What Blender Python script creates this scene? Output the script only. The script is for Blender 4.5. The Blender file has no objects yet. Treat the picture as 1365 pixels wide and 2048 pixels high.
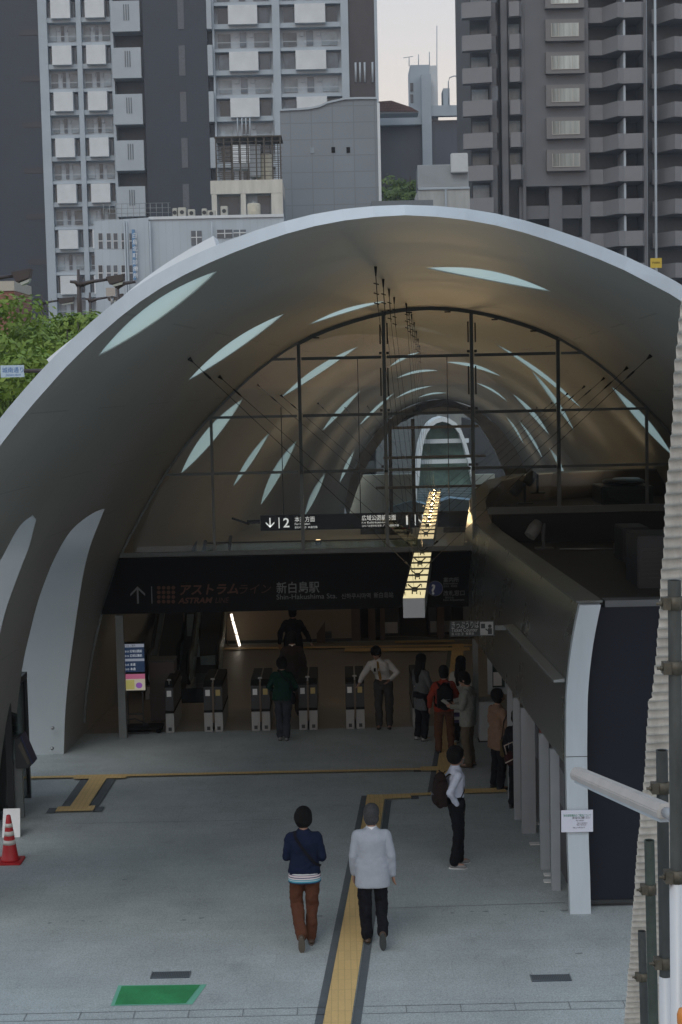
import bpy, bmesh, math, random
from mathutils import Vector, Matrix, Quaternion
from mathutils.geometry import delaunay_2d_cdt
random.seed(7)
R = math.radians
SC = bpy.context.scene
COL = SC.collection
PI = math.pi

# ------------------------------------------------------------------ camera
F_PX = 3100.0; CAM_H = 6.9; PITCH = math.atan(259 / F_PX); ROLL = R(1.25)
_F = Vector((0, math.cos(PITCH), -math.sin(PITCH)))
_U0 = Vector((0, math.sin(PITCH), math.cos(PITCH))); _R0 = Vector((1, 0, 0))
_RT = math.cos(ROLL) * _R0 - math.sin(ROLL) * _U0
_UP = math.sin(ROLL) * _R0 + math.cos(ROLL) * _U0
cam_d = bpy.data.cameras.new('camera')
cam = bpy.data.objects.new('camera', cam_d); COL.objects.link(cam)
cam_d.sensor_fit = 'VERTICAL'; cam_d.sensor_height = 24.0; cam_d.lens = 24.0 * F_PX / 2048
cam_d.clip_start = 0.1; cam_d.clip_end = 4000
cam.matrix_world = Matrix(((_RT.x, _UP.x, -_F.x, 0), (_RT.y, _UP.y, -_F.y, 0), (_RT.z, _UP.z, -_F.z, CAM_H), (0, 0, 0, 1)))
SC.camera = cam

# ------------------------------------------------------------------ sky and sun (bright overcast)
W = bpy.data.worlds.new('World'); SC.world = W; W.use_nodes = True
wn = W.node_tree; wn.nodes.clear()
w_out = wn.nodes.new('ShaderNodeOutputWorld'); w_bg = wn.nodes.new('ShaderNodeBackground')
w_sky = wn.nodes.new('ShaderNodeTexSky'); w_sky.sky_type = 'NISHITA'; w_sky.sun_disc = False
HAZE = 0.00038
SUN_EL, SUN_AZ = R(52), R(200)
w_sky.sun_elevation = SUN_EL; w_sky.sun_rotation = SUN_AZ
w_sky.air_density = 1.0; w_sky.dust_density = 3.0; w_sky.ozone_density = 3.0
# thin high cloud evens the sky out: compress its contrast, soften its colour
w_ga = wn.nodes.new('ShaderNodeGamma'); w_ga.inputs[1].default_value = 0.42
w_hs = wn.nodes.new('ShaderNodeHueSaturation'); w_hs.inputs['Saturation'].default_value = 1.0; w_hs.inputs['Value'].default_value = 3.05
wn.links.new(w_sky.outputs[0], w_ga.inputs[0]); wn.links.new(w_ga.outputs[0], w_hs.inputs['Color']); # warm haze low down, cooler overhead
w_tc = wn.nodes.new('ShaderNodeTexCoord'); w_sp = wn.nodes.new('ShaderNodeSeparateXYZ'); wn.links.new(w_tc.outputs['Generated'], w_sp.inputs[0])
w_mr = wn.nodes.new('ShaderNodeMapRange'); w_mr.inputs[1].default_value = .0; w_mr.inputs[2].default_value = .55; wn.links.new(w_sp.outputs[2], w_mr.inputs[0])
w_tint = wn.nodes.new('ShaderNodeMix'); w_tint.data_type = 'RGBA'; w_tint.inputs[6].default_value = (1.50, 1.03, .70, 1); w_tint.inputs[7].default_value = (.86, 1.0, 1.09, 1); wn.links.new(w_mr.outputs[0], w_tint.inputs[0])
w_mul = wn.nodes.new('ShaderNodeMix'); w_mul.data_type = 'RGBA'; w_mul.blend_type = 'MULTIPLY'; w_mul.inputs[0].default_value = 1
wn.links.new(w_hs.outputs[0], w_mul.inputs[6]); wn.links.new(w_tint.outputs[2], w_mul.inputs[7]); wn.links.new(w_mul.outputs[2], w_bg.inputs[0])
w_bg.inputs[1].default_value = 0.15
wn.links.new(w_bg.outputs[0], w_out.inputs[0])
sun_d = bpy.data.lights.new('sun', 'SUN'); sun_d.energy = 0.55; sun_d.angle = R(25); sun_d.color = (1, .96, .9)
sun = bpy.data.objects.new('sun', sun_d); COL.objects.link(sun)
sun.rotation_euler = Vector((math.sin(SUN_AZ) * math.cos(SUN_EL), math.cos(SUN_AZ) * math.cos(SUN_EL), math.sin(SUN_EL))).to_track_quat('Z', 'Y').to_euler()
SC.view_settings.view_transform = 'Standard'; SC.view_settings.look = 'None'
SC.view_settings.exposure = 0.0; SC.view_settings.gamma = 1.0
SC.cycles.max_bounces = 7; SC.cycles.diffuse_bounces = 4; SC.cycles.glossy_bounces = 3
SC.cycles.transmission_bounces = 4; SC.cycles.transparent_max_bounces = 14
SC.cycles.caustics_reflective = False; SC.cycles.caustics_refractive = False
SC.cycles.sample_clamp_indirect = 4.0; SC.cycles.use_denoising = True

# ------------------------------------------------------------------ survey helpers: photo measurements to metres
def ray(px, py):
    return _F + (px - 682.5) / F_PX * _RT + (1024 - py) / F_PX * _UP
def at(px, py, Y):
    d = ray(px, py); t = Y / d.y
    return Vector((d.x * t, Y, CAM_H + d.z * t))
def gr(px, py, z=0.0):
    d = ray(px, py); t = (z - CAM_H) / d.z
    return Vector((d.x * t, d.y * t, z))

# ------------------------------------------------------------------ materials
MATS = {}
def mat(name, col, rough=.6, metal=0.0, var=0.0, scale=4.0, bump=0.0, bscale=60.0, emit=None, estr=1.0, spec=.5, col2=None, stretch=(1, 1, 1), speck=0.0, translucent=0.0):
    if name in MATS: return MATS[name]
    m = bpy.data.materials.new(name); m.use_nodes = True; MATS[name] = m
    nt = m.node_tree; b = nt.nodes['Principled BSDF']; L = nt.links.new
    b.inputs['Base Color'].default_value = (*col, 1); b.inputs['Roughness'].default_value = rough
    b.inputs['Metallic'].default_value = metal; b.inputs['Specular IOR Level'].default_value = spec
    tc = nt.nodes.new('ShaderNodeTexCoord'); mp = nt.nodes.new('ShaderNodeMapping'); mp.inputs['Scale'].default_value = stretch
    L(tc.outputs['Object'], mp.inputs[0])
    if var > 0 or col2:
        n = nt.nodes.new('ShaderNodeTexNoise'); n.inputs['Scale'].default_value = scale; n.inputs['Detail'].default_value = 6
        n.inputs['Roughness'].default_value = .65
        L(mp.outputs[0], n.inputs['Vector'])
        rp = nt.nodes.new('ShaderNodeMapRange'); rp.inputs[1].default_value = .3; rp.inputs[2].default_value = .7
        L(n.outputs[0], rp.inputs[0])
        mx = nt.nodes.new('ShaderNodeMix'); mx.data_type = 'RGBA'
        c2 = col2 or tuple(c * (1 + var) for c in col); c1 = col if col2 else tuple(c * (1 - var) for c in col)
        mx.inputs[6].default_value = (*c1, 1); mx.inputs[7].default_value = (*c2, 1)
        L(rp.outputs[0], mx.inputs[0])
        last = mx.outputs[2]
        if speck > 0:
            s = nt.nodes.new('ShaderNodeTexNoise'); s.inputs['Scale'].default_value = 55; s.inputs['Detail'].default_value = 3
            L(tc.outputs['Object'], s.inputs['Vector'])
            sr = nt.nodes.new('ShaderNodeMapRange'); sr.inputs[1].default_value = .35; sr.inputs[2].default_value = .65
            sr.inputs[3].default_value = 1 - speck; sr.inputs[4].default_value = 1 + speck
            L(s.outputs[0], sr.inputs[0])
            vm = nt.nodes.new('ShaderNodeVectorMath'); vm.operation = 'SCALE'
            L(last, vm.inputs[0]); L(sr.outputs[0], vm.inputs['Scale']); last = vm.outputs[0]
        L(last, b.inputs['Base Color'])
        rr = nt.nodes.new('ShaderNodeMapRange'); rr.inputs[3].default_value = max(0, rough - .08); rr.inputs[4].default_value = min(1, rough + .08)
        L(n.outputs[0], rr.inputs[0]); L(rr.outputs[0], b.inputs['Roughness'])
    if bump > 0:
        n2 = nt.nodes.new('ShaderNodeTexNoise'); n2.inputs['Scale'].default_value = bscale; n2.inputs['Detail'].default_value = 3
        L(mp.outputs[0], n2.inputs['Vector'])
        bp = nt.nodes.new('ShaderNodeBump'); bp.inputs['Strength'].default_value = bump; bp.inputs['Distance'].default_value = .02
        L(n2.outputs[0], bp.inputs['Height']); L(bp.outputs[0], b.inputs['Normal'])
    if emit:
        b.inputs['Emission Color'].default_value = (*emit, 1); b.inputs['Emission Strength'].default_value = estr
    if translucent > 0:
        o = nt.nodes['Material Output']; t = nt.nodes.new('ShaderNodeBsdfTranslucent'); t.inputs[0].default_value = (*col, 1)
        ms = nt.nodes.new('ShaderNodeMixShader'); ms.inputs[0].default_value = translucent
        L(b.outputs[0], ms.inputs[1]); L(t.outputs[0], ms.inputs[2]); L(ms.outputs[0], o.inputs[0])
    return m

def glass_mat(name, tint=(.8, .85, .84), refl=.12, rough=.0):
    if name in MATS: return MATS[name]
    m = bpy.data.materials.new(name); m.use_nodes = True; MATS[name] = m
    nt = m.node_tree; nt.nodes.clear(); o = nt.nodes.new('ShaderNodeOutputMaterial')
    t = nt.nodes.new('ShaderNodeBsdfTransparent'); t.inputs[0].default_value = (*tint, 1)
    g = nt.nodes.new('ShaderNodeBsdfGlossy'); g.inputs[1].default_value = rough
    lw = nt.nodes.new('ShaderNodeLayerWeight'); lw.inputs[0].default_value = .25
    ma = nt.nodes.new('ShaderNodeMath'); ma.operation = 'MULTIPLY_ADD'; ma.inputs[1].default_value = .5; ma.inputs[2].default_value = refl * .35
    nt.links.new(lw.outputs[0], ma.inputs[0])
    x = nt.nodes.new('ShaderNodeMixShader'); nt.links.new(ma.outputs[0], x.inputs[0])
    nt.links.new(t.outputs[0], x.inputs[1]); nt.links.new(g.outputs[0], x.inputs[2]); nt.links.new(x.outputs[0], o.inputs[0])
    return m

def joint_mat(name, col, sx, sy, line, rough=.6, var=.06, mortar=.02, speck=0.0, axis='XY', off=.5, stain=0.0, scale=.8):
    """tiles or panels with fine joints"""
    if name in MATS: return MATS[name]
    m = mat(name, col, rough, var=var, scale=scale, speck=speck)
    nt = m.node_tree; L = nt.links.new; b = nt.nodes['Principled BSDF']
    src = b.inputs['Base Color'].links[0].from_socket
    tc = nt.nodes.new('ShaderNodeTexCoord'); sp = nt.nodes.new('ShaderNodeSeparateXYZ'); cb = nt.nodes.new('ShaderNodeCombineXYZ')
    L(tc.outputs['Object'], sp.inputs[0]); L(sp.outputs['XYZ'.index(axis[0])], cb.inputs[0]); L(sp.outputs['XYZ'.index(axis[1])], cb.inputs[1])
    br = nt.nodes.new('ShaderNodeTexBrick'); br.offset = off; br.inputs['Scale'].default_value = 1
    br.inputs['Brick Width'].default_value = sx; br.inputs['Row Height'].default_value = sy
    br.inputs['Mortar Size'].default_value = mortar; br.inputs['Mortar Smooth'].default_value = .2
    br.inputs['Color1'].default_value = (1, 1, 1, 1); br.inputs['Color2'].default_value = (.93, .93, .93, 1); br.inputs['Mortar'].default_value = (line, line, line, 1)
    L(cb.outputs[0], br.inputs['Vector'])
    mu = nt.nodes.new('ShaderNodeMix'); mu.data_type = 'RGBA'; mu.blend_type = 'MULTIPLY'; mu.inputs[0].default_value = 1
    L(src, mu.inputs[6]); L(br.outputs[0], mu.inputs[7]); out = mu.outputs[2]
    if stain > 0:
        n = nt.nodes.new('ShaderNodeTexNoise'); n.inputs['Scale'].default_value = 1.7; n.inputs['Detail'].default_value = 8; n.inputs['Roughness'].default_value = .7
        L(tc.outputs['Object'], n.inputs['Vector'])
        mr = nt.nodes.new('ShaderNodeMapRange'); mr.inputs[1].default_value = .56; mr.inputs[2].default_value = .8; mr.inputs[3].default_value = 1; mr.inputs[4].default_value = 1 - stain
        L(n.outputs[0], mr.inputs[0])
        vm = nt.nodes.new('ShaderNodeVectorMath'); vm.operation = 'SCALE'; L(out, vm.inputs[0]); L(mr.outputs[0], vm.inputs['Scale']); out = vm.outputs[0]
    L(out, b.inputs['Base Color'])
    return m

# ------------------------------------------------------------------ object helpers
def tag(o, label=None, cat=None, group=None, kind=None):
    if label: o['label'] = label
    if cat: o['category'] = cat
    if group: o['group'] = group
    if kind: o['kind'] = kind
    return o
def thing(name, label, cat, loc=(0, 0, 0), rz=0, group=None):
    o = bpy.data.objects.new(name, None); COL.objects.link(o); o.empty_display_size = .2
    o.location = loc; o.rotation_euler = (0, 0, rz)
    return tag(o, label, cat, group)
class MB:
    def __init__(s): s.v = []; s.f = []; s.m = []; s.cur = 0; s.sm = set()
    def quad(s, a, b, c, d): s.poly([a, b, c, d])
    def poly(s, pts, smooth=False):
        i = len(s.v); s.v += [tuple(p) for p in pts]; s.f.append(list(range(i, i + len(pts)))); s.m.append(s.cur)
        if smooth: s.sm.add(len(s.f) - 1)
    def box(s, x0, x1, y0, y1, z0, z1):
        if x0 > x1: x0, x1 = x1, x0
        if y0 > y1: y0, y1 = y1, y0
        if z0 > z1: z0, z1 = z1, z0
        i = len(s.v)
        s.v += [(x0, y0, z0), (x1, y0, z0), (x1, y1, z0), (x0, y1, z0), (x0, y0, z1), (x1, y0, z1), (x1, y1, z1), (x0, y1, z1)]
        for f in ((0, 3, 2, 1), (4, 5, 6, 7), (0, 1, 5, 4), (1, 2, 6, 5), (2, 3, 7, 6), (3, 0, 4, 7)):
            s.f.append([i + k for k in f]); s.m.append(s.cur)
        return s
    def prism(s, pts, d):
        """pts: planar outline (3D), extruded by vector d"""
        d = Vector(d); n = len(pts); i = len(s.v)
        s.v += [tuple(p) for p in pts] + [tuple(Vector(p) + d) for p in pts]
        s.f.append(list(range(i, i + n))[::-1]); s.f.append(list(range(i + n, i + 2 * n))); s.m += [s.cur] * 2
        for k in range(n):
            s.f.append([i + k, i + (k + 1) % n, i + n + (k + 1) % n, i + n + k]); s.m.append(s.cur)
        return s
    def tube(s, pts, r, n=8, cap=True, r2=None, smooth=True):
        pts = [Vector(p) for p in pts]; base = len(s.v); k = len(pts)
        for j, p in enumerate(pts):
            d = (pts[min(j + 1, k - 1)] - pts[max(j - 1, 0)])
            if d.length < 1e-9: d = Vector((0, 0, 1))
            d.normalize(); a = d.orthogonal().normalized() if abs(d.z) > .99 else d.cross(Vector((0, 0, 1))).normalized(); b = d.cross(a)
            rr = r if r2 is None else r + (r2 - r) * j / (k - 1)
            if isinstance(r, (list, tuple)): rr = r[j]
            for q in range(n):
                t = 2 * PI * q / n; s.v.append(tuple(p + a * math.cos(t) * rr + b * math.sin(t) * rr))
        for j in range(k - 1):
            for q in range(n):
                s.f.append([base + j * n + q, base + j * n + (q + 1) % n, base + (j + 1) * n + (q + 1) % n, base + (j + 1) * n + q]); s.m.append(s.cur)
                if smooth: s.sm.add(len(s.f) - 1)
        if cap:
            s.f.append([base + q for q in range(n)][::-1]); s.m.append(s.cur)
            s.f.append([base + (k - 1) * n + q for q in range(n)]); s.m.append(s.cur)
        return s
    def lathe(s, prof, c=(0, 0, 0), n=24, smooth=True):
        base = len(s.v); k = len(prof)
        for r, z in prof:
            for q in range(n):
                t = 2 * PI * q / n; s.v.append((c[0] + r * math.cos(t), c[1] + r * math.sin(t), c[2] + z))
        for j in range(k - 1):
            for q in range(n):
                s.f.append([base + j * n + q, base + j * n + (q + 1) % n, base + (j + 1) * n + (q + 1) % n, base + (j + 1) * n + q]); s.m.append(s.cur)
                if smooth: s.sm.add(len(s.f) - 1)
        s.f.append([base + q for q in range(n)][::-1]); s.m.append(s.cur)
        s.f.append([base + (k - 1) * n + q for q in range(n)]); s.m.append(s.cur)
        return s
    def sphere(s, c, r, n=14, m=10, sc=(1, 1, 1), rot=None):
        base = len(s.v)
        for j in range(m + 1):
            ph = PI * j / m
            for q in range(n):
                t = 2 * PI * q / n
                p = Vector((math.sin(ph) * math.cos(t) * r * sc[0], math.sin(ph) * math.sin(t) * r * sc[1], math.cos(ph) * r * sc[2]))
                if rot is not None: p = rot @ p
                s.v.append(tuple(p + Vector(c)))
        for j in range(m):
            for q in range(n):
                s.f.append([base + j * n + q, base + (j + 1) * n + q, base + (j + 1) * n + (q + 1) % n, base + j * n + (q + 1) % n]); s.m.append(s.cur); s.sm.add(len(s.f) - 1)
        return s
    def mesh(s, name, mats):
        me = bpy.data.meshes.new(name); me.from_pydata(s.v, [], s.f); me.update()
        if not isinstance(mats, (list, tuple)): mats = [mats]
        for mm in mats: me.materials.append(mm)
        for p in me.polygons:
            p.material_index = s.m[p.index]; p.use_smooth = p.index in s.sm
        return me
    def build(s, name, mats, parent=None, bevel=0.0, loc=None, weld=False):
        me = s.mesh(name, mats)
        if weld:
            bm = bmesh.new(); bm.from_mesh(me); bmesh.ops.remove_doubles(bm, verts=bm.verts, dist=2e-4); bm.to_mesh(me); bm.free()
        if bevel > 0:
            bm = bmesh.new(); bm.from_mesh(me)
            bmesh.ops.remove_doubles(bm, verts=bm.verts, dist=1e-5)
            ed = [e for e in bm.edges if len(e.link_faces) == 2 and e.calc_face_angle(0) > .6]
            bmesh.ops.bevel(bm, geom=ed, offset=bevel, segments=2, affect='EDGES', clamp_overlap=True)
            bm.to_mesh(me); bm.free()
        o = bpy.data.objects.new(name, me); COL.objects.link(o)
        if parent is not None: o.parent = parent
        if loc is not None: o.location = loc
        return o
def copy_tree(o, parent=None):
    c = o.copy(); COL.objects.link(c)
    if parent is not None: c.parent = parent
    for ch in list(o.children): copy_tree(ch, c)
    return c
def structure(name, mb, m, **k):
    return tag(mb.build(name, m, **k), kind='structure')

def rgba_text(body, size, m, parent, loc, rot=(PI / 2, 0, 0), align='LEFT', name='lettering', bold=0.0, shear=0.0, ext=.002, width=None, xs=1.0):
    c = bpy.data.curves.new(name, 'FONT'); c.body = body; c.size = size; c.align_x = align; c.extrude = ext; c.resolution_u = 3
    c.offset = bold; c.shear = shear
    o = bpy.data.objects.new(name, c); COL.objects.link(o)
    bpy.context.view_layer.update()
    dg = bpy.context.evaluated_depsgraph_get(); me = bpy.data.meshes.new_from_object(o.evaluated_get(dg))
    me.name = name
    bpy.data.objects.remove(o); bpy.data.curves.remove(c)
    if width and len(me.vertices):
        w = max(v.co.x for v in me.vertices) - min(v.co.x for v in me.vertices); xs = width / max(w, 1e-4)
    if xs != 1.0:
        for v in me.vertices: v.co.x *= xs
    me.materials.clear(); me.materials.append(m)
    o = bpy.data.objects.new(name, me); COL.objects.link(o); o.parent = parent; o.location = loc; o.rotation_euler = rot
    return o

# ------------------------------------------------------------------ shared materials
M_WHITEMETAL = mat('white_panel_metal', (.50, .565, .61), .45, var=.08, scale=1.6, stretch=(2, 2, .35))
M_DARKMETAL = mat('dark_painted_metal', (.03, .034, .036), .45, var=.15, scale=3)
M_BLACK = mat('black_sign_face', (.006, .0065, .0065), .6, var=.1, scale=2, spec=.15)
M_FRAME = mat('grey_aluminium_frame', (.17, .19, .19), .45, metal=.2, var=.1)
M_FRAMELIGHT = mat('light_aluminium_frame', (.22, .24, .24), .4, metal=.2, var=.08)
M_STEEL = mat('steel', (.35, .36, .36), .35, metal=.9, var=.08, scale=6)
M_CABLE = mat('cable_steel', (.015, .015, .015), .6, metal=.2)
M_WHITE = mat('white_paint', (.75, .76, .76), .5, var=.04)
def vary_per_object(m, lo, hi):
    nt = m.node_tree; b = nt.nodes['Principled BSDF']; L = nt.links.new; src = b.inputs['Base Color'].links[0].from_socket
    oi = nt.nodes.new('ShaderNodeObjectInfo'); mr = nt.nodes.new('ShaderNodeMapRange'); mr.inputs[3].default_value = lo; mr.inputs[4].default_value = hi; L(oi.outputs['Random'], mr.inputs[0])
    vm = nt.nodes.new('ShaderNodeVectorMath'); vm.operation = 'SCALE'; L(src, vm.inputs[0]); L(mr.outputs[0], vm.inputs['Scale']); L(vm.outputs[0], b.inputs['Base Color']); return m
M_LETTER = mat('white_lettering', (.8, .82, .82), .5)
M_LIT = mat('lit_lettering', (.8, .8, .8), .5, emit=(1, 1, 1), estr=.55)
M_YELLOW = joint_mat('tactile_tile', (.66, .46, .20), .075, .3, .8, rough=.7, var=.08, mortar=.006, speck=.05, off=0)
M_TDARK = mat('tactile_border', (.10, .115, .125), .7, var=.12, scale=5, speck=.08)
M_GLASS = glass_mat('clear_glass', (.8, .84, .83), .15)
# ================================================================== SETTING
M_GROUND = joint_mat('granite_paving', (.38, .418, .424), .6, .3, .88, rough=.7, var=.12, mortar=.006, speck=.2, stain=.26, scale=.9)
g = MB(); g.quad((-2500, -2500, 0), (2500, -2500, 0), (2500, 2500, 0), (-2500, 2500, 0))
structure('ground', g, mat('far_ground', (.16, .16, .155), .9, var=.2, scale=.2))
g = MB(); g.quad((-14, -6, .004), (16, -6, .004), (16, 41, .004), (-14, 41, .004))
structure('plaza_paving', g, M_GROUND)
g = MB(); g.quad((-7.2, 30.55, .008), (10, 30.55, .008), (10, 40.8, .008), (-7.2, 40.8, .008))
structure('concourse_floor', g, joint_mat('concourse_tile', (.27, .23, .19), .6, .3, .85, rough=.45, var=.08, mortar=.006, speck=.08))

def strip(name, rects, m, z):
    """rects: quads of ground points"""
    b = MB()
    for i, q in enumerate(rects): b.poly([(p[0], p[1], z + i * .0012) for p in q])
    return structure(name, b, m)
def band(p0, p1, w, off=0.0):
    p0 = Vector(p0[:2]); p1 = Vector(p1[:2]); d = (p1 - p0).normalized(); n = Vector((d.y, -d.x))
    a, b = off - w / 2, off + w / 2
    return [tuple(p0 + n * a), tuple(p0 + n * b), tuple(p1 + n * b), tuple(p1 + n * a)]
zt = .012; zd = .008
A0 = gr(675, 2048); A1 = gr(753, 1592); A00 = A0 + (A0 - A1).normalized() * 7
yel, drk = [], []
yel.append(band(A00, A1, .30)); drk += [band(A00, A1, .095, -.1985), band(A00, A1 - Vector((0, .3, 0)), .095, .1985)]
def hbar(pL, pR, w):   # transverse strip given px ends
    a, b = gr(*pL), gr(*pR); return a, b
a, b = gr(752, 1597), gr(822, 1594.5); yel.append(band(a, b, .28)); drk.append(band(b + Vector((.0, -.05, 0)), b + Vector((.13, -.05, 0)), .22))
a2, b2 = gr(822, 1592), gr(880, 1590); yel.append(band(a2, b2, .15))
a3, b3 = gr(918, 1586), gr(1012, 1583); yel.append(band(a3, b3, .28))
# second run towards the gates
C0, C1 = gr(884, 1592), gr(899, 1484); yel.append(band(C0, C1, .3)); drk += [band(C0, C1, .095, -.1985)]
C2 = gr(917, 1290); yel.append(band(C1, C2, .3)); drk += [band(C1, C2, .1, -.203)]
# long thin transverse line
L0, L1 = gr(-60, 1561), gr(870, 1541); yel.append(band(L0, L1, .15)); drk.append(band(L0, L1, .05, -.1))
K0, K1 = gr(842, 1541), gr(875, 1540.5); yel.append(band(K0, K1, .3)); drk.append(band(K0 - Vector((.13, 0, 0)), K0, .3))
# the short branch on the left
T0, T1 = gr(150, 1556.5), gr(255, 1554.5); T0.z = T1.z = 0
yel.append(band(T0 - Vector((0, .05, 0)), T1 - Vector((0, .05, 0)), .28))
B0, B1 = gr(114, 1622.5), gr(189, 1620.5)
yel.append(band(B0, B1, .3)); drk += [band(B0 - Vector((.15, 0, 0)), B0, .3), band(B1, B1 + Vector((.15, 0, 0)), .3)]
S0, S1 = gr(159, 1617), gr(198, 1559); yel.append(band(S0, S1, .3)); drk += [band(S0, S1, .16, -.232), band(S0, S1, .16, .232)]
# concourse lines
q0, q1 = gr(420, 1301), gr(945, 1293); yel.append(band(q0, q1, .25)); 
q2, q3 = gr(690, 1303), gr(940, 1301); yel.append(band(q2, q3, .5))
yel.append(band(gr(790, 1287), gr(910, 1285), .3))
strip('tactile_border_paving', drk, M_TDARK, zd)
strip('tactile_paving', yel, M_YELLOW, .028)
# gutter line with slab joints
gu = MB()
Y0, Y1 = 16.46, 16.66
for yy in (Y0, Y1): gu.quad((-9, yy - .006, .008), (9, yy - .006, .008), (9, yy + .006, .008), (-9, yy + .006, .008))
x = -9
while x < 9: gu.quad((x - .005, Y0, .012), (x + .005, Y0, .012), (x + .005, Y1, .012), (x - .005, Y1, .012)); x += .6
structure('gutter_joints', gu, mat('joint_dark', (.2, .22, .225), .8))
# small worn marks in the paving
mk = MB(); rm = random.Random(9)
for px, py in ((100, 1847), (135, 1845), (166, 1843), (201, 1844), (368, 1841), (404, 1837), (640, 1833), (905, 1827), (944, 1824), (972, 1824), (1085, 1824), (1130, 1822), (1160, 1908), (250, 1760), (1010, 1830)):
    p = gr(px, py); n_ = 7; r0_ = rm.uniform(.02, .05)
    mk.poly([(p.x + r0_ * math.cos(2 * PI * k / n_) * rm.uniform(.7, 1.5), p.y + r0_ * .7 * math.sin(2 * PI * k / n_) * rm.uniform(.7, 1.2), .008) for k in range(n_)])
structure('paving_stains', mk, mat('stain_dark', (.22, .245, .25), .8, var=.3, scale=20))
ln = MB()
for (xa_, ya_), (xb_, yb_) in (((150, 1648), (560, 1640)), ((700, 1820), (1130, 1806))):
    p, q = gr(xa_, ya_), gr(xb_, yb_); ln.poly([(p.x, p.y - .006, .009), (q.x, q.y - .006, .009), (q.x, q.y + .006, .009), (p.x, p.y + .006, .009)])
structure('expansion_joints', ln, MATS['joint_dark'])
# green painted access cover
gm = MB()
P4 = [gr(222, 2013), gr(385, 2010), gr(414, 1970), gr(237, 1972)]
gm.poly([(p.x, p.y, .008) for p in P4])
o = structure('green_floor_marking_edge', gm, mat('marking_pale_green', (.15, .42, .3), .7, var=.1))
gm = MB(); P4 = [gr(230, 2011), gr(372, 2008), gr(401, 1971.5), gr(244, 1974)]
gm.poly([(p.x, p.y, .012) for p in P4])
structure('green_floor_marking', gm, mat('marking_green', (.035, .25, .09), .65, var=.22, scale=3, speck=.1))
# drain grates
def grate(c, w, d, label):
    t = thing('drain_grate', label, 'drain grate', (c.x, c.y, .004), group='drain grates in the plaza paving')
    b = MB(); b.box(-w / 2, w / 2, -d / 2, d / 2, .0005, .004); b.build('recess', mat('grate_dark', (.03, .045, .07), .6), t)
    b = MB()
    n = 6
    for i in range(n): y = -d / 2 + d * (i + .5) / n; b.box(-w / 2 + .005, w / 2 - .005, y - .006, y + .006, .0055, .010)
    b.build('bar', mat('grate_steel', (.22, .25, .27), .45, metal=.5), t)
    b = MB()
    for i in range(22): x = -w / 2 + w * (i + .5) / 22; b.box(x - .002, x + .002, -d / 2 + .005, d / 2 - .005, .0105, .014)
    b.box(-w / 2, -w / 2 + .008, -d / 2, d / 2, .0045, .016); b.box(w / 2 - .008, w / 2, -d / 2, d / 2, .0045, .016)
    b.build('cross_bar', MATS['grate_steel'], t)
grate(gr(342, 1951), .46, .2, 'small steel drain grate just behind the green painted patch')
grate(gr(1102, 1957), .46, .2, 'small steel drain grate in the paving near the corrugated sheet')

# ================================================================== VAULT
PROF = [(0, 8.35), (.5, 8.32), (.95, 8.25), (1.5, 8.11), (2.05, 7.93), (2.56, 7.70), (3.1, 7.36), (3.6, 6.97), (4.27, 6.33), (4.75, 5.80), (5.2, 5.2), (5.55, 4.65), (5.9, 4.05), (6.18, 3.5), (6.52, 2.55), (6.75, 1.7), (6.92, .8), (7.0, -.05)]
def _resample(pr, n=160):
    # catmull-rom through points, then uniform arc length
    P = [Vector((-pr[1][0], pr[1][1]))] + [Vector(p) for p in pr] + [Vector(pr[-1]) * 2 - Vector(pr[-2])]
    out = []
    for i in range(1, len(P) - 2):
        for k in range(12):
            t = k / 12; p0, p1, p2, p3 = P[i - 1], P[i], P[i + 1], P[i + 2]
            out.append(.5 * ((2 * p1) + (p2 - p0) * t + (2 * p0 - 5 * p1 + 4 * p2 - p3) * t * t + (3 * p1 - p0 - 3 * p2 + p3) * t ** 3))
    out.append(P[-2])
    s = [0]
    for a, b in zip(out, out[1:]): s.append(s[-1] + (b - a).length)
    L = s[-1]; res = []; j = 0
    for i in range(n + 1):
        q = L * i / n
        while j < len(s) - 2 and s[j + 1] < q: j += 1
        t = (q - s[j]) / max(1e-9, s[j + 1] - s[j]); res.append(out[j].lerp(out[j + 1], min(1, t)))
    return res, L
PS, HALF = _resample(PROF)
for _ in range(6):
    PS = [PS[0]] + [(PS[i - 1] + PS[i] * 2 + PS[i + 1]) / 4 for i in range(1, len(PS) - 1)] + [PS[-1]]
def axis_x(Y): return 1.75 + .068 * (Y - 30.4)
def kk(Y): return 1.0 if Y < 34 else 1 - .29 * (Y - 34) / 46
Y_END = 80.0
def prof(u):
    """u in metres from the crown, signed; returns (dx, z)"""
    a = min(abs(u) / HALF, 1) * (len(PS) - 1); i = min(int(a), len(PS) - 2); p = PS[i].lerp(PS[i + 1], a - i)
    return (math.copysign(p.x, u) if u else 0.0, p.y)
def profn(u):
    a, b = prof(u - .12), prof(u + .12)
    d = Vector((b[0] - a[0], b[1] - a[1])).normalized(); return Vector((-d.y, d.x))     # outward
def tube_pt(u, Y, off=0.0):
    x, z = prof(u); n = profn(u); k = kk(Y)
    return Vector((axis_x(Y) + k * x + n.x * off, Y, k * z + n.y * off))
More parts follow.
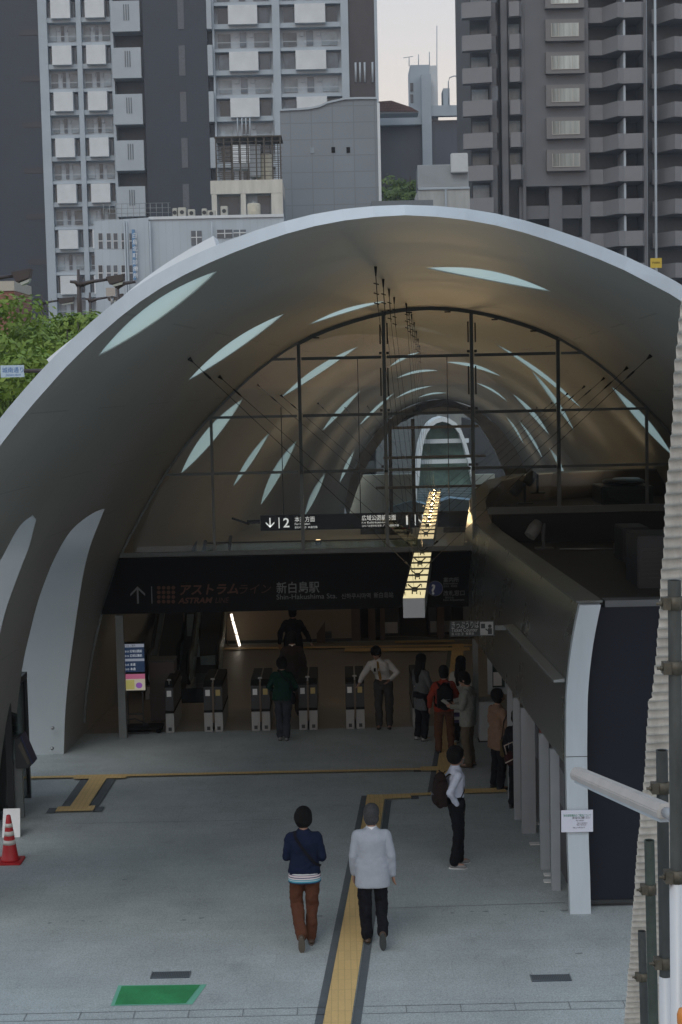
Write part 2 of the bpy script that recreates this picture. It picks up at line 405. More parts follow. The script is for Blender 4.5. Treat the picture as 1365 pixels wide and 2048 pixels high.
def tube_uv(px, py, lo=11.5, hi=Y_END + 25):
    """where the sight line meets the vault: (u, Y)"""
    def inside(Y):
        p = at(px, py, Y); k = kk(Y); x = abs(p.x - axis_x(Y)) / k; z = p.z / k
        if z >= PS[0].y: return False
        if z < 0: z = 0
        a = 0
        for i in range(len(PS) - 1):
            if PS[i + 1].y <= z <= PS[i].y + 1e-6:
                t = (PS[i].y - z) / max(1e-6, PS[i].y - PS[i + 1].y); w = PS[i].x + (PS[i + 1].x - PS[i].x) * t; return x < w
        return x < PS[-1].x
    Y = lo
    while Y < hi and inside(Y): Y += .25
    a, b = Y - .25, Y
    for _ in range(24):
        m = (a + b) / 2
        if inside(m): a = m
        else: b = m
    Y = (a + b) / 2; p = at(px, py, Y); k = kk(Y); q = Vector((abs(p.x - axis_x(Y)) / k, p.z / k))
    best = min(range(len(PS)), key=lambda i: (PS[i] - q).length)
    # refine
    u = best / (len(PS) - 1) * HALF
    bu, bd = u, 9e9
    for i in range(-20, 21):
        uu = min(HALF, max(0, u + i * HALF / 160 / 20)); dd = (Vector((abs(prof(uu)[0]), prof(uu)[1])) - q).length
        if dd < bd: bu, bd = uu, dd
    return (math.copysign(bu, p.x - axis_x(Y)), Y)

# front rim: depth of the edge along the arch (surveyed)
_RIM = [(-12, 19.6), (-9, 18.6), (-7, 17.4), (-4.86, 15.95), (-4.33, 15.75), (-3.81, 15.52), (-3.29, 15.22), (-2.84, 14.92), (-2.24, 14.52), (-1.79, 14.25), (-1.42, 14.03), (-.97, 13.83), (-.5, 13.7), (0, 13.72), (.5, 13.88), (.9, 14.1), (1.27, 14.38), (1.79, 14.85), (2.39, 15.3), (2.9, 15.5), (4.5, 16.2), (7, 17.6), (9, 18.6), (12, 19.6)]
def rimY(u):
    def lin(v):
        v = max(-12, min(12, v))
        for (a, b), (c, d) in zip(_RIM, _RIM[1:]):
            if a <= v <= c: return b + (d - b) * (v - a) / (c - a)
    return sum(lin(u + k * .18) for k in range(-3, 4)) / 7

# leaf-shaped skylights: sight-line ends, bulge width in photo pixels, side of the bulge
LEAVES = [((197, 712), (435, 542), 35, .17), ((377, 761), (570, 627), 21, .22), ((617, 650), (775, 602), 10, .6), ((852, 536), (1102, 583), 20, .42),
          ((1222, 772), (1346, 912), 17, .15), ((362, 948), (487, 797), 25, .15), ((467, 973), (541, 864), 12, .15), ((522, 1010), (595, 880), 18, .2),
          ((610, 1032), (652, 945), 12, .15), ((563, 795), (717, 693), 14, .3), ((645, 862), (723, 780), 10, .2), ((680, 965), (710, 900), 8, .1),
          ((692, 1005), (718, 935), 9, .1), ((718, 852), (790, 785), 6, .3), ((778, 735), (842, 704), 7, .6), ((792, 757), (878, 741), 6, 1.0),
          ((790, 798), (866, 772), 5, 1.0), ((835, 796), (895, 786), 4, 1.0), ((990, 687), (1165, 818), 10, .75), ((890, 724), (1003, 753), 8, .9),
          ((950, 765), (1016, 804), 5, 1.0), ((1062, 740), (1149, 862), 10, .35), ((1025, 787), (1099, 870), 9, .4), ((1012, 832), (1048, 889), 5, .4),
          ((1037, 840), (1086, 917), 6, .4), ((1000, 855), (1030, 925), 5, .4), ((1098, 895), (1131, 958), 8, .4)]
def leaf_loop(a, b, w, side, n=14):
    ax, ay = a; bx, by = b; L = math.hypot(bx - ax, by - ay); dx, dy = (bx - ax) / L, (by - ay) / L
    nx, ny = dy, -dx      # upward side in the picture for left-to-right strokes
    if ny > 0: nx, ny = -nx, -ny
    ptsA, ptsB = [], []; w = w * (1.0 if side < .5 else .9)
    for i in range(n + 1):
        t = i / n; h = math.sin(PI * t) ** .85 if 0 < t < 1 else 0
        bow = w * side * math.sin(PI * t)       # follows the curve of the vault
        up = bow + w * .5 * h; dn = bow - w * .5 * h
        ptsA.append((ax + dx * L * t + nx * up, ay + dy * L * t + ny * up)); ptsB.append((ax + dx * L * t + nx * dn, ay + dy * L * t + ny * dn))
    return ptsA + ptsB[-2:0:-1]
def uv_loop(pxs): return [(u, min(Y, Y_END - .8)) for u, Y in (tube_uv(*p) for p in pxs)]
LOOPS = [uv_loop(leaf_loop(*l)) for l in LEAVES]
# two tall openings at the foot of the left side, closed behind by white cross walls
def foot_opening(front, Yb):
    fr = [tube_uv(*p) for p in front]; return fr
L1_front = [(34, 1513), (32, 1460), (38, 1390), (48, 1320), (64, 1250), (84, 1180), (108, 1120), (136, 1070), (160, 1045), (185, 1027), (203, 1019), (213, 1022)]
f1 = [tube_uv(*p) for p in L1_front]
R1_px = [(214, 1040), (210, 1080), (196, 1150), (166, 1260), (146, 1370), (135, 1450), (128, 1513)]
r1 = [tube_uv(*p) for p in R1_px]; r1 = [(u, Y) for (u, _), Y in zip(r1, (26.2, 26.6, 27.5, 28.3, 28.7, 28.85, 28.9))]; r1[-1] = (-11.93, 28.9); f1[0] = (-11.93, 25.55)
def smooth_path(P, k=4):
    Q = [P[0]] + P + [P[-1]]; out = []
    for i in range(1, len(Q) - 2):
        for m in range(k):
            t = m / k; out.append(tuple(.5 * (2 * Q[i][c] + (Q[i + 1][c] - Q[i - 1][c]) * t + (2 * Q[i - 1][c] - 5 * Q[i][c] + 4 * Q[i + 1][c] - Q[i + 2][c]) * t * t + (3 * Q[i][c] - Q[i - 1][c] - 3 * Q[i + 1][c] + Q[i + 2][c]) * t ** 3) for c in (0, 1)))
    return out + [P[-1]]
f1 = [(u, Y) for u, Y in smooth_path(f1[:-1] + [(-6.72, 25.95)])]; r1 = smooth_path(r1[:])
L1 = f1 + r1
f0 = [(-11.93, 21.3), (-11.0, 21.0), (-10.0, 20.75), (-9.0, 20.5), (-8.1, 20.35), (-7.3, 20.25), (-6.8, 20.2), (-6.42, 20.16), (-6.29, 20.53)]
r0 = [(-6.41, 20.96), (-6.88, 21.52), (-7.24, 21.77), (-7.6, 21.99), (-8.3, 22.4), (-9.2, 22.9), (-10.2, 23.3), (-11.0, 23.45), (-11.93, 23.5)]
f0 = smooth_path(f0); r0 = smooth_path(r0)
L0 = f0 + r0
HOLES = LOOPS + [L1, L0]

def thick(u): return min(.19, .095 + .018 * abs(u))
def in_poly(x, y, P):
    c = False; j = len(P) - 1
    for i in range(len(P)):
        if (P[i][1] > y) != (P[j][1] > y) and x < (P[j][0] - P[i][0]) * (y - P[i][1]) / (P[j][1] - P[i][1]) + P[i][0]: c = not c
        j = i
    return c
def build_shell(parent):
    UM = HALF
    vs, ed = [], []
    us = [(-UM + 2 * UM * i / 90) for i in range(91)]
    outer = [(u, rimY(u)) for u in us] + [(UM, y) for y in range(21, 80, 2)] + [(u, Y_END) for u in us[::-1]] + [(-UM, y) for y in range(79, 20, -2)]
    def loop(P):
        b = len(vs); vs.extend(Vector(p) for p in P); ed.extend((b + i, b + (i + 1) % len(P)) for i in range(len(P)))
    loop(outer)
    for h in HOLES: loop(h)
    Y = 14.2; boxes = [(min(p[0] for p in h), max(p[0] for p in h), min(p[1] for p in h), max(p[1] for p in h), h) for h in HOLES]
    def near_hole(u, Y):
        for a, b, c, d, h in boxes:
            if a - .1 < u < b + .1 and c - .15 < Y < d + .15:
                if in_poly(u, Y, h): return True
                for p in h:
                    if abs(p[0] - u) < .07 and abs(p[1] - Y) < .1: return True
        return False
    while Y < Y_END - .5:
        st = .27
        n = int(2 * UM / st)
        for i in range(1, n):
            u = -UM + 2 * UM * i / n
            if Y > rimY(u) + .2 and not near_hole(u, Y): vs.append(Vector((u, Y)))
        Y += .8 if Y < 34 else 1.8
    v2, e2, f2, ov, oe, of = delaunay_2d_cdt(vs, ed, [], 0, 1e-5)
    faces = []
    for f in f2:
        cx = sum(v2[i].x for i in f) / len(f); cy = sum(v2[i].y for i in f) / len(f)
        if cy < rimY(cx) - .01 or cy > Y_END: continue
        if any(a <= cx <= b and c <= cy <= d and in_poly(cx, cy, h) for a, b, c, d, h in boxes): continue
        faces.append(list(f))
    used = sorted({i for f in faces for i in f}); mp = {k: i for i, k in enumerate(used)}; n = len(used)
    V = [tube_pt(v2[i].x, v2[i].y) for i in used] + [tube_pt(v2[i].x, v2[i].y, thick(v2[i].x)) for i in used]
    # the outer skin starts a little behind the inner edge, so the rim faces forward and up
    for a, i in enumerate(used):
        if abs(v2[i].y - rimY(v2[i].x)) < .02: V[n + a].y += .05
    cnt = {}
    F = []; MI = []
    for f in faces:
        g = [mp[i] for i in f]
        a, b, c = (v2[f[k]] for k in range(3))
        ccw = (b - a).cross(c - a) > 0
        if ccw: g = g[::-1]
        F.append(g); MI.append(0); F.append([x + n for x in g[::-1]]); MI.append(1)
        for k in range(len(g)): cnt[(g[k], g[(k + 1) % len(g)])] = 1
    rim = MB()
    nrm = [None] * (2 * n)
    for a, i in enumerate(used):
        q = profn(v2[i].x); nrm[a] = Vector((-q.x, 0, -q.y)); nrm[n + a] = Vector((q.x, 0, q.y))
    for (a, b) in list(cnt):
        if (b, a) not in cnt:
            fa, fb = v2[used[a]], v2[used[b]]
            isrim = abs(fa.y - rimY(fa.x)) < .02 and abs(fb.y - rimY(fb.x)) < .02
            if isrim:
                rim.quad(V[b], V[a], V[a + n], V[b + n])
            else:
                F.append([b, a, a + n, b + n]); MI.append(2)
    me = bpy.data.meshes.new('vault_shell'); me.from_pydata([tuple(v) for v in V], [], F); me.update()
    inner = joint_mat('vault_inner_panels', (.34, .335, .31), 1.9, 1.6, .70, rough=.42, var=.10, mortar=.008, axis='ZY', off=.5, scale=.35)
    me.materials.append(inner); me.materials.append(mat('vault_outer_skin', (.42, .43, .44), .5, var=.04)); me.materials.append(mat('vault_reveal', (.45, .46, .46), .5, var=.04))
    for p in me.polygons: p.material_index = MI[p.index]; p.use_smooth = MI[p.index] < 2
    ln = []
    for p in me.polygons:
        for vi in p.vertices: ln.append(tuple(nrm[vi]) if MI[p.index] < 2 else (0, 0, 0))
    me.normals_split_custom_set(ln)
    o = bpy.data.objects.new('shell', me); COL.objects.link(o); o.parent = parent
    ro = rim.build('rim', mat('vault_rim_paint', (.50, .56, .605), .5, var=.09, scale=1.3), parent)
    return o
VAULT = thing('station_vault', 'huge arched tube roof of the station with pale rim and leaf shaped skylights', 'station building', (0, 0, 0))
build_shell(VAULT)
M_SKY_GLASS = mat('skylight_glass', (.50, .59, .53), .25, translucent=.86, var=0)
for h in LOOPS:
    b = MB(); cu = sum(p[0] for p in h) / len(h); cY = sum(p[1] for p in h) / len(h)
    n = 14      # loop = upper side (n+1) then lower side reversed
    up = h[:n + 1]; dn = [h[0]] + h[:n:-1] + [h[n]]
    for i in range(n):
        q = [up[i], up[i + 1], dn[i + 1], dn[i]]
        b.poly([tube_pt(p[0], p[1], .012) for p in q], smooth=True)
    b.build('skylight', M_SKY_GLASS, VAULT, weld=True)
# cross walls behind the two foot openings
for r_, lab in ((r1, 0), (r0, 1)):
    b = MB()
    pts = [tube_pt(u, Y, -.0) for u, Y in r_]
    if not lab: pts[0].y -= .02
    pts = [pts[0] + (pts[0] - pts[2]) * 1.2] + pts
    for p, q in zip(pts, pts[1:]):
        e = Vector((0, -.035, 0)); a, c = p + e + Vector((-4.5, 0, 0)), q + e + Vector((-4.5, 0, 0))
        b.poly([p + e, a, c, q + e], smooth=True)
    # thickness behind
    for p, q in zip(pts, pts[1:]):
        d = Vector((0, .22, 0)); e = Vector((-.19, .0, 0))
        b.poly([q + d + e, q + d + Vector((-4.5, 0, 0)), p + d + Vector((-4.5, 0, 0)), p + d + e])
    b.build('cross_wall', mat('white_cross_wall', (.50, .55, .575), .5, var=.04, scale=.6), VAULT, weld=True)
b = MB()
for px, py in ((106, 1456), (105, 1497)): p = at(px, py, 28.7); b.sphere((p.x, p.y, p.z), .035)
b.build('fixing', M_STEEL, VAULT)
# pale upstands standing proud of the roof behind the rim
def upstand(u0, u1, dY, h, w=.5):
    b = MB(); n = 18; rows = []
    for i in range(n + 1):
        t = i / n; u = u0 + (u1 - u0) * t; tk = thick(u); hh = h * (.1 + .9 * (t if dY < .1 else 1 - t))
        Y = rimY(u) + dY; rows.append([tube_pt(u, Y, tk - .02), tube_pt(u, Y + .05, tk + hh), tube_pt(u, Y + w, tk + hh * .9), tube_pt(u, Y + w + .05, tk - .02)])
    for r0_, r1_ in zip(rows, rows[1:]):
        for k in range(3): b.poly([r0_[k], r1_[k], r1_[k + 1], r0_[k + 1]], smooth=False)
    b.poly(rows[0]); b.poly(rows[-1][::-1]); b.build('roof_upstand', mat('hood_white', (.62, .65, .67), .4, var=.03), VAULT)
upstand(-2.85, -1.74, .09, .10, .3)
upstand(-3.85, -3.3, .12, .06, .35)
p = tube_pt(-2.86, 15.05, .24); b = MB(); b.box(p.x - .07, p.x + .02, p.y, p.y + .1, p.z - .03, p.z + .05); b.tube([(p.x - .02, p.y + .05, p.z - .15), (p.x - .02, p.y + .05, p.z)], .015)
b.build('roof_floodlight', M_STEEL, VAULT)

# ================================================================== GLAZED SCREEN AND SIGN BAND
SY = 30.4
SCR = thing('glazed_screen', 'arched glass screen wall with dark mullions above the ticket gates', 'glass wall', (0, SY, 0))
def sp(px, py): return at(px, py, SY)
def bar(b, p, q, w, d=.10, y0=-.05):
    """rectangular bar between two points in the screen plane"""
    p = Vector(p); q = Vector(q); p.y = q.y = y0; t = (q - p).normalized(); n = Vector((-t.z, 0, t.x)) * w / 2
    b.prism([p - n, p + n, q + n, q - n], (0, d, 0))
def loc(v): return Vector((v.x, 0, v.z))
def edge_z(x, below=False):      # height of the vault over local x at the screen
    dx = abs(x - axis_x(SY))
    for a, c in zip(PS, PS[1:]):
        if a.x <= dx <= c.x: return a.y + (c.y - a.y) * (dx - a.x) / max(1e-6, c.x - a.x)
    return 0
def edge_x(z, s):
    for a, c in zip(PS, PS[1:]):
        if c.y <= z <= a.y: return axis_x(SY) + s * (a.x + (c.x - a.x) * (a.y - z) / max(1e-6, a.y - c.y))
xL, x1, x2, x3, x4, x5 = [sp(*q).x for q in ((426, 960), (600, 800), (770, 800), (945, 800), (1117, 800), (1294, 920))]
zT1, zT2, zT3 = sp(770, 714).z, sp(770, 828).z, sp(770, 940).z
zB = sp(600, 1103).z; zBR = sp(1150, 1018).z; zBand = sp(600, 1218).z
mv = MB()
for x, zb in ((xL, zB), (x1, zB), (x2, zB), (x3, zB), (x4, zBR), (x5, zBR)):
    zt_ = min(edge_z(x) - .02, zT3 if x in (x1, x2, x3, x4) else 99)
    bar(mv, (x, 0, zb), (x, 0, zt_), .05 if x in (xL, x5) else .07)
for z in (zT3, zT2, zT1):
    for s, xi in ((-1, x1), (1, x4)):
        xe = edge_x(z, s) - s * .03; bar(mv, (xi + s * .06, 0, z), (xe, 0, z), .05, d=.08, y0=-.04)
bar(mv, (edge_x(zB, -1) + .02, 0, zB), (x3 + .03, 0, zB), .09, y0=-.056)
bar(mv, (x3 + .27, 0, zBR), (edge_x(zBR, 1) - .03, 0, zBR), .13, y0=-.057)
# edge trim along the vault
us = [(-HALF + .02) + i * .3 for i in range(int((2 * HALF) / .3))]
for a, c in zip(us, us[1:]):
    pa, pc = tube_pt(a, SY, -.03), tube_pt(c, SY, -.03)
    if min(pa.z, pc.z) > 0: bar(mv, loc(pa), loc(pc), .045, d=.06, y0=-.03)
mv.build('outer_mullions', M_FRAME, SCR)
cf = MB()
# thick dark central frame of nine lights
for x in (x1, x2, x3, x4): bar(cf, (x, 0, zT3 - .04), (x, 0, edge_z(x) - .06), .065, d=.09, y0=-.05)
for z in (zT1, zT2, zT3): bar(cf, (x1 + .051, 0, z), (x2 - .051, 0, z), .058, d=.08, y0=-.045); bar(cf, (x2 + .051, 0, z), (x3 - .051, 0, z), .058, d=.08, y0=-.045); bar(cf, (x3 + .051, 0, z), (x4 - .051, 0, z), .058, d=.08, y0=-.045)
n = 18
for i in range(n):
    xa, xb = x1 + (x4 - x1) * i / n, x1 + (x4 - x1) * (i + 1) / n
    bar(cf, (xa, 0, edge_z(xa) - .05), (xb, 0, edge_z(xb) - .05), .07, d=.09, y0=-.051)
cf.build('central_frame', mat('charcoal_frame', (.075, .09, .092), .4, metal=.3, var=.1), SCR)
# hinges and actuators on the opening lights
def hwb(nm, *a): hb = MB(); hb.box(*a); hb.build(nm, M_DARKMETAL, SCR)
for x in (x2 - .07, x2 + .07, x3 - .07, x3 + .07):
    for z0, z1 in ((zT2 + .35, zT2 + .9), (zT1 + .25, edge_z(x) - .25)): hwb('window_actuator', x - .013, x + .013, -.085, -.05, z0, z1)
    for z in (zT1, zT2, zT3): hwb('hinge', x - .025, x + .025, -.10, -.06, z + .05, z + .10)
for x in (x1 + .35, x2 + .5, x2 + 1.25, x3 + .45, x3 + 1.2): hwb('top_hinge', x - .06, x + .06, -.09, -.06, edge_z(x) - .12, edge_z(x) - .095)
# window panes, one per light
xs_ = [None, xL, x1, x2, x3, x4, x5, None]; zs_ = [zB, zT3, zT2, zT1, 9]
for i in range(7):
    for j in range(4):
        xa = xs_[i] if xs_[i] is not None else -6.5; xb = xs_[i + 1] if xs_[i + 1] is not None else 9
        za, zb = zs_[j], zs_[j + 1]
        if i >= 4 and j == 0: za = zBR
        P = []
        m_ = 10
        for k in range(m_ + 1):
            x = xa + (xb - xa) * k / m_; z = min(zb, max(za, edge_z(x) - .02 if abs(x - axis_x(SY)) < 6.99 else 0)); P.append((x, z))
        if max(z for _, z in P) - za < .08: continue
        Q = [p for p in P if p[1] > za + .001]
        if len(Q) < 2: continue
        pts = [(Q[0][0], 0, za)] + [(x, 0, z) for x, z in Q][::1] + [(Q[-1][0], 0, za)]
        b = MB(); b.poly(pts[::-1]); b.build('glass_pane', M_GLASS, SCR)
# sign band
BAND = thing('fascia_sign', 'long black fascia sign over the ticket gates with arrow, orange dots and station name', 'sign', (0, SY, 0))
zt0, zb0 = zB - .05, zBand
b = MB(); xr = 2.66
b.prism([(edge_x(zb0, -1) + .03, -.16, zb0), (xr, -.16, zb0), (xr, -.16, zt0), (edge_x(zt0, -1) + .03, -.16, zt0)], (0, .30, 0)); b.build('fascia', M_BLACK, BAND)
M_BANDTXT = mat('dim_lettering', (.22, .23, .23), .6); M_ORANGE = mat('orange_lettering', (.11, .040, .016), .6); M_ORANGE2 = mat('dark_orange_lettering', (.08, .026, .014), .6)
def btxt(body, px, py, h, m=M_BANDTXT, **k):
    p = at(px, py, SY - .165); return rgba_text(body, h, m, BAND, (p.x, -.165, p.z), **k)
def lw(pxs, Y=SY): return pxs * Y / F_PX
def arrow(b, c, s, up=True, t=.03):
    k = 1 if up else -1
    b.prism([(c[0] - t / 2, c[1], c[2] - k * s), (c[0] + t / 2, c[1], c[2] - k * s), (c[0] + t / 2, c[1], c[2] + k * s * .8), (c[0] - t / 2, c[1], c[2] + k * s * .8)], (0, .004, 0))
    for q in (-1, 1):
        b.prism([(c[0], c[1], c[2] + k * s), (c[0] + q * s * .85, c[1], c[2] + k * s * .15), (c[0] + q * s * .85, c[1], c[2] + k * (s * .15 - t * 1.3)), (c[0], c[1], c[2] + k * (s - t * 1.4))], (0, .0045 if q > 0 else .0035, 0))
p = at(276, 1190, SY - .17); b = MB(); arrow(b, (p.x, -.172, p.z), .17, True, .035); b.build('arrow_symbol', M_BANDTXT, BAND)
p = at(304, 1190, SY - .17); b = MB(); b.box(p.x - .008, p.x + .008, -.17, -.161, p.z - .17, p.z + .17); b.build('divider', M_BANDTXT, BAND)
for i in range(4):
    for j in range(4):
        p = at(318 + i * 9.7, 1175.5 + j * 9.3, SY - .17); b = MB(); m_ = 14
        b.prism([(p.x + .036 * math.cos(2 * PI * k / m_), -.17, p.z + .036 * math.sin(2 * PI * k / m_)) for k in range(m_)], (0, .008, 0)); b.build('orange_dot', M_ORANGE, BAND)
btxt('アストラム', 357, 1189, .24, M_ORANGE, width=lw(117), bold=.006, shear=.2); btxt('ライン', 474, 1187, .22, M_ORANGE2, width=lw(64), shear=.2)
btxt('ASTRAM', 357, 1207, .155, M_ORANGE, width=lw(70), bold=.004, shear=.25); btxt('LINE', 430, 1206, .15, M_ORANGE2, width=lw(28), shear=.25)
btxt('新白島駅', 553, 1185, .24, width=lw(86), bold=.002)
btxt('Shin-Hakushima Sta.', 553, 1199, .14, width=lw(121)); btxt('신하쿠시마역', 683, 1197, .12, width=lw(58)); btxt('新白岛站', 748, 1195, .12, width=lw(39))
p = at(871, 1177, SY - .17); b = MB(); b.prism([(p.x + .15 * math.cos(2 * PI * k / 28), -.17, p.z + .15 * math.sin(2 * PI * k / 28)) for k in range(28)], (0, .008, 0)); b.build('information_disc', mat('sign_blue', (.015, .035, .16), .4), BAND)
b = MB()
for k in range(28):
    a, c = 2 * PI * k / 28, 2 * PI * (k + 1) / 28
    b.poly([(p.x + r_ * math.cos(q), -.1735, p.z + r_ * math.sin(q)) for r_, q in ((.152, a), (.152, c), (.142, c), (.142, a))])
b.build('disc_ring', M_BANDTXT, BAND)
btxt('?', 862.5, 1188, .27, M_LETTER, bold=.008)
bpy.context.view_layer.update()
for o in BAND.children:
    if o.name.startswith('lettering') and abs(o.location.x - at(862.5, 1188, SY - .165).x) < 1e-4: o.location.y = -.177
btxt('案内所', 887, 1164, .105, width=lw(31)); btxt('Information', 887, 1169, .05, width=lw(29)); btxt('안내소  问讯处', 887, 1174.5, .045, width=lw(28))
btxt('改札窓口', 887, 1191, .115, width=lw(42)); btxt('정산소', 890, 1197, .045, width=lw(18)); btxt('Fare Adjustment', 887, 1202, .055, width=lw(42))
# added unseen warm spotlights on the back of the fascia brighten the concourse
for k_, x_ in enumerate((-3.6, -1.2, 1.0)):
    b = MB(); b.box(x_ - .05, x_ + .05, .142, .26, zb0 + .04, zb0 + .14); b.build('added_rear_spotlight', M_DARKMETAL, BAND)
    d = bpy.data.lights.new('added_rear_lamp', 'SPOT'); d.energy = 11; d.color = (1, .76, .52); d.spot_size = R(120); d.spot_blend = .9; d.shadow_soft_size = .05
    l = bpy.data.objects.new('added_rear_lamp', d); COL.objects.link(l); l.parent = BAND; l.location = (x_, .34, zb0 + .12); l.rotation_euler = Vector((0, -.9, .45)).to_track_quat('Z', 'Y').to_euler()
# white post at the left end of the gate line
b = MB(); p = gr(243, 1483); b.box(-.075, .075, -.075, .075, 0, zb0 - .005)
o = b.build('steel_post', M_FRAMELIGHT, bevel=.006, loc=(p.x, SY - .25, 0)); tag(o, 'slim grey square post beside the departures screen', 'post')
# end panels and side jambs below the band
b = MB(); xe = edge_x(1.0, -1); b.box(xe + .15, xe + .2, SY - .02, SY + .3, 0.02, 2.4)

# ================================================================== HANGING LIGHT BEAM
BEAM = thing('hanging_light_beam', 'long square light beam hung on cables, glowing pale yellow along its top', 'pendant light', (0, 0, 0))
pa, pb = at(828, 1197, 23.5), at(870, 984, 45.9)
zb_ = 3.60
def bm_x(Y): return pa.x + (pb.x - pa.x) * (Y - 23.5) / (45.9 - 23.5)
M_GLOWTOP = mat('glowing_diffuser', (.7, .66, .45), .4, emit=(1.0, .86, .48), estr=.78)
M_GLOWTOP2 = mat('glowing_diffuser_warm', (.7, .6, .4), .4, emit=(1.0, .76, .42), estr=.85)
BEAM_W = 34
def beam_part(Ya, Yb, glow):
    b = MB(); hw, hh = .165, .30
    q = lambda Y, dx, z: (bm_x(Y) + dx, Y, z)
    zt_ = zb_ - .012
    b.poly([q(Ya, -hw, zt_ - hh), q(Ya, hw, zt_ - hh), q(Ya, hw, zt_), q(Ya, -hw, zt_)])
    b.poly([q(Yb, -hw, zt_ - hh), q(Yb, -hw, zt_), q(Yb, hw, zt_), q(Yb, hw, zt_ - hh)])
    b.poly([q(Ya, -hw, zt_ - hh), q(Ya, -hw, zt_), q(Yb, -hw, zt_), q(Yb, -hw, zt_ - hh)])
    b.poly([q(Ya, hw, zt_ - hh), q(Yb, hw, zt_ - hh), q(Yb, hw, zt_), q(Ya, hw, zt_)])
    b.poly([q(Ya, -hw, zt_ - hh), q(Yb, -hw, zt_ - hh), q(Yb, hw, zt_ - hh), q(Ya, hw, zt_ - hh)])
    b.build('beam_casing', mat('beam_casing_white', (.5, .53, .55), .5, var=.03), BEAM)
    # glowing top, slightly inset and translucent edge
    n = max(1, round((Yb - Ya) / .92)); 
    for i in range(n):
        a, c = Ya + (Yb - Ya) * i / n + .01, Ya + (Yb - Ya) * (i + 1) / n - .01
        g = MB(); g.poly([q(a, -hw, zt_ + .004), q(a, hw, zt_ + .004), q(c, hw, zt_ + .004), q(c, -hw, zt_ + .004)]); g.build('light_panel', glow, BEAM)
    r = MB()
    for i in range(n + 1):
        Y = Ya + (Yb - Ya) * i / n
        if i: r.box(bm_x(Y) - hw - .005, bm_x(Y) + hw + .005, Y - .012, Y + .012, zt_ + .006, zt_ + .035)
        if i < n:
            for s in ((-1, 1) if i < 2 and Ya < 30 else ()): r.box(bm_x(Y) + s * .12 - .004, bm_x(Y) + s * .12 + .004, Y + .3, Y + .42, zt_ + .006, zt_ + .05)
            # little V-brackets
            Yc = Y + (Yb - Ya) / n * .5
            for s in ((-1, 1) if i % 2 == 0 else ()): r.tube([(bm_x(Yc) + s * .035, Yc, zt_ + .006), (bm_x(Yc) + s * .035, Yc, zt_ + .10), (bm_x(Yc) + s * .10, Yc, zt_ + .16)], .012, 5)
    r.build('cross_rib', M_DARKMETAL, BEAM)
    for i in range(0, n, 2):      # added lamps in made-up cups boost the beam's warm wash on the vault
        Yc = Ya + (Yb - Ya) * (i + .75) / n
        u_ = MB(); u_.lathe([(.03, 0), (.045, .02), (.045, .07)], (bm_x(Yc), Yc, zt_ + .012), 10); u_.build('added_lamp_cup', M_DARKMETAL, BEAM)
        d = bpy.data.lights.new('added_uplight_lamp', 'SPOT' if Yc < 36 else 'POINT'); d.energy = BEAM_W * (.95 if Ya < 30 else .85); d.color = (1, .68, .36)
        if Yc < 36: d.spot_size = R(112 if Ya < 30 else 95); d.spot_blend = 1.0
        d.shadow_soft_size = .03
        l = bpy.data.objects.new('added_uplight_lamp', d); COL.objects.link(l); l.parent = BEAM; l.location = (bm_x(Yc), Yc, zt_ + .10); l.rotation_euler = (PI, 0, 0)
beam_part(23.5, 29.75, M_GLOWTOP); beam_part(32.4, 45.9, M_GLOWTOP2)
def cable(p, q, r=.0048, name='cable', fit=True):
    b = MB(); b.tube([p, q], r, 5)
    if fit:
        d = (Vector(q) - Vector(p)).normalized(); c0 = Vector(p) + d * .35
        b.tube([c0, c0 + d * .05, c0 + d * .16, c0 + d * .22], [.006, .016, .016, .006], 6)
        b.tube([Vector(p), Vector(p) + d * .09], [.03, .01], 6)
        e0 = Vector(q) - d * .30; b.tube([e0, e0 + d * .1], .018, 6)
    b.build(name, M_CABLE, BEAM)
Lanch = [(378, 716), (438, 752), (514, 768), (562, 790), (636, 806), (690, 815), (735, 812)]
Ranch = [(1303, 710), (1256, 734), (1210, 755), (1170, 772), (1136, 787), (1105, 805), (1075, 815)]
Yb_s = [26.2, 28.9, 33.3, 35.6, 38.4, 41.2, 44.0]
for k, (l, r_) in enumerate(zip(Lanch, Ranch)):
    for s, q in ((-1, l), (1, r_)):
        uv = tube_uv(*q); P = tube_pt(uv[0], uv[1], -.01); cable(P, (bm_x(Yb_s[k]) + s * .10, Yb_s[k], zb_ + .12))
for k in range(11):
    Y = 19.2 + k * 2.35; Yq = max(23.8, min(45.6, Y + 3.2))
    if 29.9 < Yq < 32.4: Yq = 29.6
    u0 = -.5 if Y < 28 else -.35
    P = tube_pt(u0, Y, -.01); b = MB()
    b.tube([P, P + Vector((0, 0, -.12))], [.02, .008], 6); b.tube([P + Vector((0, .02, -.12)), P + Vector((.02, .03, -.5))], .006, 5)
    for z in (-.2, -.32, -.44): b.tube([P + Vector((-.03, .02, z)), P + Vector((.035, .02, z - .02))], .008, 5)
    b.build('ceiling_anchor', M_CABLE, BEAM)
    cable(P + Vector((.02, .03, -.5)), (bm_x(Yq), Yq, zb_ + .1), .0028, fit=False)
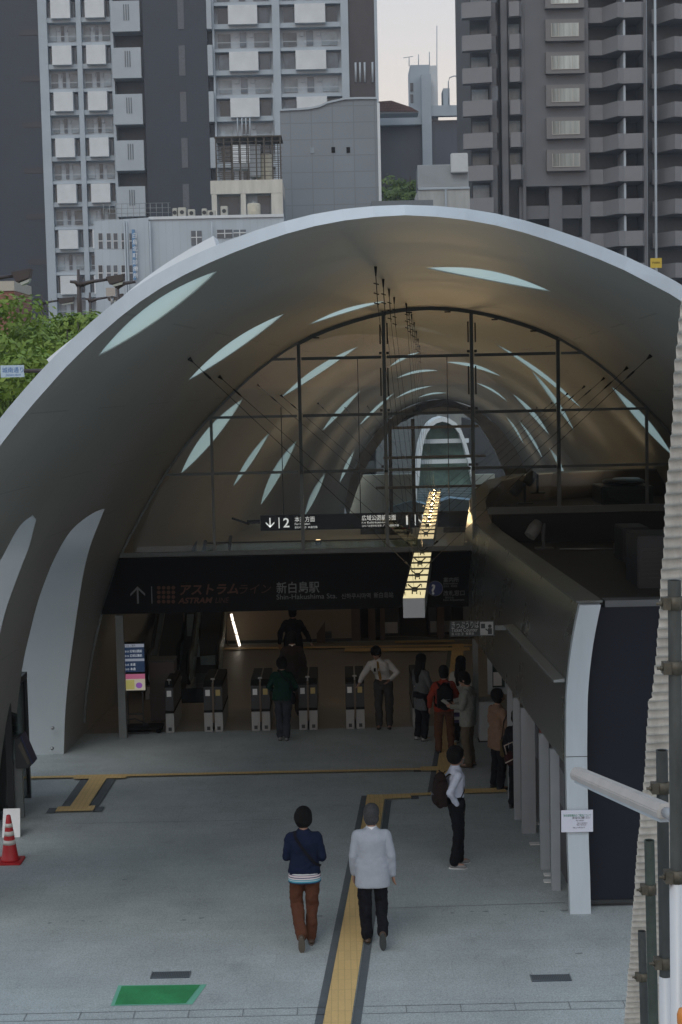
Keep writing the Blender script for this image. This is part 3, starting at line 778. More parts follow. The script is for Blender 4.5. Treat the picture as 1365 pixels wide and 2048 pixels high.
# ================================================================== TICKET OFFICE BLOCK
BL = thing('ticket_office', 'dark low office block with a curved steel side wall and flat roof inside the vault', 'office block', (0, 0, 0))
M_STEELWALL = mat('grooved_steel_cladding', (.38, .40, .38), .28, metal=.8, var=.04, scale=.4)
def _groove(m):
    nt = m.node_tree; b = nt.nodes['Principled BSDF']; L = nt.links.new
    tc = nt.nodes.new('ShaderNodeTexCoord'); w = nt.nodes.new('ShaderNodeTexWave'); w.bands_direction = 'Z'; w.wave_profile = 'SAW'; w.inputs['Scale'].default_value = 2.6
    L(tc.outputs['Object'], w.inputs[0]); bp = nt.nodes.new('ShaderNodeBump'); bp.inputs['Strength'].default_value = .35; bp.inputs['Distance'].default_value = .02
    L(w.outputs[1], bp.inputs['Height']); L(bp.outputs[0], b.inputs['Normal'])
_groove(M_STEELWALL)
WP = [(0, .02), (.5, .012), (.9, .0), (1.3, -.005), (1.7, -.01), (1.95, -.012), (2.16, -.012), (2.5, -.006), (2.81, .0), (3.1, .022), (3.45, .065), (3.75, .12), (4.02, .18)]
def wdx(z):
    for (a, b), (c, d) in zip(WP, WP[1:]):
        if a <= z <= c: return b + (d - b) * (z - a) / (c - a)
    return WP[-1][1] if z > 4 else WP[0][1]
PATH = [(2.82 - .032 * (Y - 19.5), Y) for Y in (19.62, 21, 23, 25, 27, 29, 30.5)] + [(2.47, 31.5), (2.56, 32.7), (2.78, 34), (3.2, 35.2), (3.9, 36.3), (4.8, 37.0), (6.2, 37.5), (8.2, 37.6)]
def pnorm(i):
    a, b = Vector(PATH[max(i - 1, 0)]), Vector(PATH[min(i + 1, len(PATH) - 1)]); d = (b - a).normalized(); return Vector((d.y, -d.x))   # towards the block inside
def ztop(Y): return 4.02 if Y < 30 else 4.02 + min(.62, (Y - 30) * .11)
def wall_sheet(b, z0, steps, off, i0=0, i1=None, rev=False):
    i1 = len(PATH) - 1 if i1 is None else i1
    for i in range(i0, i1):
        for k in range(steps):
            def p(j, kk_):
                zt_ = ztop(PATH[j][1]); z = z0 + (zt_ - z0) * kk_ / steps; n = pnorm(j); zc = z * 4.02 / zt_; return (PATH[j][0] + n.x * (wdx(zc) + off), PATH[j][1] + n.y * (wdx(zc) + off), z)
            q = [p(i, k), p(i + 1, k), p(i + 1, k + 1), p(i, k + 1)]
            b.poly(q if not rev else q[::-1], smooth=True)
b = MB(); wall_sheet(b, 1.95, 12, 0, rev=True); b.build('steel_side_wall', M_STEELWALL, BL, weld=True)
b = MB(); wall_sheet(b, 1.95, 12, .27)
for i in range(len(PATH) - 1):
    n0, n1 = pnorm(i), pnorm(i + 1); p0, p1 = Vector(PATH[i]), Vector(PATH[i + 1]); d0, d1 = -.012, .258
    b.poly([(p0.x + n0.x * d0, p0.y + n0.y * d0, 1.95), (p0.x + n0.x * d1, p0.y + n0.y * d1, 1.95), (p1.x + n1.x * d1, p1.y + n1.y * d1, 1.95), (p1.x + n1.x * d0, p1.y + n1.y * d0, 1.95)])
b.build('inner_side_wall', mat('brown_soffit', (.13, .11, .09), .6, var=.1), BL)
b = MB()
for i in range(len(PATH) - 1):
    n0, n1 = pnorm(i), pnorm(i + 1); p0, p1 = Vector(PATH[i]), Vector(PATH[i + 1]); a, c = .165, .50
    z0, z1 = ztop(p0.y), ztop(p1.y)
    A = [(p.x + n.x * a, p.y + n.y * a, z + .005) for p, n, z in ((p0, n0, z0), (p1, n1, z1))]; C_ = [(p.x + n.x * c, p.y + n.y * c, z + .005) for p, n, z in ((p0, n0, z0), (p1, n1, z1))]
    A2 = [(x, y, z + .03) for x, y, z in A]; C2_ = [(x, y, z + .03) for x, y, z in C_]
    b.poly([A2[0], C2_[0], C2_[1], A2[1]]); b.poly([A[0], A2[0], A2[1], A[1]]); b.poly([C_[0], C_[1], C2_[1], C2_[0]])
    if i == 0: b.poly([A[0], C_[0], C2_[0], A2[0]])
b.build('coping', mat('coping_grey', (.16, .18, .18), .4, metal=.3, var=.06), BL)
# pale end pillar following the curve
b = MB(); n = 24; Yf = 19.48
prev = None
for k in range(n + 1):
    z = 4.02 * k / n; x = 2.82 + wdx(z); w = .27 if k < n else .27
    cur = [(x, Yf, z), (x + w, Yf, z), (x + w, Yf + .14, z), (x, Yf + .14, z)]
    if prev:
        for j in range(4): b.poly([prev[j], prev[(j + 1) % 4], cur[(j + 1) % 4], cur[j]])
    prev = cur
b.poly(prev)
b.build('end_pillar', M_WHITEMETAL, BL)
b = MB(); b.box(2.82 + wdx(2.05) - .002, 2.82 + wdx(2.05) + .272, Yf - .003, Yf + .02, 2.065, 2.073); b.build('panel_joint', M_DARKMETAL, BL)
b = MB(); b.box(3.095, 10.5, 19.74, 19.9, .06, 3.95); b.build('front_wall', mat('navy_panel', (.010, .013, .022), .55, var=.1, scale=.8, spec=.25), BL)
b = MB(); b.box(3.09, 10.5, 19.76, 19.88, 0.02, .05); b.box(3.10, 10.5, 19.715, 19.74, .055, .10); b.build('base_trim', M_DARKMETAL, BL)
b = MB(); b.box(3.36, 10.5, 19.70, 19.95, 3.955, 4.04); b.build('parapet_cap', mat('parapet_grey', (.12, .13, .14), .5, var=.05), BL)
b = MB(); b.box(3.12, 10.5, 19.92, 30.2, 3.60, 3.70); b.box(3.1, 8.6, 30.6, 37.3, 3.95, 4.02); b.build('roof_deck', mat('roof_deck_grey', (.085, .082, .078), .7, var=.15, scale=1.5), BL)
b = MB(); b.box(2.95, 10.3, 30.22, 30.32, 3.60, zBR - .07); b.build('upstand', mat('upstand_dark', (.02, .022, .023), .6, var=.1), BL)
b = MB(); b.box(3.7, 3.8, 19.92, 30.8, .02, 3.595); b.build('recess_back_wall', mat('recess_wall', (.09, .08, .07), .6, var=.1), BL)
# ledge below the upper curve
b = MB()
pl = [(2.82 - .032 * (Y - 19.5), Y) for Y in (19.66, 21, 22.5, 24.2)]
for (xa, ya), (xb_, yb) in zip(pl, pl[1:]):
    b.prism([(xa - .13, ya, 3.0), (xa + .01, ya, 3.0), (xa + .012, ya, 3.05), (xa - .13, ya, 3.03)], (xb_ - xa, yb - ya, 0))
b.build('wall_ledge', mat('ledge_grey', (.3, .32, .32), .4, metal=.4), BL)
# piers of the ticket machine recess
for px0, px1, yb in ((1045, 1073, 1668), (1082, 1101, 1740), (1104, 1122, 1782), (1030, 1043, 1640), (1018, 1028, 1600)):
    c0, c1 = gr(px0, yb), gr(px1, yb); b = MB(); b.box(c0.x, c1.x, c0.y, c0.y + .09, .0, 1.94)
    b.build('recess_pier', mat('pier_grey', (.34, .37, .40), .5, var=.05), BL)
for k, Y in enumerate((20.6, 21.5, 23.5, 24.3)):
    b = MB(); b.box(2.98, 3.6, Y + .12, Y + .72, .0, 1.7); b.build('ticket_machine', mat('machine_body', (.12, .12, .13), .45, var=.1), BL)
    b = MB(); b.box(2.965, 2.98, Y + .2, Y + .64, 1.0, 1.5); b.build('machine_screen', mat('machine_face', (.25, .27, .3), .3), BL)
for (px, py) in ((1071, 1650), (1072, 1690), (1101, 1752), (1101, 1765)):
    c = gr(px, py); b = MB(); b.box(c.x - .09, c.x + .06, c.y - .06, c.y + .06, .014, .03); b.build('floor_plate', M_WHITE, BL)
b = MB(); p = gr(1072, 1600)
for z0, z1, m_ in ((.75, 1.0, 0), (1.1, 1.3, 0), (1.55, 1.7, 0)): b.box(2.905, 2.915, 22.2, 22.9, z0, z1)
b.build('red_poster', mat('poster_red', (.35, .04, .03), .5, var=.3, scale=8), BL)
# ticket window and counter
TW = thing('ticket_window', 'pale framed ticket window with a paper notice above a white counter', 'ticket counter', (2.55, 29.1, 0))
b = MB(); b.box(.0, .38, 0, .5, .03, .78); b.build('counter', M_WHITEMETAL, TW, bevel=.008)
b = MB(); b.box(-.02, .40, -.01, .5, 0, .03); b.build('plinth', M_DARKMETAL, TW)
b = MB(); x0, x1_, z0, z1 = .18, .56, .90, 1.93
b.box(x0, x0 + .09, .1, .2, z0, z1); b.box(x1_ - .05, x1_, .1, .2, z0, z1); b.box(x0 + .09, x1_ - .05, .1, .2, z0, z0 + .13); b.box(x0 + .09, x1_ - .05, .1, .2, z1 - .05, z1)
b.build('window_frame', M_WHITEMETAL, TW)
b = MB(); b.box(x0 + .09, x1_ - .05, .16, .17, z0 + .13, z1 - .05); b.build('window_glass', mat('office_glass', (.05, .08, .075), .15, var=.2), TW)
b = MB(); b.box(x0 + .11, x0 + .27, .145, .155, z0 + .16, z0 + .42); b.build('notice', M_WHITE, TW)
b = MB(); b.box(-.08, .02, .3, .45, 0, 1.94); b.build('window_post', M_FRAMELIGHT, TW)
# hanging ticket counter sign
p = at(900, 1273, 25.0); q = at(990, 1240, 25.0)
TS = thing('ticket_counter_sign', 'small dark projecting sign with ticket clerk pictogram fixed to the steel side wall', 'sign', (p.x, 25.0, p.z))
w, h = q.x - p.x, q.z - p.z
b = MB(); b.box(0, w, -.03, .03, 0, h); b.build('sign_box', mat('sign_dark_grey', (.03, .035, .036), .4), TS, bevel=.004)
M_TXT2 = mat('soft_white_lettering', (.45, .47, .47), .5)
rgba_text('きっぷうりば', .135, M_TXT2, TS, (.02, -.036, h * .56), width=w * .60); rgba_text('Ticket Counter', .09, M_TXT2, TS, (.025, -.036, h * .31), width=w * .58); rgba_text('표 사는 곳  售票处', .05, M_TXT2, TS, (.025, -.036, h * .1), width=w * .5)
b = MB(); b.box(w * .67, w * .96, -.034, -.030, h * .06, h * .92); b.build('pictogram_panel', M_TXT2, TS)
b = MB(); b.box(w * .69, w * .78, -.038, -.034, h * .5, h * .8); b.box(w * .84, w * .93, -.038, -.034, h * .12, h * .5)
b.prism([(w * .885 + .03 * math.cos(a * PI / 6), -.038, h * .63 + .03 * math.sin(a * PI / 6)) for a in range(12)], (0, .004, 0))
b.prism([(w * .79, -.0385, h * .4), (w * .85, -.0385, h * .3), (w * .85, -.0385, h * .38), (w * .79, -.0385, h * .5)], (0, .004, 0)); b.build('pictogram', M_DARKMETAL, TS)
b = MB(); b.box(w, w + .22, -.02, .02, h * .35, h * .65); b.build('bracket', M_FRAMELIGHT, TS)
# notice board on the pillar
p = at(1124, 1666, 19.40); q = at(1187, 1621, 19.40); w, h = q.x - p.x, q.z - p.z
NB = thing('paper_notice', 'white paper notice with green and black print taped to the pale pillar', 'notice', (p.x, 19.43, p.z))
b = MB(); b.box(0, w, 0, .012, 0, h); b.build('paper', mat('paper_white', (.66, .68, .78), .6), NB)
M_PG = mat('print_green', (.08, .3, .2), .6); M_PK = mat('print_black', (.06, .06, .07), .6)
rgba_text('新白島駅構内のご案内について', .035, M_PG, NB, (.03, -.003, h * .72), width=w * .86, ext=.0005)
rgba_text('通り抜けはご遠慮ください', .035, M_PK, NB, (w * .35, -.003, h * .61), width=w * .56, ext=.0005)
for z, x0, ww in ((.50, .46, .25), (.38, .5, .32), (.30, .48, .3), (.18, .36, .38)): rgba_text('平成二十七年三月より', .02, M_PK, NB, (w * x0, -.003, h * z), width=w * ww, ext=.0005)
b = MB(); b.box(w * .3, w * .7, .012, .05, .02, h - .02); b.build('mount', M_DARKMETAL, NB)
# roof plant
def floodlight(px, py, Y, label):
    p = at(px, py, Y); t = thing('floodlight', label, 'floodlight', p, group='floodlights on the office roof')
    b = MB(); b.tube([(-.09, -.05, .22), (.0, .0, .33), (.08, .06, .42)], [.10, .12, .10], 10); b.build('lamp_head', mat('lamp_shell', (.16, .16, .155), .6), t)
    b = MB(); b.box(.12, .17, -.03, .03, .0, .42); b.box(-.03, .17, -.02, .02, .38, .40); b.box(.0, .3, -.1, .1, 0, .03); b.build('bracket', M_DARKMETAL, t)
floodlight(1070, 1098, 25.5, 'pale floodlight with bracket near the front roof edge, before the glass')
floodlight(1062, 987, 33.2, 'pale floodlight on the curved roof end behind the glass, the upper one')
floodlight(1036, 1008, 31.8, 'pale floodlight on the curved roof end behind the glass, the lower one')
def unit(px0, px1, pyb, Y, h, d, label, m):
    a, c = at(px0, pyb, Y), at(px1, pyb, Y); t = thing('roof_unit', label, 'air handling unit', (a.x, Y, a.z))
    b = MB(); b.box(0, c.x - a.x, 0, d, 0.02, h); b.build('casing', m, t, bevel=.02)
    b = MB()
    for i in range(8): b.box(.06, c.x - a.x - .06, -.008, .0, h * .2 + i * h * .08, h * .2 + i * h * .08 + .02)
    b.build('louvre', M_DARKMETAL, t)
    return t, c.x - a.x
unit(1276, 1380, 1180, 21.3, .75, .9, 'dark boxy roof unit on the office roof beside the corrugated sheet', mat('unit_dark', (.025, .028, .034), .5, var=.1))
unit(1246, 1300, 1128, 25.5, .6, .8, 'low dark box behind the larger roof unit', MATS['unit_dark'])
t, w = unit(1203, 1308, 1012, 32.6, .40, 1.2, 'wide dark air conditioner with a pale round top behind the glass', mat('unit_steel', (.07, .085, .085), .35, metal=.4, var=.1))
b = MB(); b.lathe([(.42, 0), (.45, .03), (.45, .07), (.40, .10)], (w * .52, .6, .42), 24); b.build('fan_ring', M_DARKMETAL, t)
b = MB(); b.lathe([(.3, 0), (.28, .02), (.0, .03)], (w * .58, .6, .522), 20); b.build('fan_cover', M_WHITEMETAL, t)
# two little valves and a pipe on the roof
b = MB(); a, c = at(1120, 1098, 27), at(1250, 1098, 27); b.tube([a, c], .015, 6); b.box(a.x + .95, a.x + 1.05, a.y - .05, a.y + .05, a.z - .1, a.z + .08)
tag(b.build('roof_pipe', M_STEEL), 'thin pipe with a small valve running across the dark office roof', 'pipe')

# ================================================================== CONCOURSE INTERIOR
M_INWALL = mat('concourse_wall_beige', (.30, .24, .17), .55, var=.08, scale=1.2)
CW = thing('concourse_wall', 'dim beige back wall of the concourse behind the gates', 'wall', (0, 0, 0))
wa, wb = at(455, 1290, 41), at(704, 1290, 41)
b = MB(); b.box(wa.x, wb.x, 41, 41.2, .01, 2.28); b.build('wall_panel', M_INWALL, CW)
b = MB(); b.box(-6.3, wa.x - .005, 43.5, 43.7, .01, 2.28); b.build('escalator_wall', mat('concourse_wall_brown', (.2, .14, .10), .55, var=.1), CW)
b = MB(); b.box(wa.x, wb.x, 40.985, 40.998, .012, .09); b.build('skirting', M_DARKMETAL, CW)
b = MB(); b.box(-7, 10, 40.9, 52, 2.30, 2.42); 
structure('upper_deck', b, mat('deck_paving', (.42, .40, .35), .7, var=.1, scale=.7))
b = MB(); b.box(-7, 10, 41.5, 79.9, .008, .02); structure('lower_floor', b, MATS['concourse_tile'])
b = MB(); b.box(-7, 10, 51.6, 51.8, .02, 2.295); o = b.build('lower_end_wall', M_INWALL); tag(o, 'dim wall far behind the brown concourse columns', 'wall')
# camera housing on the wall
t = thing('wall_camera', 'dark box camera on a pointed bracket on the beige wall', 'camera', (at(655, 1270, 40.9)))
b = MB(); b.box(-.05, .12, -.25, .0, -.05, .10); b.build('housing', M_DARKMETAL, t, bevel=.01)
b = MB(); b.prism([(-.28, -.03, -.25), (-.05, -.03, -.25), (-.05, -.03, .38), (-.28, -.03, .05)], (0, .03, 0)); b.build('bracket', mat('brown_steel', (.10, .07, .05), .5, var=.1), t)
M_BROWN = MATS['brown_steel']
for k, (p0, p1) in enumerate(((704, 722), (738, 752), (762, 771), (876, 890), (930, 940))):
    a, c = at(p0, 1290, 41.0), at(p1, 1290, 41.0); b = MB(); b.box(0, c.x - a.x, 0, .3, .01, 2.295)
    lab = ['wide brown column at the end of the beige wall', 'brown column second from the beige wall', 'thin brown column left of the hanging light beam', 'brown column just right of the hanging light beam front', 'brown column behind the ticket counter sign'][k]
    tag(b.build('steel_column', M_BROWN, loc=(a.x, 41.0, 0)), lab, 'column', 'brown columns behind the gates')
# far bright openings between the columns; glowing faces stand in for outside light
def lit_window(p0, p1, y0, y1, Y, label, glow, nb):
    a, c = at(p0, y1, Y), at(p1, y0, Y); t = thing('glowing_opening', label, 'glowing opening', (a.x, Y, a.z))
    w, h = c.x - a.x, c.z - a.z
    b = MB(); b.box(.02, w - .02, 0, .03, .02, h - .02); b.build('glow_face', glow, t)
    b = MB(); b.box(0, .02, -.01, .04, 0, h); b.box(w - .02, w, -.01, .04, 0, h)
    for i in range(nb + 1): b.box(.02, w - .02, -.012, -.002, h * i / nb * .97, h * i / nb * .97 + .02)
    b.build('frame', M_BROWN, t)
G1 = mat('warm_window_glow', (.6, .5, .4), .5, emit=(1, .72, .42), estr=1.1); G2 = mat('white_window_glow', (.7, .7, .7), .5, emit=(1, .93, .82), estr=1.2)
lit_window(865, 871, 1212, 1256, 43, 'narrow bright white opening with added glow right of the beam front', G2, 1)
lit_window(880, 892, 1210, 1254, 43, 'bright warm opening with added glow crossed by dark bars', G1, 5)
lit_window(770, 780, 1244, 1256, 43, 'tiny white opening with added glow low between the brown columns', G2, 1)
# dark ticket barrier masses below them
for k, (p0, p1) in enumerate(((765, 800), (858, 905))):
    a, c = at(p0, 1284, 41.6), at(p1, 1284, 41.6); t = thing('far_gate', ['black far gate box under the light beam front, the left one', 'black far gate box under the narrow bright opening'][k], 'gate', (a.x, 41.6, 0), group='far gates beyond the columns')
    b = MB(); b.box(0, c.x - a.x, 0, 1.2, .02, .9); b.build('cabinet', M_DARKMETAL, t, bevel=.03)
    b = MB(); b.box(.05, c.x - a.x - .05, -.01, .0, .1, .4); b.build('panel', M_STEEL, t)
# slanted line light on the stair
t = thing('line_light', 'slanting white line of light tubes by the stair', 'light', at(468, 1235, 40.4))
o0 = Vector(t.location)
for (x0, y0, x1_, y1_) in ((463, 1228, 466, 1241), (466.5, 1243, 473.5, 1268), (474, 1270, 480, 1292)):
    p, q = at(x0, y0, 40.4) - o0, at(x1_, y1_, 40.4) - o0; b = MB(); b.tube([p, q], .032, 8); b.build('light_tube', mat('tube_glow', (.8, .8, .8), .4, emit=(1, .9, .75), estr=2.2), t)
b = MB(); p, q = at(458, 1226, 40.45) - o0, at(476, 1294, 40.45) - o0; b.tube([p, q], .02, 6); b.tube([at(444, 1228, 40.45) - o0, at(457, 1292, 40.45) - o0], .012, 6); b.build('rail', M_BROWN, t)
# escalators with glass balustrades
def escalator(px, pyb, Y, label, w=.9):
    c = gr(px, pyb); t = thing('escalator', label, 'escalator', (c.x, c.y, 0), group='escalators on the left of the concourse')
    L_, Hh = 5.2, 2.2
    b = MB(); b.prism([(-w / 2 + .02, 0, .02), (-w / 2 + .02, 1.2, .02), (-w / 2 + .02, L_, Hh - .3), (-w / 2 + .02, L_, Hh), (-w / 2 + .02, 1.0, .2), (-w / 2 + .02, 0, .15)], (w - .04, 0, 0)); b.build('steps', mat('escalator_step', (.06, .06, .06), .5, metal=.4), t)
    for s in (-1, 1):
        x = s * w / 2
        b = MB(); b.prism([(x - .01, .2, .3), (x - .01, 1.0, .3), (x - .01, L_, Hh), (x - .01, L_, Hh + .0), (x - .01, L_, Hh + .0)][:3] + [(x - .01, L_, Hh + .75), (x - .01, 1.0, 1.0), (x - .01, .2, 1.0)], (.02, 0, 0)); b.build('glass_balustrade', mat('blue_glass_panel', (.25, .34, .37), .2, var=.1), t)
        b = MB(); b.tube([(x, .05, .35), (x, -.12, .62), (x, .05, .95), (x, .25, 1.02), (x, 1.0, 1.02), (x, L_, Hh + .78)], .045, 8); b.build('handrail', M_BLACK, t)
        b = MB(); b.box(x - .06, x + .06, 0, 1.1, .02, .3); b.build('skirt', M_STEEL, t)
escalator(398, 1380, 36, 'escalator with pale blue glass side nearest the beige wall')
escalator(338, 1400, 34, 'dim escalator with dark side left of the blue glass one')
b = MB(); a, c = gr(302, 1445), gr(352, 1445); t = thing('dark_cabinet', 'dark brown cabinet box behind the leftmost gate', 'cabinet', (a.x, a.y, 0))
b = MB(); b.box(0, c.x - a.x, 0, .5, .03, 1.25); b.build('carcass', mat('cabinet_brown', (.06, .045, .04), .5, var=.1), t, bevel=.01)
b = MB(); b.box(-.01, c.x - a.x + .01, -.01, .52, 1.252, 1.29); b.build('top', M_DARKMETAL, t)
t = thing('glass_screen', 'tall narrow pale blue glass screen standing beside the escalators', 'glass screen', (at(385, 1330, 36.4).x, 36.4, 0))
o0 = Vector(t.location); b = MB(); b.prism([at(x, y, 36.4) - o0 for x, y in ((374, 1229), (391, 1228), (400, 1300), (399, 1330), (374, 1332))], (0, .03, 0)); b.build('upper_pane', mat('pale_blue_screen', (.24, .32, .34), .25, var=.15), t)
b = MB(); b.prism([at(x, y, 36.1) - o0 for x, y in ((401, 1313), (443, 1309), (432, 1334), (411, 1352), (403, 1350))], (0, .03, 0)); b.build('lower_pane', MATS['pale_blue_screen'], t)
b = MB(); b.box(at(371, 1300, 36.4).x - o0.x - .03, at(371, 1300, 36.4).x - o0.x, -.02, .05, .02, 2.5); b.box(-.18, .25, .0, .3, .02, at(385, 1332, 36.4).z); b.build('stand', M_BROWN, t)
# low cart by the post
t = thing('floor_trolley', 'low black trolley frame on the floor behind the grey post', 'trolley', gr(285, 1468))
b = MB(); b.box(-.45, .4, -.05, .35, .10, .14); b.build('deck', M_BLACK, t)
for x in (-.38, .33):
    for y in (0, .3): b = MB(); b.sphere((x, y, .055), .05); b.build('wheel', M_BLACK, t)
b = MB(); b.tube([(-.42, .15, .14), (-.42, .15, .25), (-.15, .15, .28), (.1, .15, .16)], .015, 6); b.build('handle', M_DARKMETAL, t)

# ticket gates
M_GW = mat('gate_white_panel', (.34, .35, .35), .4, var=.04); M_GD = mat('gate_dark_panel', (.035, .038, .042), .35, var=.1)
def half_gate(b1, b2, b3, x):
    w = .165
    b1.box(x, x + w, 0, 1.5, .02, .40); b2.box(x + .004, x + w - .004, .008, 1.49, .45, .93); b3.box(x - .003, x + w + .003, -.004, 1.5, .40, .45)
def gate(double, flaps=False):
    t = thing('ticket_gate', 'x', 'ticket gate', (0, 0, 0))
    xs = (-.185, .02) if double else (-.0825,)
    for x in xs:
        w = .165
        b = MB(); b.box(x, x + w, 0, 1.5, .01, .40); b.build('base_panel', M_GW, t, bevel=.006)
        b = MB(); b.box(x, x + w, .006, 1.5, .453, .92); b.build('cabinet', M_GD, t, bevel=.006)
        b = MB(); b.box(x - .004, x + w + .004, -.004, 1.5, .403, .45); b.build('band', M_BLACK, t)
        b = MB(); b.prism([(x - .004, -.01, .923), (x - .004, 1.45, .923), (x - .004, 1.4, 1.02), (x - .004, .18, 1.02), (x - .004, -.01, .95)], (w + .008, 0, 0)); b.build('top_cover', M_BLACK, t)
        b = MB(); b.box(x + .035, x + w - .04, -.001, .006, .74, .86); b.build('sign_plate', M_LETTER if x < 0 else mat('gate_yellow', (.5, .4, .15), .5), t)
        b = MB(); b.box(x + .05, x + w - .05, -.008, -.001, .05, .12); b.build('label', M_DARKMETAL, t)
    if double:
        b = MB(); b.box(-.017, .017, -.02, 1.45, .2, 1.0); b.build('divider_post', mat('gate_bronze', (.15, .12, .09), .35, metal=.7), t)
    b = MB(); b.tube([(0, .05, .96), (0, .05, 1.06)], .012, 6); b.box(-.04, .04, .03, .07, 1.06, 1.085); b.build('sensor', M_STEEL, t)
    if flaps:
        b = MB(); b.box(flaps * .19 - (.0 if flaps > 0 else .30), flaps * .19 + (.30 if flaps > 0 else 0), .5, .53, .50, .80); b.build('flap_door', M_BLACK, t, bevel=.01)
    return t
GP = gate(True); first = True
GL = [(341, 1467, 's', 'single ticket gate cabinet nearest the departures screen', 1), (428, 1466, 'd', 'ticket gate with black flap on its left side, second from the departures screen', -1),
      (522.5, 1465, 'd', 'ticket gate just left of the person in green', 0), (617.5, 1464, 'd', 'ticket gate just right of the person in green', 0),
      (712, 1463, 'd', 'ticket gate under the hand of the man in white shirt and tie', 0), (836, 1461, 's', 'ticket gate half hidden behind the woman in the grey dress', 0)]
for px, py, kd, lab, fl in GL:
    c = gr(px, py)
    if kd == 's' or fl: t = gate(kd == 'd', fl)
    elif first: t = GP; first = False
    else: t = copy_tree(GP)
    t.location = (c.x, 30.45, 0); tag(t, lab, 'ticket gate', 'ticket gates across the station entrance')
# departures screen on its stand
p0, p1 = at(247, 1384, 30.62), at(290, 1284, 30.62); w, h = p1.x - p0.x, p1.z - p0.z
t = thing('departures_screen', 'upright departures screen on a stand with a pink and yellow advert below', 'screen', (p0.x, 30.62, 0))
b = MB(); b.box(0, w, 0, .07, p0.z, p1.z); b.build('screen_case', M_BLACK, t, bevel=.004)
def glow(n, c, s=.32): return mat(n, tuple(x * .6 for x in c), .3, emit=c, estr=s)
def sb(x0, x1, z0, z1, m, nm, k=0): b = MB(); b.box(w * x0, w * x1, -.006 - k * .003, -.002 - k * .003, p0.z + h * z0, p0.z + h * z1); b.build(nm, m, t)
sb(.04, .96, .40, .965, glow('screen_navy', (.02, .04, .09), .5), 'display'); sb(.04, .96, .90, .965, glow('screen_grey', (.45, .5, .6)), 'heading_bar', 1); sb(.04, .96, .62, .67, MATS['screen_grey'], 'heading_bar', 1)
sb(.04, .96, .03, .36, glow('screen_cream', (.75, .7, .55)), 'advert', 0); sb(.04, .96, .26, .36, glow('screen_pink', (.7, .2, .35)), 'advert_band', 1); sb(.05, .5, .05, .24, glow('screen_yellow', (.65, .6, .2)), 'advert_block', 1)
b = MB(); b.sphere((w * .7, -.012, p0.z + h * .13), .05, sc=(1.3, .12, 1.2)); b.build('advert_blob', glow('screen_purple', (.4, .15, .6)), t)
mt = glow('screen_text', (.7, .75, .8), .5)
rgba_text('のりば ご案内', .05, M_PK, t, (w * .08, -.012, p0.z + h * .915), width=w * .5, ext=.0005)
for z, s in ((.80, '広域公園前'), (.71, '広域公園前'), (.53, '本通'), (.44, '本通')):
    rgba_text('10:15', .05, mt, t, (w * .07, -.009, p0.z + h * z), width=w * .2, ext=.0005); rgba_text(s, .06, mt, t, (w * .34, -.009, p0.z + h * z), width=w * (.52 if len(s) > 3 else .22), ext=.0005)
b = MB(); b.box(w * .15, w * .2, .02, .05, .04, p0.z); b.box(w * .8, w * .85, .02, .05, .04, p0.z); b.box(w * .15, w * .85, .02, .05, .35, .38); b.box(-.05, w + .05, -.2, .3, .01, .04); b.build('stand', M_DARKMETAL, t)
# direction sign hanging beyond the glass
p0, p1 = at(522, 1062, 40), at(958, 1031, 40); w, h = p1.x - p0.x, .40
t = thing('platform_sign', 'long black hanging sign with lit white arrows and platform numbers 2 and 1', 'sign', (p0.x, 40, p0.z))
b = MB(); b.box(0, w, 0, .12, 0, h); b.build('sign_box', M_BLACK, t)
def X(px): return (px - 522) / 436 * w
M_SL = mat('lit_sign_letters', (.8, .8, .8), .5, emit=(1, 1, 1), estr=.62)
for x in (541, 846): b = MB(); arrow(b, (X(x), -.012, h * .52), .13, False, .035); b.build('arrow_symbol', M_SL, t)
for x in (559, 831): b = MB(); b.box(X(x) - .012, X(x) + .012, -.01, -.001, .06, h - .06); b.build('divider', M_SL, t)
rgba_text('2', .34, M_SL, t, (X(567), -.004, .085), bold=.006); rgba_text('1', .34, M_SL, t, (X(808), -.004, .085), bold=.006)
rgba_text('本通方面', .15, M_SL, t, (X(590), -.004, .225), width=X(630) - X(590)); rgba_text('For Hondori', .08, M_SL, t, (X(590), -.004, .135), width=X(620) - X(590)); rgba_text('혼도리 방면  本通方面', .06, M_SL, t, (X(590), -.004, .05), width=X(635) - X(590))
rgba_text('広域公園前方面', .15, M_SL, t, (X(724), -.004, .225), width=X(792) - X(724)); rgba_text('For Koiki-koen-mae', .08, M_SL, t, (X(724), -.004, .135), width=X(775) - X(724)); rgba_text('고이키코엔마에 방면  广域公园前方面', .06, M_SL, t, (X(724), -.004, .05), width=X(798) - X(724))
b = MB(); b.box(X(940), X(946), -.01, -.001, .07, h - .04); b.box(X(949), X(953), -.01, -.001, .07, h - .04); b.box(X(946), X(949), -.01, -.001, h - .09, h - .04); b.build('pictogram', M_SL, t)
b = MB(); b.tube([(-.02, .06, h * .6), (-.35, .06, h * .6)], .05, 8); b.tube([(-.3, .06, h * .45), (-.75, .3, h * .8)], .03, 8); b.build('side_bracket', M_BLACK, t)
b = MB()
for x in (.6, 2.6, 4.9): b.tube([(x, .06, h), (x, .06, tube_pt(0, 40).z - p0.z - .5)], .012, 6)
b.build('hanger', M_CABLE, t)
# guard rail at the deck edge
t = thing('deck_guard_rail', 'low glass guard rail with a dark top rail at the upper deck edge', 'railing', (0, 41.0, 2.42))
b = MB(); b.tube([(-5.9, 0, .30), (2.4, 0, .30)], .022, 8); b.build('top_rail', M_DARKMETAL, t)
b = MB(); b.box(-5.9, 2.4, -.006, .006, .0, .27); b.build('glass', glass_mat('green_glass', (.65, .75, .70), .1), t)

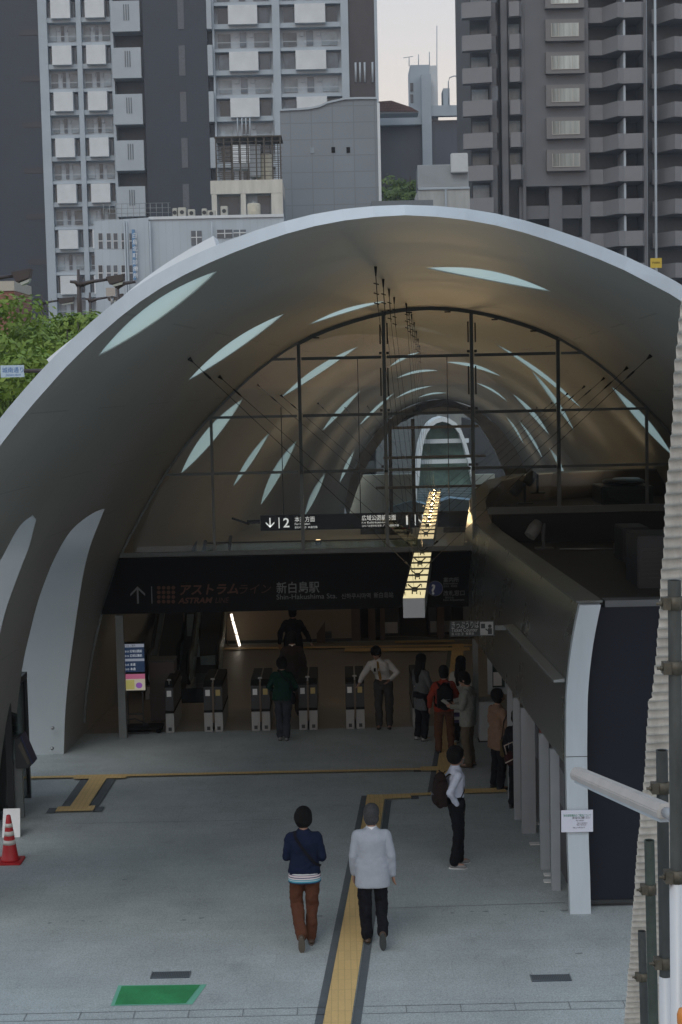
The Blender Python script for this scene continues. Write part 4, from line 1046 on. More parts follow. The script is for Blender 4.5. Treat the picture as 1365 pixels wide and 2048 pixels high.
# warm lamps of the concourse, mounted as small lit discs
LAMP = []
for k, (x, Y, z) in enumerate(((-3.6, 33.5, 2.27), (-.6, 33.5, 2.27), (1.6, 33.5, 2.27), (-3.6, 37.5, 2.27), (-.6, 37.5, 2.27), (1.6, 37.5, 2.27))):
    pass
# ceiling wash: added lamps along the vault springing inside, invented to warm the shell
def uplight(x, Y, z, e, label, tgt):
    t = thing('added_uplight', label, 'uplight', (x, Y, z), group='added warm uplights along the vault')
    b = MB(); b.lathe([(.07, 0), (.09, .05), (.09, .14)], (0, 0, 0), 14); b.build('lamp_body', M_DARKMETAL, t)
    b = MB(); b.lathe([(.07, 0), (.0, .004)], (0, 0, .145), 14); b.build('lens', mat('added_uplight_lens', (.8, .7, .5), .4, emit=(1, .66, .34), estr=4), t)
    d = bpy.data.lights.new('added_uplight_lamp', 'SPOT'); d.energy = e; d.color = (1, .76, .52); d.spot_size = R(135); d.spot_blend = .9; d.shadow_soft_size = .25
    l = bpy.data.objects.new('added_uplight_lamp', d); COL.objects.link(l); l.parent = t; l.location = (0, 0, .2)
    l.rotation_euler = (Vector(tgt) - Vector((x, Y, z))).to_track_quat('-Z', 'Y').to_euler()
for k, Y in enumerate((42.5, 50, 60, 70)):
    for s in (-1, 1):
        xx = axis_x(Y) + s * (3.4 * kk(Y))
        uplight(xx, Y, 2.45 if Y < 52 else .3, 170 if Y < 52 else 190, ['nearest', 'second', 'third', 'farthest'][k] + ' added warm uplight on the ' + ('left' if s < 0 else 'right') + ' side of the tube floor', (axis_x(Y + 2), Y + 2, 8))
uplight(6.8, 36.2, 4.05, 50, 'added warm uplight on the roof deck behind the glass', (3, 36, 9))

# ================================================================== WHAT SHOWS THROUGH THE FAR END
FE = thing('end_wall', 'dark gable wall with an arched opening at the far end of the vault', 'gable wall', (0, 0, 0))
op = [(696, 1035), (716, 975), (743, 912), (776, 866), (812, 838), (850, 827), (890, 823), (928, 828), (960, 850), (990, 900), (1012, 950), (1030, 1010)]
opw = [at(x, y, 79.8) for x, y in op]
ov_ = []
for i in range(len(op)):
    t_ = -1 + 2 * i / (len(op) - 1); u = t_ * HALF * .93; p = tube_pt(u, 79.8, .0); ov_.append(p)
b = MB()
for i in range(len(op) - 1): b.prism([ov_[i], ov_[i + 1], opw[i + 1], opw[i]], (0, .4, 0))
b.build('gable', mat('gable_beige', (.40, .37, .32), .7, var=.15), FE)
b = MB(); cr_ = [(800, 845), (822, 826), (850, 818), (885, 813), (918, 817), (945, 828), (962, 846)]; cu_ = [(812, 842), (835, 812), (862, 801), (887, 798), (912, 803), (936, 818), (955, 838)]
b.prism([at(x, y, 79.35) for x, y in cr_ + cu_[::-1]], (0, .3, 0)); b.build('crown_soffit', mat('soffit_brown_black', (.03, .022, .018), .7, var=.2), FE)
def far_frame():
    for x in (826, 780): p = at(x, 850, 79.5); b = MB(); b.box(p.x - .09, p.x + .09, 79.4, 79.6, .03, at(x, 838, 79.5).z); b.build('post', M_BROWN, FE)
    b = MB()
    for y in (856, 916, 976):
        p, q = at(752 + (976 - y) * .25, y, 79.3), at(985 - (976 - y) * .22, y, 79.3); b.box(p.x, q.x, 79.25, 79.38, p.z - .07, p.z + .07)
    b.build('cross_rail', mat('tan_rail', (.28, .2, .12), .6), FE)
far_frame()
PV = thing('glass_pavilion', 'small white arched glass pavilion seen through the far end of the vault', 'pavilion', (0, 88, 0))
rim_o = [(828, 1005), (831, 965), (835, 925), (840, 890), (848, 864), (859, 847), (871, 838), (885, 834), (899, 837), (912, 845), (924, 861), (934, 888), (944, 925), (955, 965), (966, 1000)]
def inset(pts, k): cx, cy = 887, 900; return [(x + (cx - x) * k, y + (cy - y) * k if y < 960 else y) for x, y in pts]
ro_, ri_ = [at(x, y, 88) for x, y in rim_o], [at(x, y, 88) for x, y in inset(rim_o, .14)]
for v in ro_ + ri_: v.y = 0
b = MB()
for i in range(len(ro_) - 1): b.prism([ro_[i], ro_[i + 1], ri_[i + 1], ri_[i]], (0, 3, 0))
b.build('arch_rim', mat('far_white', (.70, .74, .76), .6), PV)
b = MB(); b.poly([v + Vector((0, 1.2, 0)) for v in ri_][::-1]); b.build('glazing', mat('far_glass_green', (.13, .21, .18), .25, var=.5, scale=.9), PV)
b = MB()
for y in (884, 925): p, q = at(842, y, 88), at(940, y, 88); b.box(p.x, q.x, .6, .8, p.z - .12, p.z + .12)
b.build('floor_bar', MATS['far_white'], PV)
b = MB(); p, q = at(838, 1018, 82), at(946, 976, 82)
t = thing('louvred_awning', 'grey louvred awning below the white pavilion', 'awning', (p.x, 82, p.z))
for i in range(13): z = (q.z - p.z) * i / 13; b.box(0, q.x - p.x, i * .1, i * .1 + .06, z, z + .05)
b.build('slat', mat('slat_grey', (.42, .50, .51), .5), t)
b = MB(); b.box(0, q.x - p.x, 1.5, 1.6, -.1, q.z - p.z); b.build('backing', mat('slat_back', (.14, .19, .19), .6), t)
for k, (x0, x1_, y0, y1_) in enumerate(((694, 826, 948, 1028), (948, 990, 948, 982))):
    p, q = at(x0, y1_, 82.5 if k else 81), at(x1_, y0, 82.5 if k else 81); b = MB(); b.box(0, q.x - p.x, 0, .3, 0, q.z - p.z)
    tag(b.build('cream_wall', mat('cream_render', (.66, .66, .55), .7, var=.08, scale=.6), loc=tuple(p)), ['wide cream wall low at the left of the far opening', 'small cream wall right of the white pavilion'][k], 'wall')
p, q = at(770, 1026, 80.8), at(945, 1004, 80.8); b = MB(); w_ = q.x - p.x
b.prism([(0, 0, 0), (w_, 0, 0), (w_, 0, .55), (w_ * .75, 0, .7), (w_ * .5, 0, .35), (w_ * .3, 0, .62), (.3, 0, .3)], (0, 1.5, 0))
tag(b.build('blue_tarpaulin', mat('pale_blue_sheet', (.4, .56, .64), .6, var=.15), loc=tuple(p)), 'pale blue sheet lying below the grey louvred awning', 'tarpaulin')
# dark block behind, bright street left
b = MB(); p, q = at(952, 1000, 92), at(1060, 840, 92); b.box(0, q.x - p.x, 0, 10, -1, q.z - p.z)
tag(b.build('dark_annex', mat('annex_dark', (.04, .045, .05), .6, var=.1), loc=tuple(p)), 'dark windowless annex right of the white pavilion', 'building')
b = MB(); p, q = at(700, 960, 112), at(834, 800, 112); t = thing('pale_shopfront', 'pale shopfront with ribbon windows seen left of the white pavilion', 'building', (p.x, 112, p.z))
w_, h_ = q.x - p.x, q.z - p.z; b.box(0, w_, 0, 8, 0, h_); b.build('wall', mat('shop_pale', (.5, .53, .52), .6, var=.1, scale=.5), t)
for i in range(3): b = MB(); b.box(w_ * .1, w_ * .95, -.05, 0, h_ * (.12 + i * .25), h_ * (.24 + i * .25)); b.build('ribbon_window', mat('far_window', (.1, .13, .14), .3), t)
# planters with flowers on the deck
def planter(px0, px1, Y, label, flower):
    a, c = at(px0, 1079, Y), at(px1, 1079, Y); t = thing('flower_planter', label, 'planter', (a.x, Y, 2.42), group='planters on the upper deck'); w = c.x - a.x
    b = MB(); b.box(0, w, 0, .4, 0, .15); b.build('trough', M_DARKMETAL, t)
    b = MB(); rnd = random.Random(px0)
    for i in range(420):
        x, y, z = rnd.uniform(.02, w - .02), rnd.uniform(0, .4), .15 + abs(rnd.gauss(0, .1)); s = rnd.uniform(.02, .05); a1 = rnd.uniform(0, PI); e = Vector((math.cos(a1), math.sin(a1), rnd.uniform(-.5, .5))) * s; f_ = Vector((-e.y, e.x, rnd.uniform(.2, 1) * s))
        c0 = Vector((x, y, z)); b.poly([c0 - e, c0 + f_, c0 + e, c0 - f_])
    b.build('foliage', mat('planter_green', (.06, .10, .03), .6, var=.4, scale=12), t)
    if flower:
        b = MB()
        for i in range(150):
            b.sphere((rnd.uniform(.02, w - .02), rnd.uniform(-.05, .35), .24 + rnd.uniform(-.05, .07)), .03, 5, 4)
        b.build('blossoms', mat('blossom_red', (.45, .04, .08), .6, var=.3, scale=15), t)
planter(722, 770, 45.5, 'green planter left of the red flowers on the upper deck', False)
planter(775, 826, 45.2, 'planter of red flowers under the platform sign', True)
planter(888, 945, 45.5, 'green planter right of the hanging light beam', False)
# ================================================================== BACKGROUND BUILDINGS
def win_mat(name, c): return vary_per_object(mat(name, c, .18, var=.35, scale=.6), .55, 2.1)
M_WIN = win_mat('dark_window', (.055, .07, .085)); M_WIN2 = win_mat('grey_window', (.14, .17, .19))
M_TILE_DK = joint_mat('dark_brown_tiles', (.017, .024, .038), .9, .35, .75, rough=.5, var=.1, mortar=.03, axis='XZ', scale=.15)
M_CONC = mat('pale_concrete', (.36, .41, .45), .7, var=.09, scale=.25)
M_CONC2 = mat('white_balcony_panel', (.56, .59, .60), .6, var=.1, scale=.4)
M_CONC3 = mat('grey_parapet_panel', (.36, .40, .43), .65, var=.08, scale=.3)
YT = 205.0
def txy(px, py, Y=YT): p = at(px, py, Y); return p.x, p.z
FH = 2.94
def flat_cell(parent, x0, x1, z, first, style, proto):
    """style A: projecting pale box in front of dark glazing; style B: recessed wall with small dark windows"""
    w = x1 - x0
    def put(key, make):
        k = (key, round(w, 1))
        if k not in proto: proto[k] = make()
        o = proto[k] if proto[k].parent is None else proto[k].copy()
        if o.name not in COL.objects: COL.objects.link(o)
        o.parent = parent; o.location = (x0, YT, z); return o
    def box(*a, m=None, nm='part'):
        b = MB(); b.box(*a); return lambda: b.build(nm, m)
    if style == 'A':
        bw = (.50 if w > 5 else .66) * w; c = w * .5
        put('boxA', box(c - bw / 2, c + bw / 2, -.75, .2, .08, 2.5, m=M_CONC2, nm='balcony_box'))
        put('winA1', box(.06 * w, c - bw / 2 - .12, .55, .6, .25, 2.35, m=M_WIN, nm='window'))
        put('winA2', box(c + bw / 2 + .12, .94 * w, .55, .6, .25, 2.35, m=M_WIN, nm='window'))
    else:
        put('winB1', box(.05 * w, .27 * w, .9, .95, .45, 2.15, m=M_WIN2, nm='window'))
        put('winB2', box(.43 * w, .54 * w, .9, .95, .45, 2.35, m=M_WIN, nm='window'))
        put('winB3', box(.68 * w, .94 * w, .9, .95, .45, 2.2, m=M_WIN2, nm='window'))
def apartment(name, label, bays, fins, ztop_, nrows, rowz, extra=None):
    t = thing(name, label, 'apartment block', (0, 0, 0)); proto = {}
    xa, xb = min(b[0] for b in bays), max(b[1] for b in bays)
    b = MB(); b.box(xa - .05, xb + .05, YT + 1.0, YT + 16, 0, ztop_); b.build('back_wall', mat('recess_plaster', (.40, .44, .47), .7, var=.08, scale=.3), t)
    s = MB()
    for r_ in range(nrows * 2 + 1):
        z = rowz + (r_ - 1) * FH
        s.box(xa, xb, YT + .0, YT + .999, z - .32, z + (.06 if r_ % 2 else .30))
    s.build('floor_slabs', M_CONC, t)
    s = MB()
    for x0, x1 in fins: s.box(x0, x1, YT - .15, YT + 15, 0, ztop_)
    s.build('fin_columns', M_CONC, t)
    for r_ in range(nrows):      # storage doors and meter boxes between windows in the plain rows
        for x0, x1 in bays:
            s = MB(); w = x1 - x0; z = rowz + (2 * r_) * FH
            for q in (.33, .60): s.box(x0 + q * w, x0 + (q + .06) * w, YT + .86, YT + .999, z + 1.7, z + 2.2)
            s.box(x0 + .02 * w, x0 + .98 * w, YT + .05, YT + .09, z + .85, z + .92)
            s.build('balcony_rail', M_CONC3, t)
    for r_ in range(nrows):
        for x0, x1 in bays:
            flat_cell(t, x0, x1, rowz + (2 * r_) * FH, 0, 'B', proto)
            flat_cell(t, x0, x1, rowz + (2 * r_ + 1) * FH, 0, 'A', proto)
    return t
xL0, _ = txy(75, 0); xL1, _ = txy(91, 0); xd1, _ = txy(158, 200); xd2, _ = txy(168, 200); xe0, _ = txy(226, 200)
# a row of projecting boxes sits with its bottom near y=130: fix the storeys on that
_, zref = txy(130, 129); rz = zref - .25 - FH
k = int(rz // (2 * FH)); rz0 = rz - k * 2 * FH
nr = 11
TL = apartment('apartment_tower', 'tall pale apartment tower at the left with projecting white balcony boxes and dark tiled ends', [(xL1 + .1, xd1), (xd2, xe0)], [(xL0, xL1 + .1), (xd1, xd2), (xe0, xe0 + .35)], 64, nr, rz0)
x0, _ = txy(-60, 100); x1, _ = txy(75, 100)
b = MB(); b.box(x0 - 8, xL0 - .01, YT + .4, YT + 15, 0, 64); b.build('dark_tiled_end', M_TILE_DK, TL)
for i in range(int(nr)): z = rz0 + 2 * FH * i + 1.2; b = MB(); b.box(xL0 - 2.6, xL0 - .02, YT + .34, YT + .399, z, z + .7); b.build('slot_window', mat('slot_dark', (.015, .02, .03), .3), TL)
# corner balconies between the bays and the dark shaft
xs0, xs1 = txy(230, 200)[0], txy(287, 200)[0]
for i in range(nr):
    z = rz0 + 2 * FH * i + FH - 1.35
    b = MB(); b.box(xs0, xs1, YT - 1.1, YT - .95, z - .5, z + 3.35)
    b.box(xs0, xs1, YT - .95, YT + 1.5, z - .5, z - .2)
    o = b.build('corner_balcony', M_CONC3, TL)
    b = MB()
    for q in (.44, .52, .60): b.box(xs0 + (xs1 - xs0) * q, xs0 + (xs1 - xs0) * q + .12, YT - 1.16, YT - 1.105, z + .9, z + 2.9)
    s_ = b.build('balcony_slot', mat('slot_grey', (.12, .14, .15), .6), o)
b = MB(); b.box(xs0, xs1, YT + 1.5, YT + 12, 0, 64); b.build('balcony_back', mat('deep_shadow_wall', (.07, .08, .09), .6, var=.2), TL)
xk0, xk1 = txy(288, 100)[0], txy(416, 100)[0]
b = MB(); b.box(xk0, xk1, YT - .6, YT + 12, 0, 64); b.build('dark_tiled_shaft', M_TILE_DK, TL)
for i in range(nr): z = rz0 + 2 * FH * i + FH - 1.0; xx = txy(367, 200)[0]; b = MB(); b.box(xx - .35, xx + .45, YT - .66, YT - .60, z - .6, z + 3.2); b.build('stair_window', mat('stair_glass', (.07, .085, .10), .3, var=.2), TL)
bx = [(txy(430, 100)[0], txy(546, 100)[0]), (txy(561, 100)[0], txy(683, 100)[0])]
TM = apartment('apartment_slab', 'tall pale apartment slab in the middle with wide white balcony boxes, behind the grey tiled building', bx, [(bx[0][1], bx[1][0]), (bx[1][1], txy(698, 100)[0]), (bx[0][0] - .25, bx[0][0])], 64, nr, rz0 - 1.25)
x0 = xk1
for i in range(nr):
    z = rz0 + 2 * FH * i + FH - 1.2; b = MB(); b.box(x0 + .02, bx[0][0] - .25, YT - .9, YT + 3, z - .5, z + 3.35); b.build('side_balcony', M_CONC3, TM)
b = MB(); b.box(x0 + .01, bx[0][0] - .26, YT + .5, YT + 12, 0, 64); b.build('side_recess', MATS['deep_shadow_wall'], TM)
xa, xb = txy(698, 100)[0], txy(750, 100)[0]
b = MB(); b.box(xa + .01, xb, YT + .2, YT + 12, 0, 64); b.build('brown_tiled_end', mat('brown_tiles', (.05, .042, .042), .6, var=.2, scale=.5), TM)
b = MB(); b.box(xb + .01, xb + .4, YT + .1, YT + 12, 0, 64); b.build('end_fin', M_CONC, TM)
b = MB()
for q in (.25, .42, .60, .9): xx = xa + (xb - xa) * q; b.tube([(xx, YT + .12, txy(700, 165)[1]), (xx, YT + .12, txy(700, 125)[1])], .14, 6)
b.build('vent_pipe', M_CONC3, TM)

# ---------------- grey tiled building with the curved parapet
YG = 112.0
def g_(px, py, Y=YG): p = at(px, py, Y); return p.x, p.z
t = thing('tiled_building', 'plain grey tiled building with a wavy roof edge and a few tiny windows', 'building', (0, YG, 0))
x0, x1 = g_(562, 300)[0], g_(756, 300)[0]
top = [(562, 222), (575, 221), (600, 220), (622, 218), (640, 214), (655, 207), (672, 203), (690, 199), (720, 198), (756, 198)]
pts = [(g_(px, py)[0], 0, g_(px, py)[1]) for px, py in top]; pts[0] = (x0, 0, pts[0][2]); pts[-1] = (x1, 0, pts[-1][2])
b = MB(); b.prism([(x0, 0, 0)] + [(x1, 0, 0)] + pts[::-1], (0, 12, 0))
b.build('tiled_wall', joint_mat('grey_facade_panels', (.19, .215, .235), 1.5, 1.15, .78, rough=.5, var=.06, mortar=.04, axis='XZ', off=0, scale=.2), t)
b = MB()
for p, q in zip(pts, pts[1:]): b.prism([(p[0], -.12, p[2] - .02), (q[0], -.12, q[2] - .02), (q[0], -.12, q[2] + .12), (p[0], -.12, p[2] + .12)], (0, .6, 0))
b.build('parapet_cap', M_CONC3, t)
for px, py, m in ((625, 301, M_WIN2), (667, 300, M_BLACK), (697, 300, M_BLACK)):
    x, z = g_(px, py); b = MB(); b.box(x - .13, x + .13, -.04, .0, z - .2, z + .2); b.build('window', m, t)
b = MB(); b.box(x1 + .005, x1 + .2, -.1, 12, 0, pts[-1][2] - .3); b.build('corner_strip', M_CONC2, t)
b = MB(); b.box(g_(740, 405)[0], g_(858, 405)[0], -2, 5, 0, g_(800, 401, 107)[1]); 
o = b.build('low_grey_wing', mat('wing_grey', (.13, .15, .16), .6, var=.08), loc=(0, YG - 3, 0)); tag(o, 'low dark grey wing just above the vault crown', 'building')

# ---------------- white building with small windows and rooftop plant
YW = 100.0
def w_(px, py, Y=YW): p = at(px, py, Y); return p.x, p.z
t = thing('white_office', 'white clad office building with small windows and rooftop air conditioners behind the vault', 'office building', (0, YW, 0))
xa, xb = w_(190, 520)[0], w_(300, 520)[0]; xc = w_(568, 450)[0]
zt1 = w_(190, 442)[1]; zt2 = w_(430, 432)[1]
clad = joint_mat('white_cladding', (.40, .455, .50), .45, 60, .86, rough=.45, var=.06, mortar=.02, axis='XZ', off=0, scale=.3)
b = MB(); b.prism([(xa, 0, 0), (xb, 0, 0), (xb, 0, zt2), (xa, 0, zt1)], (0, 14, 0)); b.build('left_wall', clad, t)
b = MB(); b.box(xb + .001, xc, .25, 14, 0, zt2); b.build('main_wall', clad, t)
b = MB(); b.box(xb, xc, .15, .249, zt2 - .12, zt2 + .06); b.build('parapet', M_CONC2, t)
for py in (482, 546):
    for px, w in ((202, .26), (218.5, .26), (232, .26), (248, .26), (263, .22)):
        x, z = w_(px, py); o = None
        b = MB(); b.box(x - w / 2, x + w / 2, -.03, .0, z - .48, z + .48); o = b.build('window', M_WIN, t)
        b = MB(); b.box(x - w / 2, x + w / 2, -.05, -.03, z - .03, z + .03); b.box(x - w / 2 - .03, x - w / 2, -.05, .0, z - .5, z + .5); b.box(x + w / 2, x + w / 2 + .03, -.05, .0, z - .5, z + .5); b.build('frame', M_CONC2, o)
for px0, px1, py0, py1 in ((382, 404, 461, 490), (434, 465, 459, 475), (467, 492, 459, 472), (278, 284, 497, 511)):
    x0, z1 = w_(px0, py0); x1, z0 = w_(px1, py1); b = MB(); b.box(x0, x1, .2, .248, z0, z1); o = b.build('window', M_WIN, t)
    b = MB(); b.box((x0 + x1) / 2 - .03, (x0 + x1) / 2 + .03, .17, .2, z0, z1); b.box(x0, x1, .18, .2, (z0 * .45 + z1 * .55) - .03, (z0 * .45 + z1 * .55) + .03); b.build('frame', M_CONC2, o)
b = MB()
for px in (249, 254, 300, 424): x, z = w_(px, 440); b.tube([(x, -.08, 0), (x, -.08, z - .1)], .05, 6)
b.build('drain_pipe', M_CONC3, t)
x0, z1 = w_(265, 460); x1, z0 = w_(274, 560)
BS = thing('vertical_banner', 'tall narrow blue sign with white characters on the white building', 'sign', (x0, YW - .35, z0))
b = MB(); b.box(0, x1 - x0, 0, .2, 0, z1 - z0); b.build('sign_board', mat('banner_blue', (.10, .22, .38), .5, var=.1), BS)
for i, ch in enumerate('白島北町診療所'): rgba_text(ch, .34, M_LETTER, BS, (.01, -.004, (z1 - z0) - .5 - i * .42), ext=.001)
# rooftop air conditioners
for i, (px, wpx, hpx) in enumerate(((343, 9, 20), (354, 16, 21), (374, 14, 17), (402, 10, 18), (413, 16, 14), (440, 14, 22))):
    x, z = w_(px, 431); w, h = wpx / 31, hpx / 31
    c = thing('rooftop_condenser', ['leftmost narrow rooftop condenser by the rail', 'square condenser with dark fan at the left end', 'low rounded condenser right of the square one', 'narrow condenser left of the wide low one', 'wide low condenser in the middle of the roof', 'tallest condenser near the beige rooftop house'][i], 'air conditioner', (x, YW + .8, zt2), group='condensers on the white roof')
    b = MB(); b.box(0, w, 0, .5, 0.02, h); b.build('casing', mat('beige_casing', (.42, .42, .37), .5, var=.1), c, bevel=.03)
    b = MB(); b.lathe([(.13, 0), (.13, .02)], n=14); 
    for k_, v in enumerate(b.v): b.v[k_] = (v[0] + w / 2, -v[2] - .005, v[1] + h * .55)
    b.build('fan_grille', M_DARKMETAL, c)
b = MB()
for px in range(206, 300, 12): x, z = w_(px, 436); b.tube([(x, .5, zt1 - .1), (x, .5, zt2 + .95)], .02, 5)
for z in (.35, .65, .95): b.tube([(w_(206, 430)[0], .5, zt2 + z), (w_(340, 430)[0], .5, zt2 + z)], .018, 5)
for px in range(300, 345, 12): x, z = w_(px, 436); b.tube([(x, .5, zt2), (x, .5, zt2 + .95)], .02, 5)
o = b.build('roof_railing', M_FRAMELIGHT, loc=(0, YW, 0)); tag(o, 'thin metal railing on the left part of the white roof', 'railing')
x, z = w_(507, 432); t2 = thing('water_tank', 'stained cream water tank at the right of the white roof', 'water tank', (x, YW + 1, zt2))
b = MB(); b.lathe([(.40, .02), (.42, .1), (.42, .78), (.36, .84), (.0, .88)], n=22); b.build('drum', mat('cream_tank', (.46, .43, .34), .6, var=.2), t2)
b = MB(); b.lathe([(.12, .88), (.12, .94)], n=12); b.build('lid', M_STEEL, t2)
# beige rooftop house with the cage above it
YC = 104.0
def c_(px, py): p = at(px, py, YC); return p.x, p.z
x0, x1 = c_(422, 400)[0], c_(566, 400)[0]; z0, z1 = zt2 + .02, c_(490, 360)[1]; zb1 = c_(490, 387)[1]
t = thing('rooftop_house', 'beige rooftop penthouse with a streaked white parapet and dark openings', 'penthouse', (0, YC, 0))
b = MB(); b.box(x0, x1, 0, 5, zb1, z1); b.build('parapet', mat('streaked_white', (.5, .48, .42), .6, var=.16, scale=.9, stretch=(3, 1, .4)), t)
b = MB(); b.box(x0 + .05, x1, .5, 5, z0, zb1); b.build('wall', mat('penthouse_grey', (.22, .24, .25), .6, var=.12), t)
for px0, px1 in ((424, 434), (482, 492), (543, 566)): a, c = c_(px0, 400)[0], c_(px1, 400)[0]; b = MB(); b.box(a, c, .02, .49, z0, zb1 - .002); b.build('pier', MATS['streaked_white'], t)
for px0, px1 in ((438, 478), (515, 540)): a, c = c_(px0, 400)[0], c_(px1, 400)[0]; b = MB(); b.box(a, c, .44, .498, z0 + .35, zb1 - .15); b.build('window', M_WIN, t)
a, c = c_(433, 350)[0], c_(562, 350)[0]; zc0, zc1 = z1 + .01, c_(490, 273)[1]
t = thing('equipment_cage', 'rusty dark steel cage around tanks on top of the beige penthouse', 'cage', (0, YC + .3, 0))
b = MB()
for i in range(9):
    x = a + (c - a) * i / 8; b.box(x - .045, x + .045, 0, .09, zc0, zc1)
for i in range(8): x = a + (c - a) * (i + .5) / 8; b.box(x - .03, x + .03, 3.0, 3.08, zc0, zc1)
b.build('post', mat('rusty_steel', (.07, .06, .05), .7, var=.3), t)
b = MB()
for i in range(11): z = zc0 + (zc1 - zc0) * i / 10; b.box(a, c, -.02, .0, z - .02, z + .02); b.box(a, c, 3.09, 3.11, z - .02, z + .02)
b.box(a - .1, c + .1, -.05, 3.15, zc1, zc1 + .08); b.build('rail', MATS['rusty_steel'], t)
b = MB(); b.box(a + 2.2, a + 2.9, .5, 2, zc0 + .3, zc1 - .4); b.box(a + 1.0, a + 2.9, 1.0, 2, zc0 + .9, zc0 + 1.3); b.build('machine', M_CONC3, t)
b = MB(); b.lathe([(.5, 0), (.52, .1), (.52, 1.7), (.4, 1.8)], (c - 1.1, 1.4, zc0 + .1), 18); b.build('yellow_tank', MATS['cream_tank'], t)
b = MB()
for px in (473, 482, 490, 498): x, z = c_(px, 230); b.tube([(x, .8, zc1), (x, .8, z)], .04, 6)
b.tube([(c_(547, 250)[0], .8, zc1), (c_(547, 250)[0], .8, c_(547, 160)[1])], .03, 6)
b.build('mast', M_CONC3, t)

# ---------------- far building with white portal frame and dark glass
YF = 230.0
def f_(px, py, Y=YF): p = at(px, py, Y); return p.x, p.z
t = thing('department_store', 'distant building with a white frame, dark glass fields and a stair tower', 'building', (0, YF, 0))
x0, x1 = f_(750, 300)[0], f_(945, 300)[0]
b = MB(); b.box(x0, x1, 1, 20, 0, f_(800, 240)[1]); b.build('dark_glass', mat('navy_glass', (.045, .06, .085), .35, var=.12, scale=.2), t)
b = MB(); b.box(f_(757, 240)[0], f_(847, 240)[0], -.2, .99, f_(800, 250)[1], f_(800, 223)[1]); b.box(f_(862, 230)[0], x1, -.25, .99, f_(900, 232)[1], f_(900, 211)[1]); b.box(f_(757, 300)[0] - .4, f_(759, 300)[0], -.2, .99, 0, f_(800, 250)[1]); b.build('white_frame', M_CONC, t)
b = MB(); b.box(f_(845, 300)[0], f_(864, 300)[0], -.8, .99, 0, f_(850, 150)[1]); b.build('white_column', M_CONC, t)
b = MB(); b.box(f_(822, 160)[0], f_(860, 160)[0], 1, 8, f_(840, 240)[1] - .01, f_(840, 127)[1]); b.build('stair_tower', M_CONC, t)
b = MB(); b.box(f_(860.2, 160)[0], f_(877, 160)[0], 1.3, 8, f_(840, 240)[1] - .01, f_(840, 128)[1]); b.build('tower_side', M_CONC2, t)
for px, py in ((825, 172), (825, 195), (860, 172), (860, 196)): x, z = f_(px, py); b = MB(); b.box(x - .25, x + .2, .9, .98, z - .6, z + .6); b.build('window', M_WIN, t)
b = MB(); b.box(f_(888, 190)[0], f_(901, 190)[0], 1, 5, f_(890, 213)[1], f_(890, 174)[1]); b.build('small_penthouse', M_CONC, t)
b = MB()
for px, y0, y1 in ((839, 127, 103), (861, 127, 98), (876, 210, 45), (820, 127, 108)): b.tube([(f_(px, y0)[0], 2, f_(px, y0)[1]), (f_(px, y1)[0], 2, f_(px, y1)[1])], .07, 5)
p0, p1 = f_(808, 110), f_(828, 107); b.tube([(p0[0], 2, p0[1]), (p1[0], 2, p1[1])], .05, 5); b.build('antenna', M_CONC3, t)
YR = 222.0
t = thing('hip_roof_house', 'reddish brown hip roof peeking over the white frame of the distant building', 'house', (0, YR, 0))
P_ = [f_(758, 223, YR), f_(838, 223, YR), f_(822, 214, YR), f_(783, 201, YR), f_(758, 203, YR)]
b = MB(); b.prism([(x, 0, z) for x, z in P_], (0, 4, 0)); b.build('roof', joint_mat('red_roof_tiles', (.16, .085, .07), .4, .35, .6, rough=.8, var=.2, mortar=.06, axis='XZ'), t)
b = MB(); b.box(P_[0][0], P_[1][0], .2, 4, f_(800, 226, YR)[1], P_[0][1] - .01); b.build('eaves', M_CONC3, t)
x, z = f_(897, 212); t = thing('thin_street_lamp', 'thin curved lamp post on the far building against the sky', 'street lamp', (x, YF - 1, z))
b = MB(); hh = f_(897, 155)[1] - z; b.tube([(0, 0, 0), (0, 0, hh * .8), (.2, 0, hh * .95), (.8, 0, hh), (1.1, 0, hh)], .09, 6); b.build('pole', M_CONC3, t)
b = MB(); b.sphere((1.3, 0, hh - .05), .25, sc=(1.2, .6, .4)); b.build('lamp_head', M_CONC3, t)
# louvred plant screen and concrete box
YP = 128.0
def p_(px, py, Y=YP): p = at(px, py, Y); return p.x, p.z
t = thing('plant_room', 'concrete plant room with a white louvred screen and tank above it', 'building', (0, YP, 0))
b = MB(); b.box(p_(837, 390)[0], p_(940, 390)[0], 0, 6, 0, p_(880, 378)[1]); b.build('concrete_wall', mat('stained_concrete', (.38, .38, .36), .8, var=.16, scale=.7, stretch=(2, 1, .4)), t)
b = MB(); b.box(p_(890, 395)[0], p_(894, 395)[0], -.15, 0, 0, p_(880, 378)[1] - .05); b.box(p_(837, 380)[0], p_(940, 380)[0], -.1, 0.1, p_(880, 379)[1], p_(880, 375)[1]); b.build('band', M_CONC3, t)
b = MB(); z0, z1 = p_(880, 374)[1], p_(860, 328)[1]
for i in range(22): z = z0 + (z1 - z0) * i / 22; b.box(p_(836, 350)[0], p_(938, 350)[0], .25, .4, z, z + (z1 - z0) / 22 * .5)
b.build('louvre', M_CONC2, t)
b = MB(); b.box(p_(836, 350)[0] + .05, p_(938, 350)[0], .41, 4, z0, z1 - .05); b.build('screen_backing', mat('louvre_back', (.09, .10, .11), .6), t)
b = MB(); x, z = p_(918, 345); b.box(x - .65, x + .75, -.3, .24, p_(918, 346)[1], p_(918, 307)[1]); b.build('tank', mat('white_tank', (.5, .52, .52), .5, var=.06), t, bevel=.06)
